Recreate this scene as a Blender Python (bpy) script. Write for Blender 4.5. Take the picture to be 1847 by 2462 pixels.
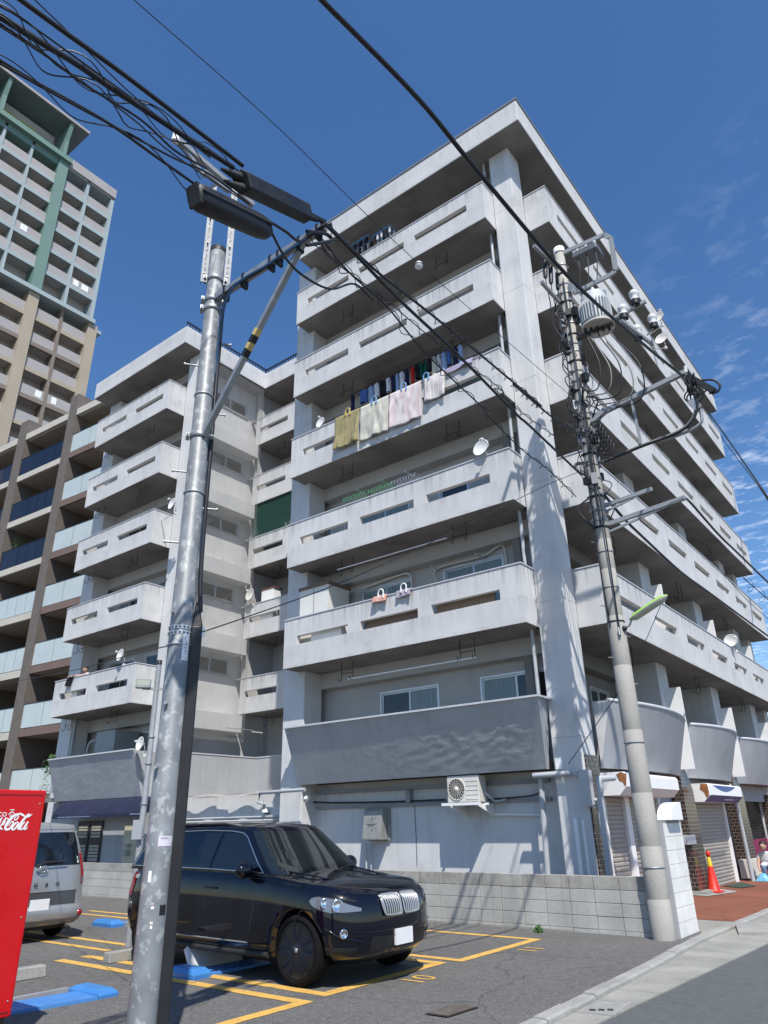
import bpy, math, random
from mathutils import Vector, Matrix, noise
random.seed(7)
R = math.radians
scene = bpy.context.scene
for o in list(bpy.data.objects): bpy.data.objects.remove(o)

# ------------------------------------------------------------------ camera (fitted to the photograph)
FPX, YAW, PITCH, ROLL, CAMZ = 1708.7, -0.65863, 0.41443, -0.01982, 1.7   # focal length in photo pixels (1847 x 2462)
FW = Vector((math.sin(YAW)*math.cos(PITCH), math.cos(YAW)*math.cos(PITCH), math.sin(PITCH)))
_r = Vector((math.cos(YAW), -math.sin(YAW), 0)); _u = _r.cross(FW)
RT = math.cos(ROLL)*_r + math.sin(ROLL)*_u; UP = -math.sin(ROLL)*_r + math.cos(ROLL)*_u
CAM = Vector((0, 0, CAMZ))
cd = bpy.data.cameras.new('camera'); cam = bpy.data.objects.new('camera', cd); scene.collection.objects.link(cam)
cd.sensor_fit = 'VERTICAL'; cd.sensor_height = 24; cd.lens = FPX/2462*24; cd.clip_end = 5000; cd.clip_start = .05
cam.matrix_world = Matrix(((RT.x, UP.x, -FW.x, 0), (RT.y, UP.y, -FW.y, 0), (RT.z, UP.z, -FW.z, CAMZ), (0, 0, 0, 1)))
scene.camera = cam

# ------------------------------------------------------------------ sky and sun
SUNV = Vector((1.13, -1.0, 2.13)).normalized()          # towards the sun
EL = math.asin(SUNV.z)
w = bpy.data.worlds.new('World'); scene.world = w; w.use_nodes = True
nt = w.node_tree; nt.nodes.clear()
def wn(t, **k):
    n = nt.nodes.new(t)
    for a, b in k.items(): setattr(n, a, b)
    return n
sky = wn('ShaderNodeTexSky', sky_type='NISHITA'); sky.sun_disc = False; sky.sun_elevation = EL
sky.sun_rotation = math.atan2(SUNV.x, SUNV.y); sky.altitude = 0; sky.air_density = 1.0; sky.dust_density = .35; sky.ozone_density = 3.0
bg = wn('ShaderNodeBackground'); bg.inputs['Strength'].default_value = .122
out = wn('ShaderNodeOutputWorld')
# thin broken high cloud, drifting over the part of the sky beyond the street
tc = wn('ShaderNodeTexCoord'); sep = wn('ShaderNodeSeparateXYZ'); nt.links.new(tc.outputs['Generated'], sep.inputs[0])
def math_(op, a, b=None, clamp=False):
    n = wn('ShaderNodeMath', operation=op); n.use_clamp = clamp
    for i, v in enumerate((a, b)):
        if v is None: continue
        if hasattr(v, 'links'): nt.links.new(v, n.inputs[i])
        else: n.inputs[i].default_value = v
    return n.outputs[0]
zc = math_('MAXIMUM', sep.outputs[2], .08)
cx = math_('DIVIDE', sep.outputs[0], zc); cy = math_('DIVIDE', sep.outputs[1], zc)
cmb = wn('ShaderNodeCombineXYZ'); nt.links.new(cx, cmb.inputs[0]); nt.links.new(cy, cmb.inputs[1])
mp = wn('ShaderNodeMapping'); mp.inputs['Rotation'].default_value = (0, 0, R(35)); mp.inputs['Scale'].default_value = (1, 1.35, 1); nt.links.new(cmb.outputs[0], mp.inputs[0])
n1 = wn('ShaderNodeTexNoise'); n1.inputs['Scale'].default_value = 10; n1.inputs['Detail'].default_value = 6; n1.inputs['Roughness'].default_value = .6; nt.links.new(mp.outputs[0], n1.inputs['Vector'])
n2 = wn('ShaderNodeTexNoise'); n2.inputs['Scale'].default_value = 1.6; n2.inputs['Detail'].default_value = 2; nt.links.new(cmb.outputs[0], n2.inputs['Vector'])
field = math_('MULTIPLY', math_('ADD', math_('MULTIPLY', cx, .45), math_('ADD', math_('MULTIPLY', cy, .58), -.52)), 1.1, True)
band = math_('MULTIPLY', field, math_('MULTIPLY', math_('SUBTRACT', n2.outputs['Fac'], .22), 2.6, True), True)
thr = math_('SUBTRACT', n1.outputs['Fac'], .505)
cl = math_('MULTIPLY', math_('MULTIPLY', thr, 3.2, True), band, True)
mix = wn('ShaderNodeMix', data_type='RGBA'); nt.links.new(cl, mix.inputs['Factor']); nt.links.new(sky.outputs[0], mix.inputs['A']); mix.inputs['B'].default_value = (8.2, 8.7, 9.6, 1)
hsv = wn('ShaderNodeHueSaturation'); hsv.inputs['Hue'].default_value = .503; hsv.inputs['Saturation'].default_value = 1.2; hsv.inputs['Value'].default_value = 1.16; nt.links.new(mix.outputs['Result'], hsv.inputs['Color']); nt.links.new(hsv.outputs[0], bg.inputs['Color']); nt.links.new(bg.outputs[0], out.inputs[0])
sd = bpy.data.lights.new('sun', 'SUN'); sd.energy = 4.9; sd.angle = R(.53); sd.color = (1, .955, .89)
so = bpy.data.objects.new('sun', sd); scene.collection.objects.link(so); so.rotation_euler = SUNV.to_track_quat('Z', 'Y').to_euler(); so.location = (20, -15, 40)
scene.view_settings.view_transform = 'Standard'; scene.view_settings.look = 'None'; scene.view_settings.exposure = .22; scene.view_settings.gamma = 1
scene.view_settings.use_curve_mapping = False
scene.render.resolution_x = 768; scene.render.resolution_y = 1024

# ------------------------------------------------------------------ photo pixels to places (a pixel gives a direction; the plane it lies on gives the distance)
ZONE = {'S': (0, 0, 1), 'D': (0, 0, 1.11332), 'Z2': (600, 200, .42194), 'Z3': (1150, 200, .42013), 'Z4': (0, 750, .42194), 'Z5': (600, 1000, .42194), 'Z6': (1150, 900, .42013), 'Z7': (0, 1500, .43478), 'Z8': (600, 1700, .42194), 'Y1': (1150, 1650, .42013), 'Y5': (1250, 550, .31646), 'Y6': (400, 300, .30139),
 'F1': (1547, 850, .18083), 'F2': (1547, 1200, .18083), 'F3': (1547, 1600, .18083), 'F4': (1547, 1950, .18083), 'F5': (450, 850, .18083), 'F6': (450, 1200, .18083), 'F7': (450, 1600, .18083), 'F8': (80, 1550, .18083),
 'T1': (0, 150, .18083), 'T2': (0, 550, .18083), 'T3': (0, 900, .18083), 'T4': (0, 1250, .18083), 'G': (0, 1850, .27675), 'V': (0, 1700, .25316), 'U': (300, 1950, .48222), 'W': (780, 800, .24111)}
def ray(z, x, y):
    a = ZONE[z]; x = a[0]+a[2]*x; y = a[1]+a[2]*y
    return (x-923.5)/FPX*RT - (y-1231)/FPX*UP + FW
def PY(z, x, y, Y): d = ray(z, x, y); return CAM + d*(Y/d.y)
def PX(z, x, y, X): d = ray(z, x, y); return CAM + d*(X/d.x)
def PZ(z, x, y, h=0): d = ray(z, x, y); return CAM + d*((h-CAMZ)/d.z)
def PL(z, x, y, A, B):                    # the upright plane over the plan line A-B
    d = ray(z, x, y); n = Vector((-(B[1]-A[1]), B[0]-A[0], 0)); return CAM + d*(n.dot(Vector((A[0], A[1], 0))-CAM)/n.dot(d))

# ------------------------------------------------------------------ mesh helpers
COL = scene.collection
class B:
    def __init__(s): s.v = []; s.f = []; s.sm = []
    def add(s, vs, fs, smooth=False):
        k = len(s.v); s.v += [tuple(v) for v in vs]; s.f += [tuple(i+k for i in f) for f in fs]; s.sm += [smooth]*len(fs); return s
    def box(s, x0, x1, y0, y1, z0, z1):
        if x1 < x0: x0, x1 = x1, x0
        if y1 < y0: y0, y1 = y1, y0
        return s.add([(x0,y0,z0),(x1,y0,z0),(x1,y1,z0),(x0,y1,z0),(x0,y0,z1),(x1,y0,z1),(x1,y1,z1),(x0,y1,z1)], [(0,3,2,1),(4,5,6,7),(0,1,5,4),(1,2,6,5),(2,3,7,6),(3,0,4,7)])
    def obox(s, c, ax, ay, az):            # centre and three half axes
        c = Vector(c); ax, ay, az = Vector(ax), Vector(ay), Vector(az)
        vs = [c+i*ax+j*ay+k*az for k in (-1, 1) for i, j in ((-1,-1),(1,-1),(1,1),(-1,1))]
        return s.add(vs, [(0,3,2,1),(4,5,6,7),(0,1,5,4),(1,2,6,5),(2,3,7,6),(3,0,4,7)])
    def bar(s, a, b, w, h, up=(0,0,1)):    # rectangular bar from a to b
        a, b = Vector(a), Vector(b); d = (b-a); l = d.length; d.normalize(); u = Vector(up)
        if abs(d.dot(u)) > .98: u = Vector((1,0,0))
        x = d.cross(u).normalized(); u = x.cross(d)
        return s.obox((a+b)/2, d*l/2, x*w/2, u*h/2)
    def quad(s, *p): return s.add(p, [tuple(range(len(p)))])
    def tube(s, pts, r, n=8, cap=True):
        pts = [Vector(p) for p in pts]; m = len(pts); rs = r if isinstance(r, (list, tuple)) else [r]*m
        t0 = (pts[1]-pts[0]).normalized(); u = Vector((0,0,1)) if abs(t0.z) < .9 else Vector((1,0,0)); u = (u - t0*u.dot(t0)).normalized(); vs = []
        for i, p in enumerate(pts):
            t = (pts[min(i+1, m-1)]-pts[max(i-1, 0)]).normalized(); u = u - t*u.dot(t)
            u = u.normalized() if u.length > 1e-6 else t.orthogonal().normalized(); q = t.cross(u)
            vs += [p + rs[i]*(math.cos(2*math.pi*k/n)*u + math.sin(2*math.pi*k/n)*q) for k in range(n)]
        fs = [(i*n+k, i*n+(k+1)%n, (i+1)*n+(k+1)%n, (i+1)*n+k) for i in range(m-1) for k in range(n)]
        s.add(vs, fs, True)
        if cap: s.add(vs[:n], [tuple(range(n-1, -1, -1))]); s.add(vs[-n:], [tuple(range(n))])
        return s
    def lathe(s, prof, n=20, mtx=None, smooth=True):
        mtx = mtx or Matrix(); m = len(prof); vs = [mtx @ Vector((r*math.cos(2*math.pi*k/n), r*math.sin(2*math.pi*k/n), z)) for r, z in prof for k in range(n)]
        fs = [(i*n+k, i*n+(k+1)%n, (i+1)*n+(k+1)%n, (i+1)*n+k) for i in range(m-1) for k in range(n)]
        s.add(vs, fs, smooth)
        if prof[0][0] > 1e-5: s.add(vs[:n], [tuple(range(n-1, -1, -1))])
        if prof[-1][0] > 1e-5: s.add(vs[-n:], [tuple(range(n))])
        return s
    def prism(s, poly, vec):               # polygon of 3-D points swept by vec
        n = len(poly); p = [Vector(q) for q in poly]; vec = Vector(vec)
        return s.add(p+[q+vec for q in p], [tuple(range(n-1,-1,-1)), tuple(range(n, 2*n))]+[(i, (i+1)%n, n+(i+1)%n, n+i) for i in range(n)])
    def grid(s, fn, nu, nv, smooth=True, closed=False):
        vs = [fn(i/nu, j/nv) for i in range(nu+1) for j in range(nv+1)]
        return s.add(vs, [(i*(nv+1)+j, (i+1)*(nv+1)+j, (i+1)*(nv+1)+j+1, i*(nv+1)+j+1) for i in range(nu) for j in range(nv)], smooth)
    def sphere(s, c, r, nu=12, nv=8, sc=(1,1,1)):
        c = Vector(c); prof = [(max(1e-6, r*math.sin(math.pi*j/nv)), -r*math.cos(math.pi*j/nv)) for j in range(nv+1)]
        return s.lathe(prof, nu, Matrix.Translation(c) @ Matrix.Diagonal((*sc, 1)))
    def mesh(s, name, mat=None):
        me = bpy.data.meshes.new(name); me.from_pydata(s.v, [], s.f); me.polygons.foreach_set('use_smooth', s.sm)
        if mat: me.materials.append(mat)
        me.update(); return me
    def build(s, name, mat, parent=None):
        return link(name, s.mesh(name, mat), parent)
def link(name, me, parent=None, mtx=None):
    o = bpy.data.objects.new(name, me); COL.objects.link(o)
    if parent is not None:
        o.parent = parent
        if mtx is None: o.matrix_parent_inverse = wmat(parent).inverted()
        else: o.matrix_local = mtx
    elif mtx is not None: o.matrix_world = mtx
    return o
WM = {}
def wmat(o):
    m = WM.get(o.name)
    return m if m is not None else Matrix()
def tag(o, label, cat, group=None):
    o['label'] = label; o['category'] = cat
    if group: o['group'] = group
    return o
def thing(name, label, cat, loc=(0,0,0), rz=0, group=None):
    o = bpy.data.objects.new(name, None); COL.objects.link(o); o.empty_display_size = .2
    o.location = loc; o.rotation_euler = (0, 0, rz); WM[o.name] = Matrix.Translation(Vector(loc)) @ Matrix.Rotation(rz, 4, 'Z')
    return tag(o, label, cat, group)
def struct(o, kind='structure'): o['kind'] = kind; return o
def copy_tree(o, mtx, label=None):
    r = o.copy(); COL.objects.link(r); r.matrix_world = mtx; WM[r.name] = mtx.copy()
    if label: r['label'] = label
    for c in o.children:
        k = c.copy(); COL.objects.link(k); k.parent = r
        for c2 in c.children:
            k2 = c2.copy(); COL.objects.link(k2); k2.parent = k
    return r
def crom(pts, n=8):                        # smooth curve through points
    p = [Vector(q) for q in pts]; p = [2*p[0]-p[1]]+p+[2*p[-1]-p[-2]]; o = []
    for i in range(1, len(p)-2):
        for k in range(n):
            t = k/n; o.append(.5*((2*p[i])+(p[i+1]-p[i-1])*t+(2*p[i-1]-5*p[i]+4*p[i+1]-p[i+2])*t*t+(3*p[i]-p[i-1]-3*p[i+1]+p[i+2])*t**3))
    return o+[p[-2]]
def holed(b, o, u, n, z0, z1, L, th, holes):
    """upright slab: origin o, along unit u for L, thickness th along n, with rectangular holes (u0,u1,z0,z1)"""
    o = Vector(o); u = Vector(u); n = Vector(n)
    us = sorted({0, L, *[h[0] for h in holes], *[h[1] for h in holes]}); zs = sorted({z0, z1, *[h[2] for h in holes], *[h[3] for h in holes]})
    def solid(i, j):
        if i < 0 or j < 0 or i >= len(us)-1 or j >= len(zs)-1: return False
        a, c = (us[i]+us[i+1])/2, (zs[j]+zs[j+1])/2
        return not any(h[0] < a < h[1] and h[2] < c < h[3] for h in holes)
    idx = {}; vs = []; fs = []
    def V(i, j, k):
        if (i, j, k) not in idx: idx[i, j, k] = len(vs); p = o+u*us[i]+n*(th*k); vs.append((p.x, p.y, zs[j]))
        return idx[i, j, k]
    for i in range(len(us)-1):
        for j in range(len(zs)-1):
            if not solid(i, j): continue
            fs.append((V(i,j,0), V(i+1,j,0), V(i+1,j+1,0), V(i,j+1,0))); fs.append((V(i,j,1), V(i,j+1,1), V(i+1,j+1,1), V(i+1,j,1)))
            if not solid(i-1, j): fs.append((V(i,j,0), V(i,j+1,0), V(i,j+1,1), V(i,j,1)))
            if not solid(i+1, j): fs.append((V(i+1,j,0), V(i+1,j,1), V(i+1,j+1,1), V(i+1,j+1,0)))
            if not solid(i, j-1): fs.append((V(i,j,0), V(i,j,1), V(i+1,j,1), V(i+1,j,0)))
            if not solid(i, j+1): fs.append((V(i,j+1,0), V(i+1,j+1,0), V(i+1,j+1,1), V(i,j+1,1)))
    return b.add(vs, fs)
def bevel(o, wd=.01, seg=2, ang=40):
    m = o.modifiers.new('bevel', 'BEVEL'); m.width = wd; m.segments = seg; m.limit_method = 'ANGLE'; m.angle_limit = R(ang); m.harden_normals = False
    return o
def text_b(s, size, depth=.0, font=None, shear=0, space=1):   # lettering as a mesh in the XY plane
    cu = bpy.data.curves.new('lettering', 'FONT'); cu.body = s; cu.size = size; cu.extrude = depth; cu.shear = shear; cu.space_character = space
    cu.align_x = 'CENTER'; cu.align_y = 'CENTER'; cu.resolution_u = 4
    o = bpy.data.objects.new('lettering', cu); COL.objects.link(o); dg = bpy.context.evaluated_depsgraph_get()
    me = o.evaluated_get(dg).to_mesh(); b = B(); b.add([v.co.copy() for v in me.vertices], [tuple(p.vertices) for p in me.polygons])
    bpy.data.objects.remove(o); bpy.data.curves.remove(cu); return b
def xf(b, m):
    b.v = [tuple(m @ Vector(v)) for v in b.v]; return b

# ------------------------------------------------------------------ materials
def M(name, col, rough=.6, metal=0, var=.08, vs=2.5, bump=0, bs=30, streak=0, fine=0, spec=.5, coat=0, stains=0, sc=(1,1,1), drip=0):
    m = bpy.data.materials.new(name); m.use_nodes = True; t = m.node_tree; p = t.nodes['Principled BSDF']; L = t.links
    p.inputs['Roughness'].default_value = rough; p.inputs['Metallic'].default_value = metal; p.inputs['Specular IOR Level'].default_value = spec
    if coat: p.inputs['Coat Weight'].default_value = coat; p.inputs['Coat Roughness'].default_value = .03
    geo = t.nodes.new('ShaderNodeNewGeometry')
    def noise_(scale, detail=4, mapsc=None, rgh=.55):
        n = t.nodes.new('ShaderNodeTexNoise'); n.inputs['Scale'].default_value = scale; n.inputs['Detail'].default_value = detail; n.inputs['Roughness'].default_value = rgh
        if mapsc:
            q = t.nodes.new('ShaderNodeMapping'); q.inputs['Scale'].default_value = mapsc; L.new(geo.outputs['Position'], q.inputs[0]); L.new(q.outputs[0], n.inputs['Vector'])
        else: L.new(geo.outputs['Position'], n.inputs['Vector'])
        return n.outputs['Fac']
    def mr(v, a, b, c, d):
        n = t.nodes.new('ShaderNodeMapRange'); L.new(v, n.inputs[0])
        for i, x in enumerate((a, b, c, d)): n.inputs[i+1].default_value = x
        return n.outputs[0]
    def mul(a, b):
        n = t.nodes.new('ShaderNodeMath'); n.operation = 'MULTIPLY'; L.new(a, n.inputs[0])
        if hasattr(b, 'links'): L.new(b, n.inputs[1])
        else: n.inputs[1].default_value = b
        return n.outputs[0]
    f = None
    if var: f = mr(noise_(vs, 5, sc if sc != (1,1,1) else None), .3, .7, 1-var, 1+var)
    if fine: g = mr(noise_(fine, 2), .25, .75, 1-.35*min(1, var*4+.25), 1+.35*min(1, var*4+.25)); f = mul(f, g) if f else g
    if streak: g = mr(noise_(1, 5, (5, 5, .35), .65), .5, .78, 1, 1-streak); f = mul(f, g) if f else g
    if stains: g = mr(noise_(.9, 6, None, .7), .55, .75, 1, 1-stains); f = mul(f, g) if f else g
    if drip:                                   # rain streaks running down from each coping and ledge
        sp = t.nodes.new('ShaderNodeSeparateXYZ'); L.new(geo.outputs['Position'], sp.inputs[0])
        def mt_(op, a, b, cl=False):
            n = t.nodes.new('ShaderNodeMath'); n.operation = op; n.use_clamp = cl
            for i, v in enumerate((a, b)):
                if hasattr(v, 'links'): L.new(v, n.inputs[i])
                else: n.inputs[i].default_value = v
            return n.outputs[0]
        hh = mt_('MULTIPLY', mt_('FRACT', mt_('DIVIDE', mt_('SUBTRACT', sp.outputs[2], 5.654-29.22), 2.922), 0), 2.922)
        top_ = mt_('MULTIPLY', mr(hh, .80, 1.344, 0, 1), mt_('LESS_THAN', hh, 1.345)); slot_ = mt_('MULTIPLY', mr(hh, .15, .61, 0, 1), mt_('LESS_THAN', hh, .612)); low_ = mr(hh, .10, 0, 0, .7)
        st = mr(noise_(1, 6, (9, 9, .25), .7), .46, .66, 0, 1); s2 = mr(noise_(1, 4, (3, 3, 6), .6), .45, .7, 0, 1)
        tot = mt_('ADD', mt_('MULTIPLY', mt_('ADD', top_, mt_('MULTIPLY', slot_, .5)), st), mt_('MULTIPLY', low_, s2), True)
        g = mr(tot, 0, 1, 1, 1-drip); f = mul(f, g) if f else g
    if f is not None:
        n = t.nodes.new('ShaderNodeMix'); n.data_type = 'RGBA'; n.blend_type = 'MULTIPLY'; n.inputs['Factor'].default_value = 1; n.inputs['A'].default_value = (*col, 1); L.new(f, n.inputs['B']); L.new(n.outputs['Result'], p.inputs['Base Color'])
        r2 = mr(noise_(vs*2, 3), .3, .7, max(.02, rough-.08), min(1, rough+.08)) if rough > .12 else None
        if r2: L.new(r2, p.inputs['Roughness'])
    else: p.inputs['Base Color'].default_value = (*col, 1)
    if bump:
        n = t.nodes.new('ShaderNodeBump'); n.inputs['Strength'].default_value = 1; n.inputs['Distance'].default_value = bump; L.new(noise_(bs, 4, None, .6), n.inputs['Height']); L.new(n.outputs[0], p.inputs['Normal'])
    return m
PLA = M('painted_plaster', (.58, .58, .575), .8, var=.08, vs=.8, bump=.005, bs=45, streak=.10, spec=.25, stains=.22, drip=.42)
PLG = M('pier_plaster', (.60, .60, .595), .8, var=.07, vs=.7, bump=.005, bs=45, streak=.16, spec=.25, stains=.24)
PLB = M('grey_plaster', (.375, .385, .40), .8, var=.08, vs=1.1, bump=.006, bs=28, streak=.16, spec=.25, stains=.12)
SOF = M('shaded_soffit', (.235, .222, .205), .9, var=.28, vs=.7, bump=.003, bs=30, spec=.15, stains=.28)  # undersides, with part of their shade put into the base colour
WAL = M('balcony_wall', (.455, .45, .44), .85, var=.08, vs=1.2, bump=.003, bs=30, spec=.2, stains=.1)
COP = M('coping', (.50, .51, .54), .55, var=.06)
ALU = M('aluminium', (.62, .64, .66), .38, .75, var=.05)
WHT = M('white_paint', (.80, .80, .79), .5, var=.03)
GLS = M('dark_glass', (.018, .022, .026), .06, var=.15, vs=1.5, spec=.7)
GLC = M('curtained_glass', (.19, .235, .24), .12, var=.25, vs=3, sc=(9, 9, .3), spec=.7)
DRK = M('shop_dark', (.03, .028, .03), .6, var=.1)
BLK = M('black_plastic', (.010, .0105, .012), .5, var=.12, bump=.001, bs=60)
BLKM = M('black_rubber', (.02, .02, .021), .75, var=.2)
CAB = M('cable_black', (.012, .013, .017), .5, var=.1)
GAL = M('galvanised', (.27, .285, .30), .6, .1, var=.12, vs=9)
STL = M('galvanised_dull', (.33, .345, .35), .5, .55, var=.15, vs=6)
CON = M('pole_concrete', (.35, .335, .305), .85, var=.1, vs=2, bump=.002, bs=60, fine=90)
BLO = M('block_grey', (.41, .405, .375), .92, var=.16, vs=1.6, bump=.004, bs=70, streak=.25, fine=120, spec=.15)
BLT = M('block_cap', (.33, .32, .29), .92, var=.2, vs=3, bump=.004, bs=60, streak=.35, fine=120, spec=.15)
BLW = M('block_white', (.72, .71, .68), .8, var=.08, vs=3, bump=.004, bs=50, streak=.15, stains=.2)
PVC = M('grey_pipe', (.42, .44, .46), .45, var=.06)
PVD = M('old_duct', (.24, .25, .27), .6, var=.1)
RED = M('red_panel', (.55, .006, .010), .32, var=.03)
PWH = M('print_white', (.82, .82, .82), .45, var=0)
YEL = M('line_yellow', (.62, .37, .085), .75, var=.12, vs=6, fine=70, bump=.002, bs=120)
def wear(m, col, scale, lo, hi):
    t = m.node_tree; p = t.nodes['Principled BSDF']; src = p.inputs['Base Color'].links[0].from_socket; g = t.nodes.new('ShaderNodeNewGeometry'); n = t.nodes.new('ShaderNodeTexNoise'); n.inputs['Scale'].default_value = scale; n.inputs['Detail'].default_value = 8; n.inputs['Roughness'].default_value = .75; t.links.new(g.outputs['Position'], n.inputs['Vector'])
    r = t.nodes.new('ShaderNodeMapRange'); r.inputs[1].default_value = lo; r.inputs[2].default_value = hi; t.links.new(n.outputs['Fac'], r.inputs[0]); x = t.nodes.new('ShaderNodeMix'); x.data_type = 'RGBA'; t.links.new(r.outputs[0], x.inputs['Factor']); t.links.new(src, x.inputs['A']); x.inputs['B'].default_value = (*col, 1); t.links.new(x.outputs['Result'], p.inputs['Base Color'])
wear(YEL, (.12, .115, .105), 9, .58, .68)
BLU = M('lock_blue', (.05, .20, .50), .4, var=.08)
CHR = M('chrome', (.72, .73, .75), .12, 1, var=0)
RST = M('rust', (.26, .105, .035), .85, var=.5, vs=14, fine=60)
SKIN = M('skin', (.52, .32, .23), .6, var=.05)
# ================================================================== ground, road, kerb, markings
def asphalt(name, col, speck, sc1, bump, patch=.12):
    m = bpy.data.materials.new(name); m.use_nodes = True; t = m.node_tree; p = t.nodes['Principled BSDF']; L = t.links; p.inputs['Roughness'].default_value = .85; p.inputs['Specular IOR Level'].default_value = .3
    g = t.nodes.new('ShaderNodeNewGeometry')
    def N(s, d=3, r=.6):
        n = t.nodes.new('ShaderNodeTexNoise'); n.inputs['Scale'].default_value = s; n.inputs['Detail'].default_value = d; n.inputs['Roughness'].default_value = r; L.new(g.outputs['Position'], n.inputs['Vector']); return n
    v = t.nodes.new('ShaderNodeTexVoronoi'); v.inputs['Scale'].default_value = sc1; L.new(g.outputs['Position'], v.inputs['Vector'])
    rmp = t.nodes.new('ShaderNodeValToRGB'); L.new(v.outputs['Color'], rmp.inputs[0])
    rmp.color_ramp.elements[0].color = (*[c*(1-speck) for c in col], 1); rmp.color_ramp.elements[1].color = (*[c*(1+speck*1.6) for c in col], 1)
    big = N(.55, 5); mr = t.nodes.new('ShaderNodeMapRange'); L.new(big.outputs['Fac'], mr.inputs[0]); mr.inputs[1].default_value = .3; mr.inputs[2].default_value = .7; mr.inputs[3].default_value = 1-patch; mr.inputs[4].default_value = 1+patch
    mid = N(9, 4); mr2 = t.nodes.new('ShaderNodeMapRange'); L.new(mid.outputs['Fac'], mr2.inputs[0]); mr2.inputs[1].default_value = .3; mr2.inputs[2].default_value = .7; mr2.inputs[3].default_value = .86; mr2.inputs[4].default_value = 1.14
    mm = t.nodes.new('ShaderNodeMath'); mm.operation = 'MULTIPLY'; L.new(mr.outputs[0], mm.inputs[0]); L.new(mr2.outputs[0], mm.inputs[1])
    x = t.nodes.new('ShaderNodeMix'); x.data_type = 'RGBA'; x.blend_type = 'MULTIPLY'; x.inputs['Factor'].default_value = 1; L.new(rmp.outputs[0], x.inputs['A']); L.new(mm.outputs[0], x.inputs['B']); L.new(x.outputs['Result'], p.inputs['Base Color'])
    # old oil drips, scuffs and hairline cracks
    sp = N(1.7, 6, .7); m3 = t.nodes.new('ShaderNodeMapRange'); L.new(sp.outputs['Fac'], m3.inputs[0]); m3.inputs[1].default_value = .62; m3.inputs[2].default_value = .72; m3.inputs[3].default_value = 1; m3.inputs[4].default_value = 1-patch*3
    wv = N(1.2, 3); ad = t.nodes.new('ShaderNodeMix'); ad.data_type = 'VECTOR'; ad.inputs['Factor'].default_value = .35; L.new(g.outputs['Position'], ad.inputs['A']); L.new(wv.outputs['Color'], ad.inputs['B'])
    ck = t.nodes.new('ShaderNodeTexVoronoi'); ck.feature = 'DISTANCE_TO_EDGE'; ck.inputs['Scale'].default_value = .55; L.new(ad.outputs['Result'], ck.inputs['Vector']); m4 = t.nodes.new('ShaderNodeMapRange'); L.new(ck.outputs['Distance'], m4.inputs[0]); m4.inputs[1].default_value = .0; m4.inputs[2].default_value = .006; m4.inputs[3].default_value = 1-patch*3.5; m4.inputs[4].default_value = 1
    m5 = t.nodes.new('ShaderNodeMath'); m5.operation = 'MULTIPLY'; L.new(m3.outputs[0], m5.inputs[0]); L.new(m4.outputs[0], m5.inputs[1]); x2 = t.nodes.new('ShaderNodeMix'); x2.data_type = 'RGBA'; x2.blend_type = 'MULTIPLY'; x2.inputs['Factor'].default_value = 1; L.new(x.outputs['Result'], x2.inputs['A']); L.new(m5.outputs[0], x2.inputs['B']); L.new(x2.outputs['Result'], p.inputs['Base Color'])
    bp = t.nodes.new('ShaderNodeBump'); bp.inputs['Distance'].default_value = bump; L.new(v.outputs['Distance'], bp.inputs['Height']); L.new(bp.outputs[0], p.inputs['Normal']); return m
ASP = asphalt('lot_asphalt', (.112, .109, .104), .42, 85, .004, .13)
ROA = asphalt('road_asphalt', (.098, .105, .105), .22, 160, .003, .06)
PAV = asphalt('red_pavement', (.20, .075, .045), .25, 120, .003, .22)
CONC = M('kerb_concrete', (.295, .29, .27), .9, var=.16, vs=2, bump=.003, bs=60, fine=90, stains=.25)
CON2 = M('gutter_concrete', (.275, .27, .24), .9, var=.2, vs=1.5, bump=.003, bs=60, fine=110, stains=.25)
def sheet(name, pts, z, mat, kind='structure'):
    b = B().quad(*[(x, y, z) for x, y in pts]); o = b.build(name, mat); return struct(o, kind)
sheet('ground', [(-600, -600), (600, -600), (600, 600), (-600, 600)], 0, ASP)
sheet('road', [(-3.30, -60), (5, -60), (5, 140), (-2.95, 140), (-2.98, 20), (-3.06, 12.85), (-3.31, 7.36)], .004, ROA)
sheet('pavement', [(-4.05, 15.25), (-3.93, 17.2), (-3.85, 60), (-6.5, 60), (-6.5, 15.25)], .010, PAV)
sheet('concrete_apron', [(-4.22, 13.72), (-4.02, 12.6), (-3.97, 15.25), (-4.72, 15.25), (-4.72, 13.72)], .006, CON2)
sheet('doorstep', [(-5.78, 19.6), (-5.45, 20.9), (-5.5, 21.2), (-6.3, 22.0), (-6.3, 19.8)], .022, CONC)
sheet('door_mat', [(-5.62, 22.2), (-5.45, 23.0), (-6.1, 24.1), (-6.2, 22.6)], .026, M('green_mat', (.035, .06, .04), .9, var=.2, fine=90))
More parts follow.
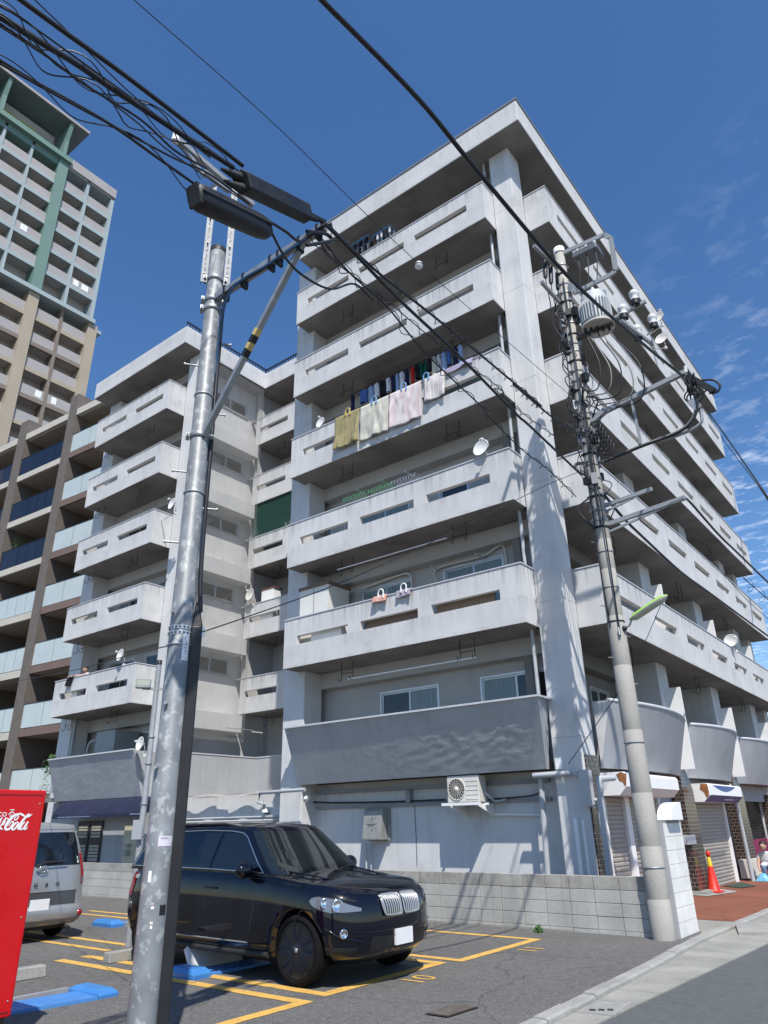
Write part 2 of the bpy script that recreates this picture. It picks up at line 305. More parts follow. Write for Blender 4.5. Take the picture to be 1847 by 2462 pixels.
# kerb stones and gutter slabs, each its own piece
LEFT = [(-3.72, -6), (-3.8, 7.04), (-3.93, 10.5), (-4.04, 12.5), (-4.02, 14.5), (-3.96, 17.16), (-3.9, 40)]
RIGHT = [(-3.33, -6), (-3.31, 7.36), (-3.18, 10.2), (-3.06, 12.85), (-3.02, 16), (-2.98, 20), (-2.96, 40)]
def at_y(pl, y):
    for (a, b), (c, d) in zip(pl, pl[1:]):
        if b <= y <= d: return a+(c-a)*(y-b)/(d-b)
kerb = struct(bpy.data.objects.new('kerb', None)); COL.objects.link(kerb)
gut = struct(bpy.data.objects.new('gutter', None)); COL.objects.link(gut)
y = -5.
while y < 38:
    l = .6 if y < 26 else 2.4
    a0, a1 = at_y(LEFT, y), at_y(LEFT, y+l-.012); h = .055+random.uniform(-.006, .006)
    bb = B().prism([(a0, y, -.05), (a0+.16, y, -.05), (a0+.15, y, h-.015), (a0+.12, y, h), (a0, y, h)], (a1-a0, l-.012, 0)); bb.build('kerb_stone', CONC, kerb)
    r0, r1 = at_y(RIGHT, y), at_y(RIGHT, y+l-.012)
    B().add([(a0+.16, y, .012), (r0, y, .016), (r1, y+l-.010, .016), (a1+.16, y+l-.010, .012), (a0+.16, y, -.05), (r0, y, -.05), (r1, y+l-.01, -.05), (a1+.16, y+l-.01, -.05)], [(0,1,2,3),(4,7,6,5),(0,4,5,1),(1,5,6,2),(2,6,7,3),(3,7,4,0)]).build('gutter_slab', CON2, gut)
    y += l
# drain grating slab in the gutter and small cover plates
g = thing('drain_cover', 'concrete drain cover with three finger slots set in the gutter', 'drain cover', (-3.46, 7.9, .02))
B().add([(-3.62, 7.56, .022), (-3.28, 7.62, .022), (-3.33, 8.24, .022), (-3.61, 8.06, .022), (-3.62, 7.56, .0), (-3.28, 7.62, .0), (-3.33, 8.24, .0), (-3.61, 8.06, .0)], [(0,1,2,3),(0,4,5,1),(1,5,6,2),(2,6,7,3),(3,7,4,0)]).build('slab', CONC, g)
for k in range(3):
    c = Vector((-3.53+.07*k, 7.70+.05*k, .024)); B().obox(c, (.028, .006, 0), (-.008, .03, 0), (0, 0, .002)).build('slot', DRK, g)
c2 = B().obox((-3.55, 14.2, .035), (.22, .10, 0), (-.16, .55, 0), (0, 0, .02)).build('cover_plate', CONC); tag(c2, 'flat grey concrete plate lying in the gutter beside the white block pillar', 'cover plate')
mh = thing('utility_cover', 'rusty rectangular utility cover set in the parking lot asphalt', 'manhole cover', (-4.7, 7.0, .004))
P4 = [(-4.84, 6.74), (-4.58, 6.76), (-4.54, 7.28), (-4.81, 7.29)]
B().quad(*[(x, y, .012) for x, y in P4]).build('frame', M('iron_frame', (.05, .035, .025), .8, var=.2), mh)
cc = (sum(p[0] for p in P4)/4, sum(p[1] for p in P4)/4)
B().quad(*[(cc[0]+(x-cc[0])*.86, cc[1]+(y-cc[1])*.92, .016) for x, y in P4]).build('lid', M('iron_lid', (.10, .085, .072), .85, var=.3, vs=9, fine=60), mh)
# yellow bay markings
def line(x0, x1, y0, y1, z=.0045):
    b = B(); n = max(2, int(max(x1-x0, y1-y0)/.12)); top = []; bot = []
    for i in range(n+1):
        t = i/n; j = lambda: random.uniform(-.006, .006)
        if x1-x0 > y1-y0: top.append((x0+(x1-x0)*t, y1+j(), z)); bot.append((x0+(x1-x0)*t, y0+j(), z))
        else: top.append((x1+j(), y0+(y1-y0)*t, z)); bot.append((x0+j(), y0+(y1-y0)*t, z))
    b.add(top+bot, [(i, n+1+i, n+2+i, i+1) for i in range(n)]); return struct(b.build('bay_line', YEL))
for a in ((-11.1, -6.30, 6.40, 6.56), (-6.295, -6.14, 4.3, 6.56), (-11.1, -6.21, 6.81, 6.97), (-6.37, -6.21, 6.975, 9.06), (-11.1, -6.21, 9.065, 9.21), (-11.1, -6.08, 9.37, 9.51), (-6.23, -6.08, 9.515, 11.56), (-11.1, -6.08, 11.565, 11.71),
          (-17.5, -11.35, 7.80, 7.93), (-17.5, -11.2, 7.30, 7.42), (-17, -11.4, 10.0, 10.12), (-17, -11.4, 10.45, 10.57), (-17, -11.4, 4.9, 5.02), (-16.5, -11.4, 5.3, 5.42)): line(*a, z=.0045+random.uniform(0, .001))
for s_, cx_, cy_ in (('10', -5.88, 8.11), ('11', -5.76, 10.75)):
    t_ = text_b(s_, .46); xf(t_, Matrix.Translation((cx_, cy_, .0055)) @ Matrix.Rotation(R(90), 4, 'Z')); struct(t_.build('bay_number', YEL))
# ------------------------------------------------------------------ block wall along the parking lot
bw = thing('block_wall', 'low weathered grey concrete block wall along the back of the parking lot', 'wall', (-12, 12.74, 0))
B().box(-29, -4.66, 12.70, 12.79, 0, .84).build('core', M('mortar', (.20, .195, .18), .95, var=.15, fine=80), bw)
MESH = {}
zc_ = [(.0, .065), (.07, .255), (.262, .450), (.457, .645), (.652, .85)]
xx = -4.66; n = 0
def jblock(x0, x1, y0, y1, z0, z1, mat, key):
    e = .006; b = B(); b.box(x0, x1, y0, y1, z0, z1); return b
while xx > -28.5:
    wd = .443
    for k, (a, c) in enumerate(zc_):
        dy = random.uniform(-.003, .003); key = (k, n % 3)
        if key not in MESH:
            MESH[key] = B().box(0, wd-.009, 0, .12+.004*(n % 3), a, c).mesh('block', BLT if k == 4 else BLO)
        o = bevel(link('block', MESH[key], bw), .004, 1) if n < 14 else link('block', MESH[key], bw)
        o.location = (xx-wd+.004, 12.68+dy, 0)
    xx -= wd; n += 1
B().box(-29, -6.0, 12.66, 12.678, 0, .03).build('footing', CON2, bw)
# white painted block pier beside the concrete pole
top = PX('F4', 290, 160, -4.27).z
wp = thing('block_pillar', 'white painted concrete block pillar standing beside the concrete utility pole', 'pillar', (-4.33, 13.2, 0))
B().box(-4.392, -4.275, 12.80, 13.73, 0, top-.01).build('core', BLO, wp)
nb = max(6, round(top/.2)); hb = top/nb
bl = B().box(0, .008, 0, .45, .003, hb-.003).mesh('block', BLW); br = B().box(0, .008, 0, .452, .003, hb-.003).mesh('block', BLW)
for k in range(nb):
    for j in range(2):
        o = bevel(link('block', (bl, br)[j], wp), .003, 1); o.location = (-4.274+random.uniform(-.001, .001), 12.812+.458*j, hb*k)
B().box(-4.40, -4.268, 12.77, 12.80, 0, top).build('end_face', PLB, wp)
B().box(-4.40, -4.268, 12.80, 13.735, top-.01, top+.035).build('cap', CONC, wp)
# arched white lamp hood on the pillar
lb = thing('letter_box', 'small white arched letter box on top of the white block pillar', 'letter box', (-4.34, 13.3, top+.035))
b = B(); n = 10; pts = [(-4.40, 12.95, top+.045)]+[(-4.40, 13.55-.6*math.cos(math.pi/2*i/n)**1, top+.045+.28*math.sin(math.pi/2*i/n)) for i in range(n+1)]+[(-4.40, 13.55, top+.045)]
b.prism(pts[1:], (.24, 0, 0)).build('body', WHT, lb)
for y0 in (13.02, 13.42): B().box(-4.36, -4.24, y0, y0+.09, top+.036, top+.0445).build('foot', BLK, lb)
# ================================================================== the apartment building
YB, XL, XR, YP, XE, XP, YE0, YE1 = 13.73, -14.24, -6.806, 14.337, -5.468, -6.16, 15.01, 33.6
Z3, H, HP = 5.654, 2.922, 1.344
zb = lambda k: Z3+(k-3)*H
GLW = M('net_curtain_glass', (.36, .36, .34), .12, var=.2, vs=3, sc=(11, 11, .3), spec=.7)
apt = thing('apartment_building', 'seven storey white concrete apartment building with slotted balcony parapets', 'building', (-10, 15, 0))
APT = lambda b, n, m, p=apt: b.build(n, m, p)
SLOT = [(.20, -.0)]
def window(x0, x1, z0, z1, Y, panes=(GLS, GLS), p=apt, axis='y', fr=ALU):
    """sliding window in a wall facing -Y (axis y) or +X (axis x)"""
    f = .045; b = B(); n = len(panes); w_ = (x1-x0)/n
    def bx(bb, a0, a1, d0, d1, c0, c1):
        if axis == 'y': bb.box(a0, a1, Y+d0, Y+d1, c0, c1)
        else: bb.box(Y-d1, Y-d0, a0, a1, c0, c1)
    for a in ((x0, x1, z0, z0+f), (x0, x1, z1-f, z1)): bx(b, a[0], a[1], -.03, .08, a[2], a[3])
    for a in (x0, x1-f): bx(b, a, a+f, -.03, .08, z0+f, z1-f)
    o = b.build('window', fr, p)
    for i, g_ in enumerate(panes):
        a0 = x0+f+(x1-x0-2*f)/n*i; a1 = x0+f+(x1-x0-2*f)/n*(i+1); d = .02 if i % 2 else .045
        s = B()
        for q in ((a0, a0+.03, z0+f, z1-f), (a1-.03, a1, z0+f, z1-f)): bx(s, q[0], q[1], d-.012, d+.014, q[2], q[3])
        for q in ((a0+.03, a1-.03, z0+f, z0+f+.04), (a0+.03, a1-.03, z1-f-.035, z1-f)): bx(s, q[0], q[1], d-.012, d+.014, q[2], q[3])
        s.build('sash', fr, o); g = B(); bx(g, a0+.03, a1-.03, d-.003, d+.003, z0+f+.04, z1-f-.035); g.build('pane', g_, o)
    return o
# ---- piers and walls, right block
def pier(x0, x1, y0, y1, z0=0, z1=20.2, m=PLG, nm='pier'):
    o = APT(B().box(x0, x1, y0, y1, z0, z1), nm, m); bevel(o, .02, 2); return o
pier(XR, XP, YP, YE0); pier(-14.8, -14.0, YP, 15.05)
for k in range(2, 8):                                   # construction joints on the corner pier
    APT(B().box(XR+.01, XP+.002, YP-.002, YP, zb(k)+.55, zb(k)+.56).box(XP, XP+.002, YP, YE0-.01, zb(k)+.55, zb(k)+.56), 'joint', PLB)
holes = []; WINS = []
for k in range(2, 8):
    f0 = zb(k)+.15
    ws = [(-12.1, -10.2, f0+.75, f0+2.08), (-8.98, -7.05, f0+.75, f0+2.08)] if k == 2 else [(-12.78, -10.91, f0+.02, f0+2.15), (-9.87, -8.04, f0+.02, f0+2.15)]
    WINS += [(k, *w_) for w_ in ws]
wb = B(); holed(wb, (-14.8, 15.3, 0), (1, 0, 0), (0, 1, 0), 0, 20.2, 14.8-6.5, .2, [(w_[1]+14.8, w_[2]+14.8, w_[3], w_[4]) for w_ in WINS]); APT(wb, 'wall', WAL)
for k, x0, x1, z0, z1 in WINS:
    pn = (GLS, GLC) if k == 2 else random.choice(((GLS, GLC), (GLC, GLC), (GLS, GLS), (GLW, GLS), (GLS, GLW)))
    window(x0, x1, z0, z1, 15.33, pn if x0 < -10 else pn[::-1])
for k in range(3, 8): window(-13.95, -13.3, zb(k)+.17, zb(k)+2.1, 15.26, (GLS,))
for k in range(3, 9): APT(B().box(-14.0, XR, 14.98, 15.3, zb(k)-.42, zb(k)-.003), 'beam', WAL)
HOOK = M('rusty_iron', (.05, .04, .035), .7, .5, var=.2)
def hook(p, x, y, z, parent, ax=(1, 0, 0)):             # clothes pole hanger under a slab
    a = Vector(ax); c = Vector((x, y, z)); pts = lambda o: [c+o, c+o+Vector((0, 0, -.42)), c+o+Vector((0, 0, -.5))-Vector((a.y, a.x, 0))*.05, c+o+Vector((0, 0, -.48))-Vector((a.y, a.x, 0))*.12, c+o+Vector((0, 0, -.40))-Vector((a.y, a.x, 0))*.13]
    b = B()
    for s in (-.2, .2): b.tube(pts(a*s), .010, 5)
    b.tube([c-a*.2+Vector((0, 0, -.3)), c+a*.2+Vector((0, 0, -.3))], .009, 5); return b.build('pole_hanger', HOOK, parent)
def balcony_y(k, x0, x1, Yf, Yw, slots, xb0, xb1, hooks=(), rail=True):
    z = zb(k); b = B(); holed(b, (x0, Yf, 0), (1, 0, 0), (0, 1, 0), z, z+HP, x1-x0, .13, [(s0-x0, s1-x0, z+.61, z+.85) for s0, s1 in slots])
    b.box(x1-.13, x1, Yf+.131, Yw, z, z+HP); b.box(x0, x0+.13, Yf+.131, Yw, z, z+HP)
    o = APT(b, 'balcony', PLA)
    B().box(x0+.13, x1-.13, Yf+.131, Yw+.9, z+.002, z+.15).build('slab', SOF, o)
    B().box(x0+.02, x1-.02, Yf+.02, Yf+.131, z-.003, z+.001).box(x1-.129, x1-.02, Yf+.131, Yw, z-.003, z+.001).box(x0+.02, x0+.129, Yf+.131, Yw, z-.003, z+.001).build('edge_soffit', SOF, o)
    B().box(x0-.02, x1+.02, Yf-.02, Yf+.15, z+HP, z+HP+.028).box(x1-.15, x1+.02, Yf+.151, Yw, z+HP, z+HP+.028).box(x0-.02, x0+.15, Yf+.151, Yw, z+HP, z+HP+.028).build('coping', COP, o)
    for hx in hooks: hook(None, hx, (Yf+.45), z, o)
    return o
SLR = [(-13.74, -11.9), (-11.47, -9.65), (-9.25, -7.38)]
for k in range(3, 8): balcony_y(k, XL, XR, YB, YP, SLR, 0, 0, (-12.3, -8.6))
for k in range(3, 8):
    APT(B().tube([(-7.03, 14.42, zb(k)+.15), (-7.03, 14.42, zb(k+1))], .045, 8), 'downpipe', PVC)
    APT(B().box(-6.93, XR+.002, 14.55, 15.3, zb(k)+.15, zb(k+1)-.002), 'return_wall', PLB)
APT(B().tube([(-7.03, 14.42, zb(2)+.15), (-7.03, 14.42, zb(3))], .045, 8), 'downpipe', PVC)
# 2nd floor parapet: leans outwards to the top, trowelled relief
def relief(x0t, x1t, x0b, x1b, yt, yb, zt, zbm, amp=.022):
    def fn(u, v):
        xt = x0t+(x1t-x0t)*u; xb = x0b+(x1b-x0b)*u; p = Vector((xb+(xt-xb)*v, yb+(yt-yb)*v, zbm+(zt-zbm)*v))
        e = min(1, u*12, (1-u)*12, v*6, (1-v)*6); n_ = noise.noise(Vector((p.x*1.4+p.z*1.0, p.z*3.2-p.x*.7, 3.1)))+.6*noise.noise(Vector((p.x*3.1+p.z*2, p.z*6-p.x*1.6, 9.7)))
        w1 = noise.noise(Vector((p.x*.8, p.z*1.6, 5))); r1 = 1-abs(noise.noise(Vector((p.x*1.5+p.z*1.1+w1*1.2, p.z*4.6-p.x*.9, 3.1)))*2); r2 = 1-abs(noise.noise(Vector((p.x*3.4+p.z*2+w1, p.z*9-p.x*2.2, 7.7)))*2); p.y -= e*amp*(.55*max(0, r1-.35)+.4*max(0, r2-.3)+.25*n_)*(.55 if x0t < -15 else min(1, max(.12, (p.x+12.6)/3.2))*(.5+.5*v)); return p
    b = B().grid(fn, 150, 36); return b
o = APT(relief(-14.07, -6.70, -14.07, -6.95, YB-.02, 14.27, 4.06, 2.69, .028), 'balcony', PLB)
B().add([(-14.07, YB-.02, 4.06), (-14.07, 14.27, 2.69), (-14.07, 14.45, 2.69), (-14.07, 14.45, 4.06)], [(0,1,2,3)]).build('end_wall', PLB, o); B().add([(-6.70, YB-.02, 4.06), (-6.95, 14.27, 2.69), (-6.95, 14.4, 2.69), (-6.80, 14.345, 4.06)], [(3,2,1,0)]).build('end_wall', PLB, o)
B().box(-14.07, -6.8, YB+.1, YB+.22, 3.9, 4.058).box(-14.0, XR-.2, 14.30, 15.3, 2.72, 2.86).build('slab', SOF, o)
B().box(-14.10, -6.68, YB-.06, YB+.16, 4.06, 4.10).box(-6.83, -6.68, YB+.161, YP, 4.06, 4.10).build('coping', COP, o)
# ---- ground floor, street-side wall of the right block facing the lot
APT(B().box(-14.0, XR, 14.93, 15.1, 0, 2.70), 'ground_wall', PLG)
pb = B(); pb.box(-13.95, -7.2, 14.81, 14.929, 2.47, 2.55).box(-13.95, -7.2, 14.85, 14.929, 2.10, 2.17).box(-10.95, -10.83, 14.77, 14.929, 2.175, 2.46)
APT(pb, 'trunking', PVD)
def pipe(name, pts, r, m, p, n=8): return B().tube(pts, r, n).build(name, m, p)
pipe('drain_pipe', [PY('Z8', 315, 470, 13.95), PY('Z8', 60, 490, 13.95), PY('Z8', 50, 545, 13.95), PY('Z8', 85, 548, 13.95), PY('Z8', 82, 575, 14.3)], .045, PVC, apt)
pipe('drain_pipe', [PY('Y1', 315, 512, 14.2), PY('Y1', 535, 497, 14.2)], .055, PVC, apt)
pipe('drain_pipe', [PY('Y1', 358, 530, 14.5), PY('Y1', 398, 1075, 14.5), (PY('Y1', 398, 1075, 14.5).x, 14.5, 0)], .06, PVC, apt)
pipe('drain_pipe', [(-6.28, 14.2, 2.55), (-6.18, 14.24, 2.5), (-6.1, 14.3, 2.1), (-5.98, 14.38, 2.05), (-5.95, 14.38, 1.4)], .06, PVC, apt)
pipe('drain_pipe', [PX('Y1', 775, 525, -5.72), PX('Y1', 690, 530, -5.72), PX('Y1', 692, 560, -5.74), PX('Y1', 750, 1078, -5.74), (-5.74, PX('Y1', 750, 1078, -5.74).y, 0)], .058, PVC, apt)
pipe('condensate_pipe', [PY('Z8', 1395, 612, 14.85), PY('Z8', 1659, 614, 14.85), PY('Y1', 360, 738, 14.85), PY('Y1', 365, 795, 14.85)], .022, WHT, apt)
pipe('cable_run', crom([PY('Z8', 320, 590, 14.8), PY('Z8', 330, 545, 14.8), PY('Z8', 500, 545, 14.81), PY('Z8', 800, 540, 14.81), PY('Z8', 1115, 528, 14.81)]), .022, CAB, apt, 6)
pipe('cable_run', crom([PY('Z8', 1370, 525, 14.8), PY('Z8', 1500, 515, 14.8), PY('Z8', 1640, 495, 14.8), PY('Z8', 1655, 440, 14.8)]), .016, CAB, apt, 6)
pipe('cable_run', [PY('Z8', 940, 560, 14.92), PY('Z8', 950, 750, 14.92), PY('Z8', 955, 905, 14.92)], .006, CAB, apt, 5)
APT(B().box(*sum([[a.x, b_.x] for a, b_ in [(PY('Y1', 445, 412, 14.30), PY('Y1', 478, 412, 14.30))]], []), 14.24, 14.336, PY('Y1', 460, 475, 14.3).z, PY('Y1', 460, 410, 14.3).z), 'meter_box', WHT)
mb = PX('Y1', 575, 540, -6.1); APT(B().box(-6.2, -6.02, 14.12, 14.335, 1.95, 2.62), 'conduit_box', PVC)
APT(B().box(-6.50, -6.42, 14.28, 14.336, .3, 1.75).box(-6.33, -6.29, 14.29, 14.336, .3, 1.72), 'conduit_duct', WHT)
# ---- roof slab and the small steps under it
rf = APT(B().box(XL, XE, YB, 34.3, 20.22, 21.06), 'roof', PLA); bevel(rf, .012, 1)
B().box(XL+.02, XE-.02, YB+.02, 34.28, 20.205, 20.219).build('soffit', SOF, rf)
B().box(XL-.03, XE+.03, YB-.03, 34.33, 21.06, 21.10).build('coping', M('roof_coping', (.24, .245, .25), .6, var=.1), rf)

# ================================================================== east side, along the street
XW = -7.4
PIE = [(20.0, 20.85), (25.25, 26.1), (30.5, 31.3), (32.85, 33.45)]
for a, c in PIE: pier(-7.4, XP, a, c)
ew = B(); eh = []
for k in range(2, 8):
    for c in (16.3, 18.2, 21.9, 23.6, 27.1, 28.9, 31.7):
        eh.append((c-15.0, c-15.0+1.3, zb(k)+.9 if k == 2 else zb(k)+.2, zb(k)+2.2))
holed(ew, (XW, YE0, 0), (0, 1, 0), (-1, 0, 0), 0, 20.2, 33.45-YE0, .2, eh); APT(ew, 'wall', M('street_wall_shaded', (.22, .21, .20), .85, var=.1, vs=1.2))  # wall colour darkened to carry the deep shade behind the parapet slots
for h_ in eh: window(h_[0]+15.01, h_[1]+15.01, h_[2], h_[3], XW-.02, (GLS, GLS), axis='x')
APT(B().box(-14.8, -7.61, 33.0, 33.4, 0, 20.2), 'wall', PLA)
SLE = [(15.72, 17.42), (18.35, 20.15), (21.0, 22.77), (23.56, 25.34), (26.13, 27.9), (28.75, 30.5), (31.35, 33.1)]
for k in range(3, 8):
    z = zb(k); b = B(); holed(b, (XE, YE0, 0), (0, 1, 0), (-1, 0, 0), z, z+HP, YE1-YE0, .13, [(s0-YE0, s1-YE0, z+.61, z+.85) for s0, s1 in SLE])
    b.box(XP, XE-.131, YE0, YE0+.13, z, z+HP); b.box(XP, XE-.131, YE1-.13, YE1, z, z+HP)
    o = APT(b, 'balcony', PLA)
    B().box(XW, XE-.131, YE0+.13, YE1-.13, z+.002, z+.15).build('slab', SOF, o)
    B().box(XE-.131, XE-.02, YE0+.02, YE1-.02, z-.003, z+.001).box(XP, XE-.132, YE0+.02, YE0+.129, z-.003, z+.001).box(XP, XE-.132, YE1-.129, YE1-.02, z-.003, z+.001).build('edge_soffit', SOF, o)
    B().box(XE-.15, XE+.02, YE0-.02, YE1+.02, z+HP, z+HP+.028).box(XP, XE-.151, YE0-.02, YE0+.15, z+HP, z+HP+.028).box(XP, XE-.151, YE1-.15, YE1+.02, z+HP, z+HP+.028).build('coping', COP, o)
    for hy in (17.4, 23.0, 28.4): hook(None, -5.95, hy, z, o, (0, 1, 0))
for k in range(3, 9): APT(B().box(XW+.001, XW+.3, YE0, 32.84, zb(k)-.4, zb(k)-.003), 'beam', bpy.data.materials['street_wall_shaded'])  # beams share the wall colour with the shade put in
for k in range(2, 4):
    for yc in (20.42, 25.68, 30.9): APT(B().box(XP, -5.75, yc-.03, yc+.03, zb(k)+.15, zb(k)+2.25), 'partition', WHT)
# curved second floor balconies, each leaning outwards
for a, c in ((15.22, 20.38), (20.95, 25.38), (25.95, 30.6), (31.1, 33.6)):
    def rim(t, zf): 
        s = math.sin(math.pi*t)**.8; y_ = a+(c-a)*t; return ((-5.80+.48*s)*zf+(-6.16+.36*s)*(1-zf), y_)
    o = APT(B().grid(lambda u, v: (*rim(u, v), 2.70+1.36*v), 36, 6), 'balcony', PLB)
    B().quad((-6.16, a, 4.06), (-6.16, a, 2.70), (*rim(0, 0), 2.70), (*rim(0, 1), 4.06)).build('end_wall', PLA, o); B().quad((*rim(1, 1), 4.06), (*rim(1, 0), 2.70), (-6.16, c, 2.70), (-6.16, c, 4.06)).build('end_wall', PLA, o)
    b = B(); N_ = 24; top_ = [Vector((*rim(i/N_, 1), 4.06)) for i in range(N_+1)]; b.tube([p+Vector((-.03, 0, .0)) for p in top_], .045, 6); b.build('coping', COP, o)
    b = B(); bot = [Vector((*rim(i/N_, 0), 2.703)) for i in range(N_+1)]+[Vector((-7.3, c, 2.703)), Vector((-7.3, a, 2.703))]; b.prism(bot, (0, 0, .14)); b.build('slab', SOF, o)
    b = B().grid(lambda u, v: (rim(u, v)[0]-.12, rim(u, v)[1], 2.72+1.33*v), 24, 2); b.build('inner_face', WAL, o)
# ---- shops: tiled piers, shutters, sign boxes
def tile_mat():
    m = bpy.data.materials.new('brown_tile'); m.use_nodes = True; t = m.node_tree; p = t.nodes['Principled BSDF']; g_ = t.nodes.new('ShaderNodeNewGeometry'); s = t.nodes.new('ShaderNodeSeparateXYZ'); a = t.nodes.new('ShaderNodeMath'); a.operation = 'ADD'; c = t.nodes.new('ShaderNodeCombineXYZ'); b = t.nodes.new('ShaderNodeTexBrick'); L = t.links
    L.new(g_.outputs['Position'], s.inputs[0]); L.new(s.outputs[0], a.inputs[0]); L.new(s.outputs[1], a.inputs[1]); L.new(a.outputs[0], c.inputs[0]); L.new(s.outputs[2], c.inputs[1]); L.new(c.outputs[0], b.inputs['Vector'])
    b.inputs['Scale'].default_value = 1; b.inputs['Brick Width'].default_value = .135; b.inputs['Row Height'].default_value = .092; b.inputs['Mortar Size'].default_value = .006; b.offset = .5
    b.inputs['Color1'].default_value = (.030, .019, .015, 1); b.inputs['Color2'].default_value = (.055, .033, .026, 1); b.inputs['Mortar'].default_value = (.22, .20, .175, 1)
    L.new(b.outputs['Color'], p.inputs['Base Color']); p.inputs['Roughness'].default_value = .22
    bp = t.nodes.new('ShaderNodeBump'); bp.inputs['Distance'].default_value = .004; bp.invert = True; L.new(b.outputs['Fac'], bp.inputs['Height']); L.new(bp.outputs[0], p.inputs['Normal']); return m
TIL = tile_mat()
APT(B().box(XP, XP+.03, 14.40, YE0+.02, 0, 2.93), 'tile_facing', TIL)
for (a, c), w0 in zip(PIE[:3], (.0, 0, 0)):
    b = B(); b.add([(XP-.3, a-.06, 0), (-6.02, a-.06, 0), (-6.02, c+.06, 0), (XP-.3, c+.06, 0), (XP-.3, a-.02, 2.4), (-6.02, a-.02, 2.4), (-6.02, c, 2.4), (XP-.3, c, 2.4), (XP-.3, a+.30, 3.05), (-6.12, a+.30, 3.05), (-6.12, c-.15, 3.05), (XP-.3, c-.15, 3.05)], [(0,1,5,4),(1,2,6,5),(2,3,7,6),(4,5,9,8),(5,6,10,9),(6,7,11,10)]); APT(b, 'tile_facing', TIL)
    APT(B().box(XP-.2, -5.86, a-.12, c+.12, 0, .09), 'plinth', CONC)
SHU = M('shutter', (.36, .335, .30), .5, .1, var=.06, vs=1.5)
def shutter(y0, y1, z1, X, p=apt):
    s = thing_part = B(); n_ = int(z1/.088); pts = []
    for i in range(n_):
        z = i*z1/n_; h_ = z1/n_; s.add([(X, y0, z), (X, y1, z), (X+.018, y1, z+h_*.35), (X+.018, y0, z+h_*.35), (X+.018, y1, z+h_*.8), (X+.018, y0, z+h_*.8), (X, y1, z+h_), (X, y0, z+h_)], [(0,1,2,3),(3,2,4,5),(5,4,6,7)])
    o = s.build('roller_shutter', SHU, p); o['kind'] = 'stuff'; return o
XS = -6.30
shutter(15.33, 16.42, 2.24, XS); shutter(16.68, 18.6, 2.24, XS); shutter(21.5, 24.35, 2.15, XS)
for y0 in (15.22, 16.42, 18.6, 21.32, 24.35): APT(B().box(XS-.05, XS+.08, y0, y0+(.26 if y0 == 16.42 else .12), 0, 2.28), 'shutter_post', WHT)
APT(B().box(XS-.15, XS-.05, YE0, 33, 2.2, 2.70).box(XS-.15, XS-.05, 18.72, 20, 0, 2.2), 'shop_wall', PLB)
APT(B().box(XS-.15, XS-.05, 24.47, 25.25, 0, 2.2).box(-7.3, -7.2, 26.1, 33, 0, 2.2), 'shop_wall', DRK)
MAG = M('magenta_cloth', (.20, .02, .07), .7, var=.12)
APT(B().box(-6.6, -6.52, 26.15, 30.4, 0, 1.02), 'shop_front', MAG); APT(B().box(-6.6, -6.54, 26.15, 30.4, 1.03, 2.2), 'shop_glass', GLS)
nt_ = thing('shop_notice', 'pale notice sheet hung in the dark window of the magenta shopfront', 'notice', (-6.5, 27.2, 1.3)); B().box(-6.53, -6.515, 26.75, 28.3, 1.05, 1.66).build('sheet', M('notice_paper', (.45, .47, .5), .6, var=.05), nt_)
mk = B()
for i_, (y_, z_, l_, d_) in enumerate(((26.95, 1.36, .12, .05), (27.05, 1.25, .10, -.08), (27.2, 1.33, .05, .12), (27.32, 1.28, .14, .02), (27.45, 1.36, .04, -.13), (27.62, 1.3, .13, .06), (27.75, 1.25, .05, .12), (27.0, 1.52, .2, .01), (27.35, 1.52, .25, .0))): mk.bar((-6.511, y_, z_), (-6.511, y_+l_, z_+d_), .004, .022)
mk.build('brush_marks', BLK, nt_)
# sign box 1: blank white box with a rusted corner; sign box 2: blue and white
def signbox(name, label, y0, y1, z0, z1, x0, x1, mats):
    r = thing(name, label, 'shop sign', (x0, (y0+y1)/2, z0)); b = B()
    prof = [(x0, z0), (x1-.16, z0), (x1, z0+.16), (x1, z1-.05), (x1-.05, z1), (x0, z1)]
    b.prism([(x, y0, z) for x, z in prof], (0, y1-y0, 0)).build('case', mats[0], r); return r
s1 = signbox('sign_box', 'blank white projecting sign box with rusted corner over first shutter', 15.05, 18.4, 2.16, 2.60, -6.2, -5.62, (WHT,))
B().add([(-5.617, 15.047, 2.36), (-5.645, 15.044, 2.31), (-5.68, 15.044, 2.40), (-5.75, 15.044, 2.43), (-5.80, 15.044, 2.55), (-5.70, 15.044, 2.595), (-5.617, 15.044, 2.56), (-5.617, 15.16, 2.58), (-5.617, 15.09, 2.45)], [(0,6,5,4,3,2,1),(0,8,7,6)]).build('rust_patch', RST, s1)
BL2 = M('sign_blue', (.015, .065, .25), .4, var=.05)
s2 = signbox('sign_box', 'blue and white projecting sign box over the beige roller shutter', 20.98, 24.4, 2.10, 2.55, -6.2, -5.66, (WHT,))
B().prism([(-5.657, 21.15, 2.265), (-5.657, 24.395, 2.265), (-5.822, 24.395, 2.10), (-5.822, 21.0, 2.10)], (.003, 0, -.003)).build('blue_band', BL2, s2)
B().add([(-5.656, 21.4+.9*i/8+.0, 2.515) for i in range(0, 9)]+[(-5.656, 21.4+2.4, 2.515)]+[(-5.656, 21.4+2.4*(1-i/12), 2.515-.15*math.sin(math.pi*i/12)) for i in range(1, 12)], [tuple(range(21))]).build('emblem', BL2, s2)
mk = B()
for i_ in range(9): mk.obox((-5.747, 22.75+.11*i_, 2.168), (0, .04, 0), (.012, 0, .012), (.002, 0, -.002))
mk.build('small_print', WHT, s2)
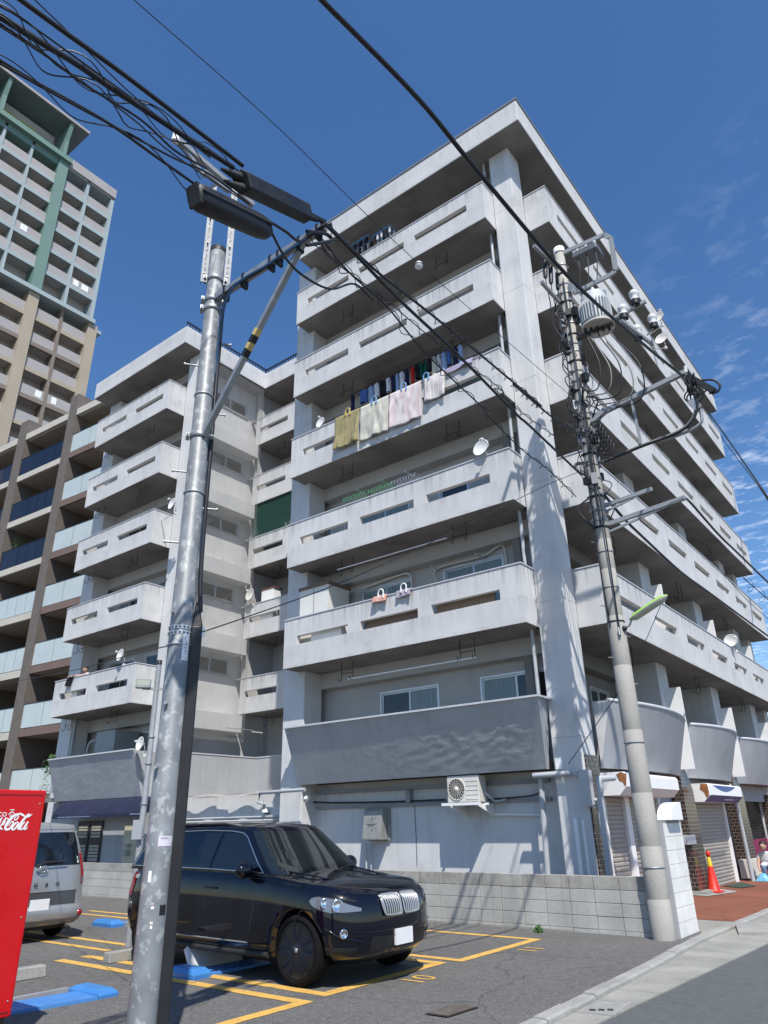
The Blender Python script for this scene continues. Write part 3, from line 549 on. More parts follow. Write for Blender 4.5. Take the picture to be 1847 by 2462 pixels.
B().add([(-5.69, 20.975, 2.22), (-5.74, 20.975, 2.19), (-5.79, 20.975, 2.33), (-5.88, 20.975, 2.40), (-5.84, 20.975, 2.54), (-5.67, 20.975, 2.53), (-5.66, 20.975, 2.32)], [(0,1,2,3,4,5,6)]).build('rust_patch', RST, s2)
pipe('downpipe', [(-5.95, 24.3, 2.6), (-5.92, 24.6, 2.3), (-5.92, 24.75, 0)], .06, PVC, apt)
# ================================================================== left block of the same building and the recess between
YL, LX0, LX1, YLP = 14.124, -27.23, -21.97, 14.973
pier(LX1, -21.2, YLP, 15.7); pier(-27.95, -27.08, YLP, 15.7)
lw = []
for k in range(2, 8):
    f0 = zb(k)+.15; lw += [(k, -26.7, -24.9, f0+(.75 if k == 2 else .02), f0+2.1), (k, -24.2, -22.4, f0+(.75 if k == 2 else .02), f0+2.1)]
b = B(); holed(b, (-27.95, 15.95, 0), (1, 0, 0), (0, 1, 0), 0, 20.2, 27.95-21.95, .2, [(w_[1]+27.95, w_[2]+27.95, w_[3], w_[4]) for w_ in lw]); APT(b, 'wall', WAL)
for k, x0, x1, z0, z1 in lw: window(x0, x1, z0, z1, 15.98, (GLS, GLS) if k % 2 else (GLC, GLS))
APT(B().box(-28.0, -27.82, 15.7, 22, 0, 20.2), 'wall', PLA)
for k in range(3, 9): APT(B().box(-27.08, LX1, 15.62, 15.949, zb(k)-.45, zb(k)-.003), 'beam', WAL)
SLL = [(-26.82, -24.93), (-24.29, -22.33)]
for k in range(3, 8):
    balcony_y(k, LX0, LX1, YL, YLP, SLL, 0, 0, (-26.6, -23.6))
    APT(B().tube([(-27.25, 15.02, zb(k)+.15), (-27.25, 15.02, zb(k+1))], .05, 8), 'downpipe', PVC)
APT(B().tube([(-26.99, 15.05, zb(2)+.15), (-26.99, 15.05, zb(3))], .05, 8), 'downpipe', PVC)
r2 = APT(B().box(-28.0, -21.2, YL, 28, 20.24, 21.06), 'roof', PLA); B().box(-27.98, -21.22, YL+.02, 27.9, 20.225, 20.239).build('soffit', SOF, r2)
r3 = APT(B().box(-21.199, -14.3, 18.62, 28, 20.24, 21.06), 'roof', PLA); B().box(-21.19, -14.32, 18.64, 27.9, 20.225, 20.239).build('soffit', SOF, r3)
RAIL = M('railing_dark', (.02, .024, .035), .5, .3, var=.1)
def railing(a, b_, parent, h_=.32):
    a, b_ = Vector(a), Vector(b_); l = (b_-a).length; bb = B(); n_ = int(l/.16)
    bb.bar(a+Vector((0,0,h_)), b_+Vector((0,0,h_)), .06, .05); bb.bar(a+Vector((0,0,.06)), b_+Vector((0,0,.06)), .05, .06)
    for i in range(n_+1):
        p = a.lerp(b_, i/n_); bb.bar(p, p+Vector((0,0,h_)), .028, .028, (0,1,0))
    return bb.build('railing', RAIL, parent)
railing((-21.35, 14.2, 21.06), (-21.35, 18.70, 21.06), r2); railing((-21.35, 18.75, 21.06), (-14.5, 18.75, 21.06), r3); railing((-27.8, 14.22, 21.06), (-21.4, 14.22, 21.06), r2, .05)
# 2nd floor parapet of the left block
o = APT(relief(-26.3, -21.05, -26.25, -21.0, 13.86, 14.30, 4.04, 2.66, .012), 'balcony', PLB)
B().add([(-21.05, 13.86, 4.04), (-21.0, 14.30, 2.66), (-21.0, 14.97, 2.66), (-21.19, 14.972, 4.04)], [(3,2,1,0)]).build('end_wall', PLB, o); b = B(); b.add([(-26.3, 13.86, 4.04), (-26.25, 14.30, 2.66), (-26.9, 14.97, 2.66), (-27.0, 14.97, 4.04)], [(0,1,2,3)]); b.build('end_wall', PLB, o)
B().box(-26.3, -21.08, 13.82, 14.0, 4.04, 4.085).build('coping', COP, o); B().box(-27.0, -21.3, 14.33, 15.9, 2.68, 2.8).build('slab', SOF, o)
# enclosed corner and pipework on that balcony
APT(B().box(-25.1, -23.9, 14.9, 15.9, 2.85, 5.0), 'enclosure', M('enclosure_panel', (.25, .29, .30), .4, var=.1))
APT(B().tube(crom([(-26.1, 15.2, 2.9), (-26.1, 15.2, 4.4), (-25.9, 15.2, 4.75), (-25.2, 15.2, 4.8)]), .05, 8), 'downpipe', PVC)
# ---- ground floor under it
APT(B().box(-27.1, -23.6, 14.75, 14.95, 0, 2.66).box(-22.33, -21.0, 14.75, 14.95, 0, 2.66).box(-23.599, -22.331, 14.76, 14.95, 0, 2.66), 'ground_wall', PLB)
LAT = M('lattice_dark', (.03, .025, .025), .6, var=.2)
lt = thing('lattice_door', 'dark door with two panels of square lattice under the navy awning', 'door', (-24.4, 14.74, 0))
for x0 in (-25.15, -24.35):
    B().box(x0, x0+.74, 14.70, 14.745, .05, 2.0).build('leaf', LAT, lt)
    pm = B()
    for i in range(8):
        for j in range(17):
            if j in (11, 12): continue
            pm.box(x0+.10+i*.07, x0+.145+i*.07, 14.692, 14.699, .18+j*.1, .25+j*.1)
    q = pm.build('lattice_lights', M('lattice_light', (.50, .48, .40), .5, var=.1), lt); q['kind'] = 'stuff'
dr = thing('cream_door', 'cream coloured door at the right end of the navy awning', 'door', (-22.9, 14.7, 0)); B().box(-22.32, -21.62, 14.70, 14.748, .02, 1.85).build('leaf', M('cream_paint', (.52, .48, .36), .5, var=.05), dr)
B().box(-22.05, -21.86, 14.55, 14.699, .95, 1.12).box(-22.05, -21.86, 14.57, 14.699, 1.2, 1.28).build('letter_flap', M('flap', (.3, .3, .27), .5), dr)
NAV = M('navy_canvas', (.012, .015, .042), .7, var=.12, vs=2, bump=.004, bs=6)
aw = thing('awning', 'faded navy canvas awning over the doors of the left block', 'awning', (-23, 13.6, 2.1))
def awn(u, v):
    x = -25.35+5.2*u; sag = .015*math.sin(u*math.pi*9); return (x, 14.25-.45*v**.6, 2.64-.46*v**1.2+sag*v)
b = B().grid(awn, 40, 8); b.add([awn(1, i/8) for i in range(9)]+[(-20.15, 14.25, 2.16)], [tuple(range(10))]); b.add([awn(0, i/8) for i in range(9)]+[(-25.35, 14.25, 2.16)], [tuple(range(9, -1, -1))]); b.build('canopy', NAV, aw)
b = B().grid(lambda u, v: (-25.35+5.2*u, 13.799-.003*math.sin(u*40), 2.18-.10*v), 40, 1); b.build('valance', NAV, aw)
PAL = M('faded_print', (.14, .16, .24), .7, var=.2, vs=6)
B().box(-24.95, -22.95, 13.788, 13.791, 2.10, 2.14).build('print_band', PAL, aw); B().box(-20.75, -20.2, 13.788, 13.791, 2.115, 2.16).build('print_band', PAL, aw)
# ---- recess: east-facing wall with windows between projecting bands
P0, P1 = -22.0, -21.4
rw = [(16.45, 18.3, 18.80+(k-7)*H, 19.45+(k-7)*H) for k in range(3, 8)]
b = B(); holed(b, (P0, 15.7, 0), (0, 1, 0), (-1, 0, 0), 0, 20.22, 12, .2, [(a-15.7, c-15.7, e, f) for a, c, e, f in rw]); APT(b, 'wall', PLG)
for a, c, e, f in rw: window(a, c, e, f, P0-.03, (GLS, GLS), axis='x'); APT(B().box(P0, P0+.06, a-.06, c+.06, e-.05, e), 'sill', PLB)
for k in range(3, 8): APT(B().box(P0+.001, P1, 15.701, 18.6, 16.66+(k-7)*H, 17.28+(k-7)*H), 'band', PLA)
# link balconies
for k in range(3, 8):
    z = zb(k); b = B(); holed(b, (-21.65, 18.62, 0), (1, 0, 0), (0, 1, 0), z, z+HP, 21.65-14.85, .13, [(.25, 2.03, z+.61, z+.85), (2.6, 4.4, z+.61, z+.85)]); o = APT(b, 'balcony', PLA)
    B().box(-21.64, -14.86, 18.751, 21, z+.002, z+.15).build('slab', SOF, o); B().box(-21.63, -14.87, 18.64, 18.75, z-.003, z+.001).build('edge_soffit', SOF, o)
    B().box(-22.4, -14.85, 18.60, 18.77, z+HP, z+HP+.028).build('coping', COP, o); hook(None, -20.4, 19.1, z, o)
lk = []
for k in range(2, 8): lk += [(k, -21.0, -19.2)]
b = B(); holed(b, (-21.8, 20.3, 0), (1, 0, 0), (0, 1, 0), 0, 20.22, 7.2, .2, [(21.8+a, 21.8+c, zb(k)+.2, zb(k)+2.2) for k, a, c in lk]); APT(b, 'wall', WAL)
for k, a, c in lk: window(a, c, zb(k)+.2, zb(k)+2.2, 20.33, (GLS, GLS))
for k in range(3, 8): APT(B().box(-21.8, -21.66, 18.76, 20.3, zb(k)+.15, zb(k+1)-.01), 'partition', WAL)
# west flank of the right block
APT(B().box(-14.79, -14.6, 15.05, 34, 0, 20.2), 'wall', PLB)
# second-floor parapet round the recess, eaves and ground-floor extension
o = APT(B().box(-21.2, -21.07, 15.71, 19.1, 2.7, 4.06).box(-21.2, -14.8, 19.101, 19.23, 2.7, 4.06), 'balcony', PLB); B().box(-21.22, -21.05, 15.71, 19.1, 4.06, 4.10).box(-21.05, -14.8, 19.08, 19.25, 4.06, 4.10).build('coping', COP, o)
EA = APT(B().box(-21.1, -14.81, 15.9, 19.1, 2.6, 2.68), 'extension_roof', CONC)
def eave(u, v): return (-21.1+6.28*u, 15.70-.14*v+.045*math.sin(u*26)*(u*3 % 1 > .25), 2.66-.07*v-.03*math.sin(u*17))
B().grid(eave, 60, 3).build('eaves', CONC, EA)
APT(B().box(-21.0, -14.81, 15.9, 16.05, 0, 2.6), 'ground_wall', PLG)
APT(B().tube([(-15.4, 15.75, 2.6), (-15.4, 15.75, .2)], .07, 8).box(-15.5, -15.3, 15.65, 15.86, 2.4, 2.58), 'downpipe', PVC)
APT(B().tube([(-21, 15.8, 1.98), (-14.9, 15.8, 1.98)], .03, 6).tube([(-21, 15.8, 1.88), (-14.9, 15.8, 1.88)], .035, 6), 'conduit', PVC)
for x in (-19.85, -18.5): 
    wh = thing('water_heater', 'white wall mounted gas water heater on the %s recess balcony' % ('left side of the' if x < -19 else 'right side of the'), 'water heater', (x, 20.2, 4.0)); B().box(x-.24, x+.24, 20.06, 20.29, 3.7, 4.55).build('case', WHT, wh); B().box(x-.2, x+.2, 20.05, 20.059, 4.44, 4.48).build('vent', BLK, wh); B().tube([(x, 20.2, 3.7), (x, 20.2, 3.1)], .02, 6).build('pipe', PVC, wh)
APT(B().tube([(-21.1, 17.6, 5.05), (-21.1, 19.0, 5.05)], .015, 6), 'laundry_pole', ALU)
# bird netting in front of the recess wall, and the green net
def netmat(name, col, alpha):
    m = bpy.data.materials.new(name); m.use_nodes = True; t = m.node_tree; p = t.nodes['Principled BSDF']; p.inputs['Base Color'].default_value = (*col, 1); p.inputs['Roughness'].default_value = .8
    tr = t.nodes.new('ShaderNodeBsdfTransparent'); mx = t.nodes.new('ShaderNodeMixShader'); mx.inputs[0].default_value = alpha; t.links.new(tr.outputs[0], mx.inputs[1]); t.links.new(p.outputs[0], mx.inputs[2]); t.links.new(mx.outputs[0], t.nodes['Material Output'].inputs['Surface']); return m
nb_ = B().box(-21.25, -21.247, 15.72, 18.61, 4.6, 20.23).build('bird_net', netmat('net_grey', (.35, .35, .34), .10)); tag(nb_, 'thin grey bird net hung in front of the window wall in the recess', 'net')
gn = B().box(-21.62, -14.85, 18.685, 18.688, zb(5)+HP+.03, zb(6)-.01).build('green_net', netmat('net_green', (.010, .07, .048), .42)); tag(gn, 'dark green mesh net closing a balcony in the recess', 'net')
# ================================================================== dark modern apartment block behind, left
FA, FB = Vector((-33.4, 17.0, 0)), Vector((-43.1, 16.2, 0)); fu = (FB-FA).normalized(); fn = Vector((fu.y, -fu.x, 0)); 
if fn.y > 0: fn = -fn
mod = thing('modern_apartment', 'brown modern apartment block with glass balcony panels left of the white building', 'building', (-38, 17, 0))
BRT = M('brown_tile_wall', (.135, .115, .10), .7, var=.12, vs=3, fine=60)
BRF = M('brown_fascia', (.17, .115, .095), .6, var=.06)
CRE = M('cream_slab', (.50, .47, .41), .7, var=.06)
SOT = M('taupe_soffit', (.30, .26, .22), .85, var=.06)
FRO = M('frosted_glass', (.48, .54, .53), .18, var=.05, vs=1.2, spec=.6)
NVG = M('navy_glass', (.012, .015, .028), .08, var=.2, vs=.7, spec=.35)
ins = lambda u, d, z: tuple(FA+fu*u-fn*d+Vector((0, 0, z)))          # along the facade, depth behind it
def fbox(b, u0, u1, d0, d1, z0, z1):
    vs = [ins(u, d, z) for z in (z0, z1) for u, d in ((u0, d0), (u1, d0), (u1, d1), (u0, d1))]
    return b.add(vs, [(0,3,2,1),(4,5,6,7),(0,1,5,4),(1,2,6,5),(2,3,7,6),(3,0,4,7)])
def pfac(z, x, y, d=0):
    q = PL(z, x, y, ins(0, d, 0)[:2], ins(10, d, 0)[:2]); return (q-FA).dot(fu), q.z
u1a, _ = pfac('Z4', 425, 620); u1b, _ = pfac('Z4', 385, 620); u2a, _ = pfac('Z4', 110, 880); u2b, _ = pfac('Z4', 70, 880)
bandz = [pfac('Z4', 380, 835)[1], pfac('Z4', 330, 1112)[1], pfac('Z4', 272, 1410)[1], pfac('Z4', 213, 1725)[1], pfac('Z7', 145, 275)[1], pfac('Z7', 83, 628)[1]]
HM = (bandz[0]-bandz[-1])/5; zr = pfac('Z4', 395, 570)[1]
per = u2a-u1a; cols = [(u1a-per, u1b-per), (u1a, u1b), (u2a, u2b), (u2a+per, u2b+per)]
for a, c in cols[1:]:
    b = B(); n_ = ins
    vs = [ins(a, 0, 0), ins(c, 0, 0), ins(c, 0, zr+1.0), ins(a, 0, zr+1.0), ins(a, 2.6, 0), ins(c, 2.6, 0), ins(c, 2.6, zr+1.0), ins(a, 2.6, zr+1.0)]
    b.add(vs, [(0,1,2,3),(4,7,6,5),(0,3,7,4),(1,5,6,2),(3,2,6,7)]).build('pillar', BRT, mod)
fbox(B(), cols[0][0]-.5, 26, 2.62, 3.2, 0, zr).build('wall', M('modern_wall', (.12, .105, .095), .8, var=.1), mod)
slabs = [bandz[0]+i*-HM for i in range(0, 8)]
uR = -8.
fbox(B(), uR, cols[1][0], .05, 2.6, zr-.42, zr).build('roof_edge', CRE, mod); fbox(B(), cols[1][1], cols[2][0], .05, 2.6, zr-.42, zr).build('roof_edge', CRE, mod); fbox(B(), cols[2][1], cols[3][0], .05, 2.6, zr-.42, zr).build('roof_edge', CRE, mod)
fbox(B(), uR, 20, .3, 2.6, zr-.45, zr-.421).build('roof_soffit', SOT, mod)
for i, z in enumerate(slabs):
    for j, (ua, ub) in enumerate(((uR, cols[1][0]), (cols[1][1], cols[2][0]), (cols[2][1], cols[3][0]))):
        m_ = BRF if j == 0 else CRE; zz = z if j == 0 else z-.06
        o = fbox(B(), ua, ub, .04, .16, zz, zz+.36).build('slab_edge', m_, mod); fbox(B(), ua, ub, .161, 2.6, zz+.01, zz+.2).build('slab', SOT, o)
        np_ = 6 if j == 0 else 5; w_ = (ub-ua)/np_; gm = FRO if (j == 0 or i >= 3) else NVG
        for q in range(np_):
            if ua+w_*(q+1) < -5.5: continue
            fbox(B(), ua+w_*q+.02, ua+w_*(q+1)-.02, .07, .085, zz+.40, zz+1.50).build('glass_panel', gm, o)
        fbox(B(), ua, ub, .055, .10, zz+1.50, zz+1.53).build('handrail', RAIL, o)
        if j: 
            wv = B(); fbox(wv, ua+.8, ua+2.6, 2.55, 2.61, zz+.4, zz+2.4); wv.build('window', GLS, o)
# ================================================================== tower far behind
tw = thing('residential_tower', 'tall residential tower with green upper storeys and tan lower storeys', 'building', (-67, 25, 0))
K = .903; ty = lambda y: y*K; tz = lambda z: 1.7+(z-1.7)*K; TX = -65.0
TGR = M('tower_green', (.135, .23, .20), .7, var=.04, vs=.4); TBL = M('tower_blue_grey', (.32, .385, .40), .7, var=.04, vs=.4); TTN = M('tower_tan', (.36, .31, .235), .7, var=.05, vs=.4); TTD = M('tower_brown', (.20, .165, .135), .7, var=.05, vs=.4); TPA = M('tower_panel', (.36, .34, .33), .5, var=.05, vs=.6); TIN = M('tower_inner', (.46, .44, .42), .8, var=.06)
TRD = M('tower_roof', (.12, .15, .15), .6, var=.08)
FL = [80.45-3.435*i for i in range(26)]     # floor lines in fitting units
def tbox(y0, y1, x0, x1, z0, z1, nm, m, p=tw): return B().box(TX+x0, TX+x1, ty(y0), ty(y1), tz(z0), tz(z1)).build(nm, m, p)
tbox(2, 35.2, -12, -1.9, -3, 80.5, 'wall', TIN)
for z in FL[1:19]: tbox(2, 34.0, -1.9, -.485, z-.1, z+.15, 'slab', TIN)
bays = [(9.0, 15.6), (16.3, 22.95, ), (23.35, 26.48), (27.72, 30.58), (30.95, 34.0)]
bays = [(8.0, 11.6), (11.95, 15.2), (16.4, 19.65), (19.95, 23.04), (23.35, 26.48), (27.72, 30.58), (30.95, 34.0)]
zsplit = FL[6]+.2
for (y0, y1) in ((15.2, 16.4), (26.48, 27.72)):
    tbox(y0, y1, -1.9, .0, zsplit, 81.0, 'pillar', TGR); tbox(y0, y1, -1.9, .0, -3, zsplit-.6, 'pillar', TTN)
for (y0, y1) in ((11.6, 11.95), (19.65, 19.95), (23.04, 23.35), (30.58, 30.95)):
    tbox(y0, y1, -1.6, -.25, zsplit, 80.4, 'mullion', TBL); tbox(y0, y1, -1.6, -.25, -3, zsplit-.6, 'mullion', TTD)
tbox(34.0, 34.45, -1.9, -.12, zsplit, 80.2, 'pillar', TBL); tbox(34.0, 35.2, -1.9, -.02, -3, zsplit-.6, 'pillar', TTN); tbox(35.1, 35.5, -4.2, -3.4, zsplit, 79, 'pillar', TBL)
for i, z in enumerate(FL[:19]):
    up = i < 6
    for j, (y0, y1) in enumerate(bays):
        if y1 < 17 and i > 0 and j < 2 and i > 22: continue
        low = j >= 5
        if i == 0:
            tbox(y0, y1, -1.6, -.2, z-.55 if not low else z-.05, z+.6 if not low else z+.8, 'beam', TGR if not low else TBL)
        else:
            tbox(y0, y1, -.48, -.22, z-.30, z+.22, 'slab_edge', TBL if up else (TTN if i % 2 else TTD))
        if z-3.435 > 14 and i != 5: 
            zf = FL[i+1]+.25
            tbox(y0, y1, -.42, -.34, zf-.03, zf+1.25, 'parapet_panel', TPA)
tbox(7.5, 27.9, -1.9, .35, 80.95, 81.7, 'cornice', TGR); tbox(7.5, 34.6, -2.2, .3, zsplit-.62, zsplit-.05, 'cornice', TBL); tbox(34.6, 36.3, -4.2, -1.0, zsplit-.62, zsplit-.15, 'cornice', TBL)
tbox(27.8, 34.5, -2, .02, 80.65, 82.1, 'parapet', TPA)
tbox(7.5, 26.2, -6, -2.4, 81.0, 86.5, 'penthouse', TIN); tbox(7.5, 25.6, -2.4, -1.2, 81.7, 83.6, 'parapet', TPA)
b = B(); b.add([(TX+.6, ty(6), tz(87.2)), (TX+.6, ty(29.1), tz(87.2)), (TX-7, ty(28.6), tz(86.2)), (TX-7, ty(6), tz(86.2)), (TX+.6, ty(6), tz(87.6)), (TX+.6, ty(29.1), tz(87.6)), (TX-7, ty(28.6), tz(86.6)), (TX-7, ty(6), tz(86.6))], [(0,3,2,1),(4,5,6,7),(0,1,5,4),(1,2,6,5),(2,3,7,6),(3,0,4,7)]).build('roof', TRD, tw)
B().box(TX+.58, TX+.75, ty(6), ty(29.1), tz(87.25), tz(87.62)).build('roof_edge', TPA, tw)
for y_ in (14.5, 18.5, 26.6):
    B().prism([(TX-2.2, ty(y_), tz(81.7)), (TX+.1, ty(y_), tz(81.7)), (TX+.1, ty(y_), tz(84.4)), (TX+.55, ty(y_), tz(87.1)), (TX-2.2, ty(y_), tz(86.7))], (0, ty(.45)-ty(0), 0)).build('roof_fin', TGR, tw)
YG = M('yellow_green_glass', (.40, .45, .16), .4, var=.1)
for k in range(6): tbox(19.0+k*1.25, 20.1+k*1.25, -2.3, -2.25, 84.2, 85.3, 'glass_panel', YG if k < 4 else TPA)
for j, i, y0, y1, lb_ in ((4, 3, 24.0, 24.8, 'pale bedding left of the green tower pillar'), (6, 4, 31.3, 32.0, 'left of two white sheets on the same green tower balcony'), (6, 4, 32.4, 33.3, 'right of two white sheets on the same green tower balcony'), (5, 9, 29.6, 30.3, 'white sheet left of the brown mullion on the tan tower storeys'), (6, 9, 31.5, 32.1, 'white sheet right of the brown mullion on the tan tower storeys'), (4, 8, 23.6, 24.5, 'white sheet left of the tan tower pillar')):
    zz = FL[i+1]+.5; q = tbox(y0, y1, -.338, -.31, zz, zz+.85, 'hanging_sheet', WHT, None); tag(q, lb_, 'bedding', 'bedding on the tower balconies')
# ================================================================== utility poles and lines
ZONE['Z1'] = (0, 0, .42194)
def PD(z, x, y, D): d = ray(z, x, y); return CAM + d*(D/math.hypot(d.x, d.y))
# ---- near galvanised steel pole
P1 = Vector((-5.68, 4.10, 0)); rv = Vector((.586, .810, 0))       # to its right as seen from the street
p1 = thing('steel_pole', 'tall galvanised steel utility pole standing in the parking lot in front', 'utility pole', P1)
def steelmat():
    m = bpy.data.materials.new('spangled_zinc'); m.use_nodes = True; t = m.node_tree; L = t.links; p = t.nodes['Principled BSDF']; g = t.nodes.new('ShaderNodeNewGeometry')
    mp_ = t.nodes.new('ShaderNodeMapping'); mp_.inputs['Scale'].default_value = (1, 1, .8); L.new(g.outputs['Position'], mp_.inputs[0])
    n = t.nodes.new('ShaderNodeTexNoise'); n.inputs['Scale'].default_value = 12; n.inputs['Detail'].default_value = 5; n.inputs['Roughness'].default_value = .65; L.new(mp_.outputs[0], n.inputs['Vector'])
    r = t.nodes.new('ShaderNodeValToRGB'); e = r.color_ramp.elements; e[0].position = .54; e[0].color = (.20, .213, .222, 1); e[1].position = .62; e[1].color = (.36, .375, .37, 1); L.new(n.outputs['Fac'], r.inputs[0])
    n2 = t.nodes.new('ShaderNodeTexNoise'); n2.inputs['Scale'].default_value = 5; n2.inputs['Detail'].default_value = 5; L.new(g.outputs['Position'], n2.inputs['Vector'])
    mr = t.nodes.new('ShaderNodeMapRange'); mr.inputs[1].default_value = .3; mr.inputs[2].default_value = .7; mr.inputs[3].default_value = .8; mr.inputs[4].default_value = 1.2; L.new(n2.outputs['Fac'], mr.inputs[0])
    x = t.nodes.new('ShaderNodeMix'); x.data_type = 'RGBA'; x.blend_type = 'MULTIPLY'; x.inputs['Factor'].default_value = 1; L.new(r.outputs[0], x.inputs['A']); L.new(mr.outputs[0], x.inputs['B']); L.new(x.outputs['Result'], p.inputs['Base Color'])
    p.inputs['Metallic'].default_value = .12; p.inputs['Roughness'].default_value = .5; return m
ZNC = steelmat()
ztop = PD('Y6', 345, 985, 7).z
rr = lambda z: .121-.032*z/ztop
prof = [(rr(0), 0)]
for zj in (2.4, 3.9, 5.3, 6.6, 7.6): prof += [(rr(zj), zj), (rr(zj)-.003, zj+.006)]
prof += [(rr(ztop), ztop), (.0001, ztop+.01)]
B().lathe(prof, 32, Matrix.Translation(P1)).build('shaft', ZNC, p1)
B().lathe([(rr(ztop)+.004, ztop-.05), (rr(ztop)+.004, ztop+.012), (.0001, ztop+.02)], 24, Matrix.Translation(P1)).build('cap', BLK, p1)
zg = PD('D', 428, 1300, 7).z
gc = P1+rv*(.121+.048)
gq_ = P1+rv*.150; vq = Vector((-rv.y, rv.x, 0)); b = B(); b.obox(gq_+Vector((0, 0, (zg-.25)/2)), rv*.052, vq*.05, (0, 0, (zg-.25)/2)); b.add([gq_+rv*(sx*.052)+vq*(sy*.05)+Vector((0, 0, zg-.25)) for sx, sy in ((-1,-1),(1,-1),(1,1),(-1,1))]+[gq_-rv*.02+rv*(sx*.014)+vq*(sy*.014)+Vector((0, 0, zg)) for sx, sy in ((-1,-1),(1,-1),(1,1),(-1,1))], [(0,1,5,4),(1,2,6,5),(2,3,7,6),(3,0,4,7),(4,5,6,7)]); bevel(b.build('cable_guard', BLK, p1), .012, 2)
up = [gc+Vector((0, 0, zg-.1)), P1+rv*(rr(4)+.03)+Vector((0, 0, zg+.4)), P1+rv*(rr(5)+.025)+Vector((0, 0, 5.5)), P1+rv*(.12)+Vector((0, 0, 6.7))]
armA = PY('D', 462, 648, 4.08); armB = PY('D', 702, 488, 4.08); armz = (armA.z+armB.z)/2
armA = Vector((P1.x+.05, 4.08, armz)); armB = Vector((armB.x, 4.08, armz))
b = B().tube(crom(up+[Vector((P1.x+.35, 4.03, armz-.13)), Vector((P1.x+.9, 4.03, armz-.09)), Vector((armB.x-.1, 4.03, armz-.06)), armB+Vector((.05, -.03, -.02))], 6), .022, 7); b.build('riser_cable', CAB, p1)
b = B().tube(crom([gc+Vector((0, 0, zg-.2)), P1+rv*(rr(4)+.012)-Vector((rv.y, -rv.x, 0))*.03+Vector((0, 0, zg+.6)), P1+rv*.10-Vector((rv.y, -rv.x, 0))*.03+Vector((0, 0, 6.4)), Vector((P1.x+.4, 4.0, armz-.2)), Vector((P1.x+1.1, 4.0, armz-.12)), Vector((armB.x-.2, 4.02, armz-.09))], 6), .014, 6); b.build('riser_cable', M('cable_blue', (.03, .10, .22), .5), p1)
B().bar(armA, armB, .075, .075).build('arm', STL, p1)
br0 = PY('D', 452, 935, 4.08); br0 = Vector((P1.x+.09, 4.08, br0.z)); br1 = PY('D', 655, 540, 4.08); br1.z = armz-.03
B().bar(br0, br1, .06, .05).build('brace', STL, p1)
for k, t in enumerate((.43, .465, .50, .535)):
    c = br0.lerp(br1, t); d = (br1-br0).normalized(); B().bar(c-d*.045, c+d*.045, .066, .056).build('warning_band', (BLK, M('band_yellow', (.55, .42, .16), .6))[k % 2], p1)
for t in (.12, .3, .55, .62, .8, .95): 
    c = armA.lerp(armB, t); B().bar(c-Vector((.018, 0, .035)), c+Vector((.018, 0, -.035)), .085, .19).build('cable_tie', BLK, p1)
def collar(c, r, z, h_, p, m=STL, nm='band', bolts=True):
    b = B().lathe([(r+.004, z-h_/2), (r+.010, z-h_/2+.002), (r+.010, z+h_/2-.002), (r+.004, z+h_/2)], 24, Matrix.Translation(Vector((c.x, c.y, 0))))
    if bolts:
        for s in (-1, 1):
            q = Vector((c.x, c.y, z))+rv*s*(r+.03); b.bar(q-Vector((rv.y, -rv.x, 0))*.05, q+Vector((rv.y, -rv.x, 0))*.05, .035, h_*.8)
            b.tube([q-Vector((rv.y, -rv.x, 0))*.09, q+Vector((rv.y, -rv.x, 0))*.07], .008, 5)
    return b.build(nm, m, p)
for zz in (br0.z+.02, armz, 7.3, 7.75): collar(P1, rr(zz), zz, .06, p1)
for zz in (4.9, 5.6, 6.1, 3.3): collar(P1, rr(zz)+.001, zz, .012, p1, ALU, 'strap', False)
zb1 = PD('Z7', 1010, 60, 7).z
for dz in (0, .055): 
    b = B().lathe([(rr(zb1)+.003, zb1+dz-.016), (rr(zb1)+.006, zb1+dz+.016)], 28, Matrix.Translation(P1)); b.bar(P1+rv*.10+Vector((0, 0, zb1+dz)), P1+rv*.235+Vector((.03, -.04, zb1+dz)), .012, .032); b.build('perforated_band', ALU, p1)
    b = B()
    for k in range(18):
        a = 2*math.pi*k/18; b.obox(P1+Vector((math.cos(a)*(rr(zb1)+.0065), math.sin(a)*(rr(zb1)+.0065), zb1+dz)), (-math.sin(a)*.009, math.cos(a)*.009, 0), (math.cos(a)*.002, math.sin(a)*.002, 0), (0, 0, .007))
    b.build('band_holes', BLK, p1)
for zz, s in ((4.35, -1), (5.15, -1), (5.9, 1), (6.5, -1), (6.85, 1), (4.75, 1)):      # step bolts
    a = P1+Vector((0, 0, zz)); B().tube([a+rv*s*.08, a+rv*s*.24], .011, 6).tube([a+rv*s*.235, a+rv*s*.25], .018, 6).build('step_bolt', STL, p1)
vv = Vector((-rv.y, rv.x, 0))
for zz, s in ((2.2, 0), (2.75, .03), (1.35, -.05), (3.6, .0)): B().tube([P1+rv*(-.09+s)-vv*.075+Vector((0, 0, zz)), P1+rv*(-.10+s)-vv*.125+Vector((0, 0, zz))], .016, 8).build('screw_hole', STL, p1)
def sticker(z, x0, x1, y0, y1, m, p=p1, nm='sticker', off=.002):
    """label wrapped on the pole's face"""
    a = PD(z, x0, y1, 7); c = PD(z, x1, y0, 7); z0, z1 = a.z, c.z; u0 = (a-P1).dot(rv); u1 = (c-P1).dot(rv); r_ = rr(z0)+off; b = B()
    th = lambda u: math.asin(max(-.97, min(.97, u/r_)))
    b.grid(lambda u, v: tuple(P1+rv*r_*math.sin(th(u0)+(th(u1)-th(u0))*u)-vv*(-1)*0+(-1)*vv*(-r_*math.cos(th(u0)+(th(u1)-th(u0))*u))*(-1)+Vector((0, 0, z0+(z1-z0)*v))), 8, 2)
    return b.build(nm, m, p)
ZONE['K1'] = (370, 1480, .0663); ZONE['K2'] = (350, 1980, .252)
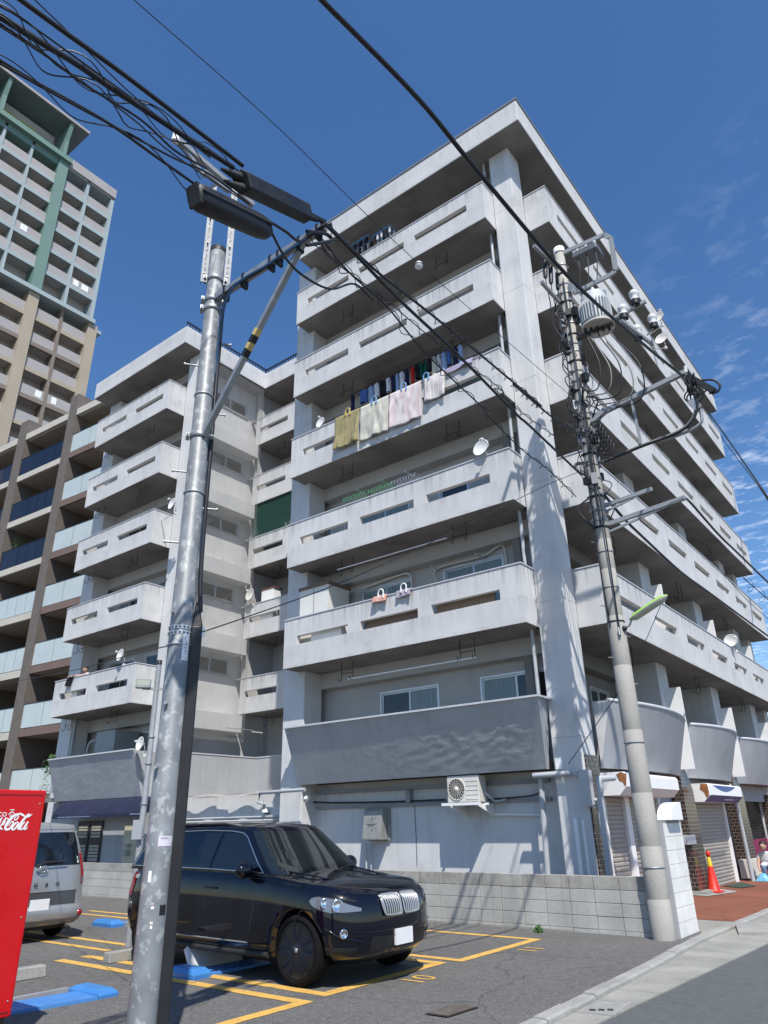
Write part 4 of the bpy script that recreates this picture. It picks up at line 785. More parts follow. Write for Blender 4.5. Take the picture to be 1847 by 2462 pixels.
sticker('K1', 975, 1290, 740, 1690, PWH)
GRY = M('ink_grey', (.35, .36, .38), .6, var=0)
for (x0, x1, y0, y1) in ((1120, 1150, 860, 960), (1150, 1190, 980, 1080), (1110, 1210, 1110, 1140), (1070, 1110, 1200, 1290), (1150, 1200, 1210, 1280), (1090, 1220, 1340, 1365), (1090, 1190, 1440, 1460), (1000, 1035, 1570, 1600), (1120, 1160, 1580, 1640)): sticker('K1', x0, x1, y0, y1, GRY, p1, 'print', .0035)
sticker('K2', 118, 252, 115, 216, M('sticker_mauve', (.62, .58, .66), .6, var=.05)); sticker('K2', 148, 220, 128, 145, GRY, p1, 'print', .0035)
sticker('K2', 22, 62, 445, 555, PWH); sticker('K2', 130, 195, 765, 865, BLK); sticker('K2', 56, 80, 745, 768, M('sticker_pink', (.6, .42, .42), .6, var=0)); sticker('K2', 52, 84, 778, 806, PWH); sticker('K2', 42, 72, 920, 948, M('sticker_cream', (.65, .62, .5), .6, var=0)); sticker('K2', 42, 66, 960, 990, PWH)
# twin perforated channels above the pole and the crossarm they carry
zc0, zc1 = PD('Y6', 260, 1255, 7).z, PD('Y6', 300, 470, 7).z
for s in (-1, 1):
    c = P1+rv*s*(.088+.045); b = B(); q = Vector((c.x, c.y, 0)); w2 = rv*.036; d2 = vv*.026
    for off, a_, bb_ in ((-vv*.03, w2, vv*.003), (rv*.036*s*-1, rv*.003, vv*.03), (rv*.036*s, rv*.003, vv*.03)): b.obox(q+off+Vector((0, 0, (zc0+zc1)/2)), a_, bb_, (0, 0, (zc1-zc0)/2))
    b.build('channel', GAL, p1); hb_ = B()
    n_ = 14
    for k in range(n_): 
        zz = zc0+.06+(zc1-zc0-.1)*k/n_
        hb_.obox(q-vv*.0335+Vector((0, 0, zz)), rv*(.007 if k % 2 else .012), vv*.001, (0, 0, .05 if k % 2 else .012))
    hb_.build('channel_slots', BLK, p1)
    for zz in (zc0+.12, zc0+.6, zc0+1.0): B().tube([q-vv*.06+Vector((0, 0, zz)), q+vv*.1+Vector((0, 0, zz))], .010, 5).build('bolt', STL, p1)
X1 = P1.x+.0
ca, cb = PX('Y6', 75, 110, X1-.0), PX('Y6', 690, 640, X1-.0)
B().bar(ca, cb, .07, .07).build('crossarm', GAL, p1)
B().bar(PX('Y6', 150, 190, X1), PX('Y6', 310, 420, X1), .03, .05).bar(PX('Y6', 300, 375, X1+.06), PX('Y6', 500, 530, X1+.06), .05, .06).build('arm_bracket', STL, p1)
B().tube([ca+Vector((0, 0, -.05)), ca+Vector((0, 0, .12))], [.05, .035], 10).build('insulator', WHT, p1)

# ---- overhead lines in the upright plane over the pole line
A_, B_ = (armB.x+.0, 4.08), (-4.35, 12.55)
lp = lambda *pts: [PL(z, x, y, A_, B_) for z, x, y in pts]
def cable(pts, r, label, name='overhead_cable', m=CAB, spiral=None, n=6, seg=6, sr=.045):
    c = crom(pts, seg); o = B().tube(c, r, n).build(name, m); tag(o, label, 'cable')
    if spiral:
        s = []; L_ = 0; prev = c[0]; step = spiral
        for a, d in zip(c, c[1:]):
            l = (d-a).length; k = max(1, int(l/.045))
            for i in range(k):
                q = a.lerp(d, i/k); L_ += l/k; ph = L_/step*2*math.pi
                t = (d-a).normalized(); u = Vector((0, 0, 1))-t*t.z; u.normalize(); v = t.cross(u)
                s.append(q+u*(sr*math.cos(ph)-sr*.6)+v*sr*math.sin(ph))
        B().tube(s, .0055, 4, False).build('spiral_hanger', m, o)
    return o
def PT(z, x, y): return PL(z, x, y, A_, B_)
box_in, box_out = PT('Z1', 1390, 955), PT('Z2', 325, 715)
cable(lp(('Z1', 60, -45), ('Z1', 120, 0), ('Z1', 400, 205), ('Z1', 680, 405), ('Z1', 1060, 695), ('Z1', 1385, 945)), .019, 'thick upper black cable from the top left corner to the angular splice box')
cable(lp(('Z1', -60, 60), ('Z1', 0, 95), ('Z1', 230, 240), ('Z1', 430, 360), ('Z1', 640, 505), ('Z1', 830, 630), ('Z1', 1120, 820), ('Z1', 1330, 955)), .023, 'thickest black cable entering the angular splice box from the left')
cable(lp(('Z1', -60, -5), ('Z1', 0, 35), ('Z1', 150, 125), ('Z1', 560, 420), ('Z1', 970, 710), ('Z1', 1250, 890), ('Z1', 1500, 1090)), .007, 'thin wire wrapped by wide loops between the two thick black cables', spiral=.62, sr=.07)
cable(lp(('Z1', -60, 95), ('Z1', 0, 135), ('Z1', 230, 290), ('Z1', 480, 480), ('Z1', 800, 680), ('Z1', 1000, 860), ('Z1', 1180, 960)), .009, 'thin looped wire below the thickest cable at top left', spiral=.7, sr=.07)
cable(lp(('Z1', -60, 110), ('Z1', 0, 150), ('Z1', 380, 400), ('Z1', 760, 680), ('Z1', 990, 880), ('Z1', 1420, 1165)), .006, 'thin straight wire running behind the small grey crossarm')
cable(lp(('Z1', -60, 305), ('Z1', 0, 345), ('Z1', 190, 460), ('Z1', 390, 570), ('Z1', 640, 715), ('Z1', 900, 900), ('Z1', 1105, 1045)), .012, 'lowest black wire at top left ending in the rounded splice case', spiral=1.05, sr=.06)
cable(lp(('Z1', -60, 320), ('Z1', 0, 362), ('Z1', 390, 580), ('Z1', 690, 740), ('Z1', 1000, 905), ('Z1', 1190, 990), ('Z1', 1420, 1160)), .009, 'second lowest wire at top left passing over the rounded splice case')
cable(lp(('Z1', 160, -45), ('Z1', 200, 0), ('Z1', 450, 240), ('Z1', 700, 490), ('Z1', 960, 715), ('Z1', 1200, 900)), .005, 'thin wire crossing under the upper thick cable at top left')
for k_, (o_, r_, lb_) in enumerate(((12, .05, 'thin tangled drop wire hugging the thickest cable at top left'), (-18, .09, 'wide looping drop wire over the thickest cable at top left'))):
    cable(lp(('Z1', -60, 60+o_), ('Z1', 0, 95+o_), ('Z1', 430, 362+o_), ('Z1', 830, 632+o_), ('Z1', 1200, 880+o_)), .005, lb_, spiral=.9+.3*k_, sr=r_)
# splice cases
def case(a, c, hh, ww, name, label, style):
    a, c = Vector(a), Vector(c); d = (c-a); l = d.length; d.normalize(); u = Vector((0, 0, 1))-d*d.z; u.normalize(); s = d.cross(u); r = thing(name, label, 'splice case', (a+c)/2)
    if style == 'box':
        poly = [(-.5, .5), (.15, .5), (.5, .2), (.5, -.5), (-.2, -.5), (-.5, -.25)]
        b = B().prism([a+s*ww*x+u*hh*y for x, y in poly], c-a); bevel(b.build('body', BLK, r), .012, 2)
        for k in range(2): q = a+u*hh*(.2-.5*k)-s*ww*.1; B().tube([q, q-d*.08, q-d*.22], [.05, .035, .014], 10).build('cable_boot', BLKM, r)
        q = c-u*hh*.1; B().tube([q, q+d*.08, q+d*.2], [.05, .035, .018], 10).build('cable_boot', BLKM, r)
    else:
        n_ = 14; b = B()
        rad = [(0, .60), (.02, .86), (.08, 1), (.5, 1), (.85, .96), (.95, .82), (.99, .5), (1, .1)]
        vs = []
        for t, f in rad:
            for k in range(16):
                an = 2*math.pi*k/16; x, y = math.cos(an), math.sin(an); e = .6; x = math.copysign(abs(x)**e, x); y = math.copysign(abs(y)**e, y); vs.append(a.lerp(c, t)+s*x*ww/2*f+u*y*hh/2*f)
        b.add(vs, [(i*16+k, i*16+(k+1) % 16, (i+1)*16+(k+1) % 16, (i+1)*16+k) for i in range(len(rad)-1) for k in range(16)], True); b.add(vs[:16], [tuple(range(15, -1, -1))]); b.build('shell', BLK, r)
        B().obox(a+d*.012, d*.014, s*ww*.38, u*hh*.42).build('end_cap', BLKM, r)
        for sg in (-1, 1): B().tube([a+d*.03+s*sg*ww*.5+u*.01, c-d*.06+s*sg*ww*.49+u*.01], .012, 6).build('rim', BLKM, r)
    return r
e0, e1 = PT('Y6', 600, 450), PT('Y6', 1105, 700)
case(e0, e1, .22, .18, 'splice_box', 'angular black splice box hung on the cables above the steel pole arm', 'box')
e0, e1 = PT('Y6', 215, 560), PT('Y6', 825, 850)
case(e0, e1, .21, .18, 'splice_case', 'rounded black splice case hung in front of the steel pole top', 'round')
# spans from the arm to the concrete pole
cable([armB+Vector((0, 0, .07))]+lp(('Z2', 330, 740), ('Z2', 470, 840), ('Z2', 850, 1230), ('Z2', 1180, 1540), ('Z2', 1520, 1885), ('Z6', 300, 300), ('Z6', 590, 575)), .020, 'thickest black cable running from the pole arm down to the concrete pole')
cable([armB+Vector((0, .1, .10))]+lp(('Z2', 470, 830), ('Z2', 740, 1085), ('Z2', 1120, 1385), ('Z2', 1659, 1835), ('Z6', 200, 55), ('Z6', 430, 250), ('Z6', 590, 350)), .016, 'black cable with toothed spiral hangers above the thickest span', spiral=.42, sr=.055)
cable([armB+Vector((-.1, 0, -.04))]+lp(('Z2', 560, 1070), ('Z2', 780, 1270), ('Z2', 1010, 1545), ('Z2', 1330, 1850), ('Z6', 60, 240), ('Z6', 250, 430), ('Z6', 400, 545), ('Z6', 560, 700)), .010, 'lowest thin looped wire between the two utility poles', spiral=.45, sr=.05)
cable([armB+Vector((-.16, 0, .03))]+lp(('Z2', 480, 1010), ('Z2', 760, 1220), ('Z2', 1060, 1470), ('Z2', 1430, 1740), ('Z6', 100, 90), ('Z6', 330, 280), ('Z6', 570, 440)), .007, 'thin wire with toothed spiral just under the thickest span', spiral=.4, sr=.045)
cable(lp(('Y6', 830, 840), ('Y6', 950, 1060), ('Y6', 1100, 1210), ('Y6', 1310, 1310), ('Y6', 1500, 1270), ('Y6', 1650, 1400)), .012, 'slack bluish wire looping down from the rounded splice case')
cable(lp(('Y6', 820, 770), ('Y6', 950, 850), ('Y6', 1060, 930), ('Y6', 1130, 870)), .014, 'short bent cable between rounded splice case and pole arm')
cable(lp(('Y6', 1120, 850), ('Y6', 1270, 870), ('Y6', 1320, 920), ('Y6', 1250, 940), ('Y6', 1120, 960)), .020, 'short looped cable end at the tip of the steel pole arm')
tw0 = lambda *pts: [PX(z, x, y, -4.42) for z, x, y in pts]
wb_ = cable(tw0(('D', 255, -35), ('D', 290, 0), ('D', 600, 275), ('D', 905, 570), ('D', 1250, 870), ('D', 1268, 885)), .005, 'thin high wire carrying a white ball')
bl_ = thing('line_ball', 'small white plastic ball clipped on the thin high wire', 'wire marker', PX('Z2', 965, 1038, -4.42)); B().sphere(PX('Z2', 965, 1038, -4.42), .062, 14, 10).build('ball', WHT, bl_); c0 = PX('Z2', 965, 1038, -4.42); B().lathe([(.0625, -.01), (.064, 0), (.0625, .01)], 16, Matrix.Translation(c0)).build('groove', BLK, bl_)
cable([P1+Vector((.1, .15, zb1+.03)), PL('Z5', 0, 1140, (P1.x, P1.y), B_), PL('Z5', 520, 950, (P1.x, P1.y), B_), PL('Z5', 1100, 690, (P1.x, P1.y), B_), PL('Z5', 1659, 410, (P1.x, P1.y), B_), PL('Z6', 570, 560, (P1.x, P1.y), B_)], .006, 'thin drop wire from the steel pole band to the concrete pole')
LP = (P1.x-.12, P1.y); LQ = (-30, 12)
cable([Vector((P1.x-.12, P1.y, PD('Z7', 930, 105, 7).z))]+[PL(z, x, y, LP, LQ) for z, x, y in (('F8', 1600, 60), ('F8', 1000, 215), ('F8', 470, 355), ('Z7', 0, 335), ('Z7', -60, 350))], .006, 'thin drop wire running left from the steel pole across the left block')
# high cable over the street to the end of the upper arm
hv = lambda *pts: [PX(z, x, y, X) for z, x, y, X in pts]
cable(hv(('D', 660, -40, -2.85), ('D', 695, 0, -2.82), ('D', 905, 215, -2.72), ('D', 1040, 380, -2.65), ('D', 1230, 600, -2.55), ('D', 1380, 735, -2.5), ('D', 1478, 815, -2.45)), .026, 'heavy twisted black cable crossing the sky to the upper arm of the concrete pole')

# ---- concrete pole
P2 = Vector((-4.47, 12.62, 0)); HT = 13.87
p2 = thing('concrete_pole', 'tall concrete utility pole beside the white block pillar', 'utility pole', P2)
r2_ = lambda z: .178-.074*z/HT
prof = [(r2_(0), 0)]
for zz in (.55, 1.3, 2.1, 3.1, 4.2, 5.1, 6.0, 6.6): prof += [(r2_(zz), zz), (r2_(zz)-.003, zz+.004), (r2_(zz), zz+.012)]
prof += [(r2_(HT), HT), (.001, HT+.01)]
B().lathe(prof, 28, Matrix.Translation(P2)).build('shaft', CON, p2)
B().lathe([(r2_(HT)+.02, HT-.12), (r2_(HT)+.02, HT+.02), (.001, HT+.06)], 20, Matrix.Translation(P2)).build('cap', WHT, p2)
for k, zz in enumerate((1.0, 2.9, 5.0, 5.65, 6.35, 6.85, 7.0, 7.2, 7.5, 7.9, 8.2, 8.45, 8.7, 8.95, 9.25, 9.4, 9.7, 9.95, 10.2, 10.45, 10.7, 10.95, 11.15, 11.4, 11.7, 12.0, 12.3, 12.55, 12.8, 13.1, 13.35)):
    collar(P2, r2_(zz), zz, .05 if zz > 6.4 else .025, p2, (STL, PVD, BLK)[k % 3], 'band', zz > 6.4)
for i, zz in enumerate((3.9, 4.35, 4.75, 5.3, 5.9, 6.55)): B().tube([P2+rv*(-1 if i % 2 else 1)*.12+Vector((0, 0, zz)), P2+rv*(-1 if i % 2 else 1)*.26+Vector((0, 0, zz))], .010, 5).build('step_bolt', STL, p2)
pl_ = B().bar(P2+Vector((.10, -.14, 4.72)), P2+Vector((.10, -.14, 4.86)), .10, .01); pl_.build('number_plate', PWH, p2)
Q = lambda z, x, y: PY(z, x, y, 12.62)
def bars(p, nm, m, *segs):
    for z, a, c, w_, h_ in segs: B().bar(Q(z, *a), Q(z, *c), w_, h_).build(nm, m, p)
bars(p2, 'arm', GAL, ('Y5', (520, 1450), (1255, 1090), .09, .09), ('Z6', (660, 775), (995, 655), .06, .07), ('Z6', (680, 880), (1185, 705), .07, .08))
bars(p2, 'brace', GAL, ('Y5', (845, 1280), (922, 1640), .10, .03), ('Z6', (700, 800), (890, 705), .035, .04), ('Z6', (740, 905), (1100, 745), .035, .04), ('Y5', (540, 1480), (660, 1370), .12, .10))
fr = [Q('Y5', *q) for q in ((330, 185), (640, 45), (690, 70), (730, 320), (690, 350), (410, 490))]
b = B()
for a, c in zip(fr, fr[1:]): b.bar(a, c, .05, .10)
b.build('hanger_frame', GAL, p2)
sw = thing('switch_box', 'dark grey switch box hung in the frame at the top of the concrete pole', 'switch box', Q('Y5', 530, 220))
a, c = Q('Y5', 430, 260), Q('Y5', 610, 150); bevel(B().box(a.x, c.x, 12.38, 12.86, min(a.z, c.z)-.05, max(a.z, c.z)+.05).build('case', M('switch_grey', (.12, .13, .14), .5, var=.1), sw), .03, 2)
for k in range(3): B().tube([Vector((a.x+.1+.2*k, 12.55, max(a.z, c.z)+.04)), Vector((a.x+.1+.2*k, 12.5, max(a.z, c.z)+.17))], [.05, .035], 10).build('bushing', WHT, sw)
for k in range(3):
    s0 = Vector((a.x+.1+.2*k, 12.45, min(a.z, c.z)-.04)); B().tube(crom([s0, s0+Vector((.02, -.03, -.35)), s0+Vector((-.05, -.02, -.8))]), .012, 6).build('lead', CAB, sw)
# side crossarm with three fuse cutouts
xa, xb = PX('Y5', 108, 130, -4.62), PX('Y5', 345, 350, -4.62); B().bar(xa, xb, .07, .07).build('crossarm', GAL, p2)
xa2, xb2 = PX('Y5', 165, 405, -4.62), PX('Y5', 390, 660, -4.62); B().bar(xa2, xb2, .07, .07).build('crossarm', STL, p2)
PORC = M('porcelain', (.62, .62, .60), .25, var=.04)
for t, (zx, zy0, zy1) in zip((.3, .48, .66), ((190, 225, 375), (232, 270, 420), (285, 330, 465))):
    a, c = PX('Y5', zx, zy0, -4.72), PX('Y5', zx+6, zy1, -4.72); f_ = thing('fuse_cutout', 'black fuse cutout hung on the side crossarm, %s of three' % ('furthest left' if t == .3 else 'middle' if t == .48 else 'nearest the pole'), 'fuse', a)
    B().tube([a, a.lerp(c, .06), a.lerp(c, .9), c], [.03, .055, .05, .03], 10).build('body', BLK, f_); t0 = PX('Y5', zx-22, zy0-80, -4.65); B().tube([a, t0], .02, 6).sphere(t0, .05, 10, 6).build('insulator', PORC, f_)
    B().tube(crom([c, c+Vector((.0, .0, -.25)), c+Vector((.02, .02, -.7)), c+Vector((-.02, .1, -1.2)), c+Vector((.18, .2, -1.75))]), .012, 5).build('lead', CAB, f_)
# transformer
tr = thing('transformer', 'pale grey finned pole transformer bolted to the concrete pole', 'transformer', (-3.88, 12.62, 11.2))
T0 = Vector((-3.88, 12.62, 0)); z0, z1 = Q('Y5', 560, 760).z, Q('Y5', 540, 520).z
TRG = M('transformer_grey', (.46, .48, .50), .6, 0, var=.04)
B().lathe([(.27, z0), (.27, z1-.06), (.24, z1), (.001, z1+.04)], 28, Matrix.Translation(T0)).build('tank', TRG, tr)
B().lathe([(.33, z0-.05), (.345, z0-.045), (.345, z0+.0), (.27, z0+.02)], 28, Matrix.Translation(T0)).build('rim', M('transformer_base', (.45, .43, .38), .6, var=.1), tr)
for k in range(30):
    an = 2*math.pi*k/30; d = Vector((math.cos(an), math.sin(an), 0)); o_ = Vector((-d.y, d.x, 0)); B().obox(T0+d*.30+Vector((0, 0, (z0+z1)/2-.08)), d*.035, o_*.008, (0, 0, (z1-z0)/2-.16)).build('fin', TRG, tr)
for k in range(3): 
    q = T0+Vector((.05+.08*k, -.1+.12*k, z1+.0)); B().tube([q, q+Vector((0, 0, .06)), q+Vector((0, 0, .14))], [.04, .05, .03], 10).build('bushing', PORC, tr)
B().box(T0.x-.33, T0.x+.33, 12.58, 12.66, z0-.10, z0-.05).bar((P2.x, 12.62, z0-.08), T0+Vector((-.2, 0, z0-.08)), .12, .06).build('bracket', M('bracket_dark', (.07, .065, .06), .6, .3, var=.1), tr)
B().bar(T0+Vector((.28, 0, z0+.03)), Vector((-2.83, 12.62, z0+.12)), .07, .07).build('outrigger', GAL, p2)
for k in range(5):
    q = T0+Vector((-.22+.11*k, -.18+.05*k, z0-.06)); e = q+Vector((.06, -.05, -.35-.1*(k % 2))); B().tube([q, q+Vector((0, 0, -.12))], .03, 8).build('bushing', BLK, tr)
    f = P2+Vector((.16+.05*k, -.1+.03*k, z0-1.5-.12*k)); m_ = e+Vector((.15+.07*k, -.05, -.7-.06*k))
    o = B().tube(crom([q+Vector((0, 0, -.1)), e, m_, Vector((m_.x-.12, m_.y+.02, f.z-.12)), f], 8), .014, 6).build('secondary_lead', (CAB, M('lead_grey', (.22, .22, .2), .5))[k % 2], tr)
# drooping jumper loops and riser cables on the pole
for k in range(9):
    an = random.uniform(0, 6.28); zz = 8.2+.45*k; a = P2+Vector((math.cos(an)*.13, math.sin(an)*.13, zz)); c = P2+Vector((math.cos(an+.8)*.14, math.sin(an+.8)*.14, zz+.9)); mid = (a+c)/2+Vector((math.cos(an+.4)*.16, math.sin(an+.4)*.16, -.15))
    B().tube(crom([a, mid, c]), .012, 5).build('jumper', CAB, p2)
for s, zlo, zhi in ((-.12, 8.9, 11.6), (.05, 6.9, 12.9), (-.06, 4.9, 8.1), (.10, 4.7, 10.3)):
    B().tube(crom([P2+Vector((s, -.15, zlo)), P2+Vector((s*1.2, -.175, zlo*.6+zhi*.4)), P2+Vector((s*.9, -.14, zhi))]), .014, 5).build('riser_cable', CAB, p2)
for k in range(6):
    a = Q('Y5', 590+20*k, 1480+30*k); B().tube(crom([a+Vector((0, -.1, 0)), a+Vector((.12, -.2, -.15)), a+Vector((.05, -.22, -.35)), a+Vector((-.12, -.12, -.25)), a+Vector((-.1, -.1, .0)), a+Vector((.1, -.15, -.05))]), .013, 5).build('cable_coil', CAB, p2)
random.seed(21)
for k in range(30):
    zz = random.uniform(7.4, 12.8); an = random.uniform(0, 6.28); a = P2+Vector((math.cos(an)*.13, math.sin(an)*.13, zz)); L2 = random.uniform(.25, .7)
    B().tube(crom([a, a+Vector((math.cos(an)*random.uniform(.12, .3), math.sin(an)*.2, -L2*.4)), a+Vector((math.cos(an)*.1, math.sin(an)*.15, -L2)), P2+Vector((math.cos(an+.6)*.13, math.sin(an+.6)*.13, zz-L2*1.3))], 6), random.choice((.009, .013, .018)), 5).build('jumper', random.choice((CAB, CAB, PVD)), p2)
for k in range(30):
    zz = random.uniform(7.5, 12.9); an = random.uniform(0, 6.28); c = P2+Vector((math.cos(an)*.17, math.sin(an)*.17, zz)); B().obox(c, (math.cos(an)*.05, math.sin(an)*.05, 0), (-math.sin(an)*.06, math.cos(an)*.06, 0), (0, 0, random.uniform(.04, .12))).build('fitting', random.choice((BLK, STL, PVD, BLK)), p2)
# lower conduit bundle bowed out from the pole to the arm end
cb_ = [Q('Y5', 500, 1870), Q('Y5', 440, 1830), Q('Y5', 440, 1785), Q('Y5', 640, 1770), Q('Y5', 900, 1660), Q('Y5', 1200, 1545), Q('Y5', 1310, 1450), Q('Y5', 1345, 1340), Q('Y5', 1330, 1250)]
B().tube(crom(cb_), .038, 8).build('conduit', M('conduit_grey', (.17, .165, .15), .6, var=.1), p2); B().tube(crom([q+Vector((.02, -.06, -.04)) for q in cb_[3:]]), .026, 7).build('conduit', CAB, p2)
B().tube(crom([Q('Y5', 900, 1650), Q('Y5', 1200, 1570), Q('Y5', 1370, 1480), Q('Y5', 1375, 1370)]), .03, 7).build('conduit', STL, p2)
# tangle at the end of the upper arm
tg = thing('cable_tangle', 'tangle of black cable loops at the end of the upper arm', 'cable', Q('Y5', 1330, 1180))
random.seed(3)
for k in range(9):
    c0_ = Q('Y5', 1300+random.uniform(-35, 60), 1210+random.uniform(-60, 80)); rr_ = random.uniform(.08, .22); ax = random.uniform(0, 3.1); pts = []
    for i in range(10):
        an = 2*math.pi*i/9; pts.append(c0_+Vector((math.cos(an)*rr_*math.cos(ax), math.cos(an)*rr_*math.sin(ax), math.sin(an)*rr_*.8)))
    B().tube(crom(pts, 4), .014, 5).build('loop', CAB, tg)
B().bar(Q('Y5', 1275, 1120), Q('Y5', 1480, 1235), .12, .10).build('splice', BLK, tg)
B().tube(crom([Q('Y5', 1380, 1150), Q('Y5', 1470, 1150), Q('Y5', 1520, 1190), Q('Y5', 1500, 1240), Q('Y5', 1440, 1250)]), .022, 6).build('loop', CAB, tg)
B().tube([Q('Y5', 1258, 1045), Q('Y5', 1262, 1110)], .035, 8).build('insulator', PORC, tg); B().bar(Q('Y5', 1300, 1310), Q('Y5', 1365, 1370), .10, .14).build('clamp', STL, tg)
# pin insulators on an outrigger running along the street
xb_ = -2.83; B().bar(PX('Y5', 770, 700, xb_), PX('Y5', 1010, 880, xb_), .06, .06).build('outrigger', GAL, p2)
for k, (x, y, dx) in enumerate(((868, 510, .16), (782, 620, -.05), (1008, 690, .16), (890, 775, -.05))):
    q = PX('Y5', x, y, xb_+dx); i_ = thing('pin_insulator', 'white pin insulator on the outrigger past the transformer, %s of four' % ('topmost', 'second highest', 'third highest', 'lowest')[k], 'insulator', q)
    B().lathe([(.03, -.2), (.075, -.17), (.075, -.06), (.05, -.04), (.09, 0), (.09, .06), (.05, .12), (.001, .14)], 14, Matrix.Translation(q)).build('body', PORC, i_); B().lathe([(.078, -.20), (.08, -.1)], 14, Matrix.Translation(q)).build('skirt', BLK, i_); B().tube([q+Vector((0, 0, -.18)), q+Vector((-dx, 0, -.3))], .016, 6).build('pin', STL, i_)
# street lamp
sl = thing('street_lamp', 'lime green street lamp on a short bracket of the concrete pole', 'street lamp', Q('Z6', 850, 1440))
LIM = M('lime_plastic', (.33, .62, .10), .4, var=.08, vs=5); LEN = M('lamp_lens', (.38, .40, .32), .35, var=.08)
l0, l1 = Q('Z6', 868, 1405), Q('Z6', 1082, 1262); d = (l1-l0); L_ = d.length; d.normalize(); s_ = Vector((0, 1, 0)); u_ = s_.cross(d); u_ = -u_ if u_.z < 0 else u_
def lampshell(sgn, hmul):
    def fn(u, v):
        w_ = .12*math.sin(math.pi*min(1, .08+.92*u))**.35*(.75+.25*u); an = math.pi*v; return tuple(l0+d*L_*u+s_*w_*math.cos(an)+u_*sgn*hmul*math.sin(an)*min(1, 6*u+.2, 6*(1-u)+.2))
    return fn
B().grid(lampshell(1, .055), 20, 10).build('hood', LIM, sl); B().grid(lampshell(-1, .075), 20, 10).build('lens', LEN, sl)
B().tube(crom([P2+Vector((.12, 0, l0.z-.12)), l0+Vector((-.03, 0, -.1)), l0+d*.05]), .018, 8).build('bracket', STL, sl); B().sphere(P2+Vector((.16, -.05, l0.z-.15)), .05, 10, 6).build('sensor', BLK, sl)
cable([Q('Z6', 1045, 1320), Q('Z6', 960, 1520), Q('Z6', 885, 1680)], .006, 'thin stay wire hanging from the tip of the street lamp')
cable([PY('Y1', 800, 40, 12.5), PY('Y1', 640, 270, 13.4), PY('Y1', 515, 445, 14.25)], .008, 'black service wire from the concrete pole to the corner of the building')
# spans beyond the concrete pole
cable([P2+Vector((.1, -.1, PX('Z6', 620, 600, -4.4).z))]+[PL(z, x, y, (-4.35, 12.5), (-4.1, 30)) for z, x, y in (('Z6', 820, 810), ('F2', 0, 510), ('F2', 500, 970), ('F2', 870, 1240), ('F2', 1610, 1785), ('F2', 1800, 1920))], .028, 'thick black cable continuing along the street past the concrete pole')
cable([Q('Z6', 1180, 705)]+[PX(z, x, y, -2.9) for z, x, y in (('F2', 640, 60), ('F2', 1000, 470), ('F2', 1300, 760), ('F2', 1659, 1110), ('F2', 1800, 1240))], .022, 'twisted black cable from the lower arm running off to the right')
for k, (pts, lb_) in enumerate((((('F2', 1110, 1045), ('F2', 1400, 1360), ('F2', 1659, 1590), ('F2', 1800, 1720)), 'thin wire crossing the third floor parapet at the right edge'), ((('F2', 340, 150), ('F2', 900, 640), ('F2', 1330, 1040), ('F2', 1659, 1330), ('F2', 1800, 1450)), 'thin wire crossing the dark soffits towards the right edge'))):
    cable([Q('Z6', 990+190*k, 660+45*k)]+[PX(z, x, y, -3.1) for z, x, y in pts], .007, lb_)
cable([PX(z, x, y, -3.0) for z, x, y in (('F2', 1330, 1050), ('F2', 1480, 1180), ('F2', 1659, 1340), ('F2', 1800, 1470))], .008, 'looped wire against the sky at the right edge', spiral=1.2, sr=.12)
cable([PY('F1', 840, 740, 36), PY('F1', 1010, 980, 35), PY('F1', 1250, 1320, 33), PY('F1', 1659, 1920, 30), PY('F1', 1760, 2090, 29)], .035, 'dark wire slanting down across the sky at the right edge')
cable([PY('F1', 850, 770, 36), PY('F1', 1040, 1110, 35), PY('F1', 1300, 1460, 33), PY('F1', 1590, 1850, 30.5), PY('F1', 1760, 2140, 29)], .018, 'thinner wire beside the dark slanting wire at the right edge')
# ================================================================== vehicles
PAINT = M('car_black_blue', (.0025, .0035, .009), .25, 0, var=0, spec=.05, coat=1)
CGL = M('car_glass', (.006, .010, .016), .03, var=0, spec=.7); WSG = M('windscreen_glass', (.010, .015, .016), .03, var=0, spec=.8)
TYR = M('tyre', (.008, .008, .0085), .85, var=.15, bump=.001, bs=80, spec=.12); RIM = M('rim_black', (.02, .02, .022), .14, .3, var=0, spec=.6)
SIL = M('car_silver', (.36, .37, .375), .30, .5, var=0, coat=.5); LMP = M('lamp_clear', (.16, .18, .21), .08, .2, var=0, spec=.8); SAT = M('satin_silver', (.42, .43, .44), .3, .6, var=0); LRD = M('lamp_red', (.30, .008, .008), .12, var=0, spec=.7)
PLATE = M('plate_white', (.72, .72, .72), .5, var=.04, vs=14)
SPK = M('spoke_gloss', (.02, .02, .022), .16, .5, var=0, spec=.7)
def lerp(tab, t):
    for (a, b), (c, d) in zip(tab, tab[1:]):
        if t <= c: return b+(d-b)*((t-a)/(c-a) if c > a else 0)
    return tab[-1][1]
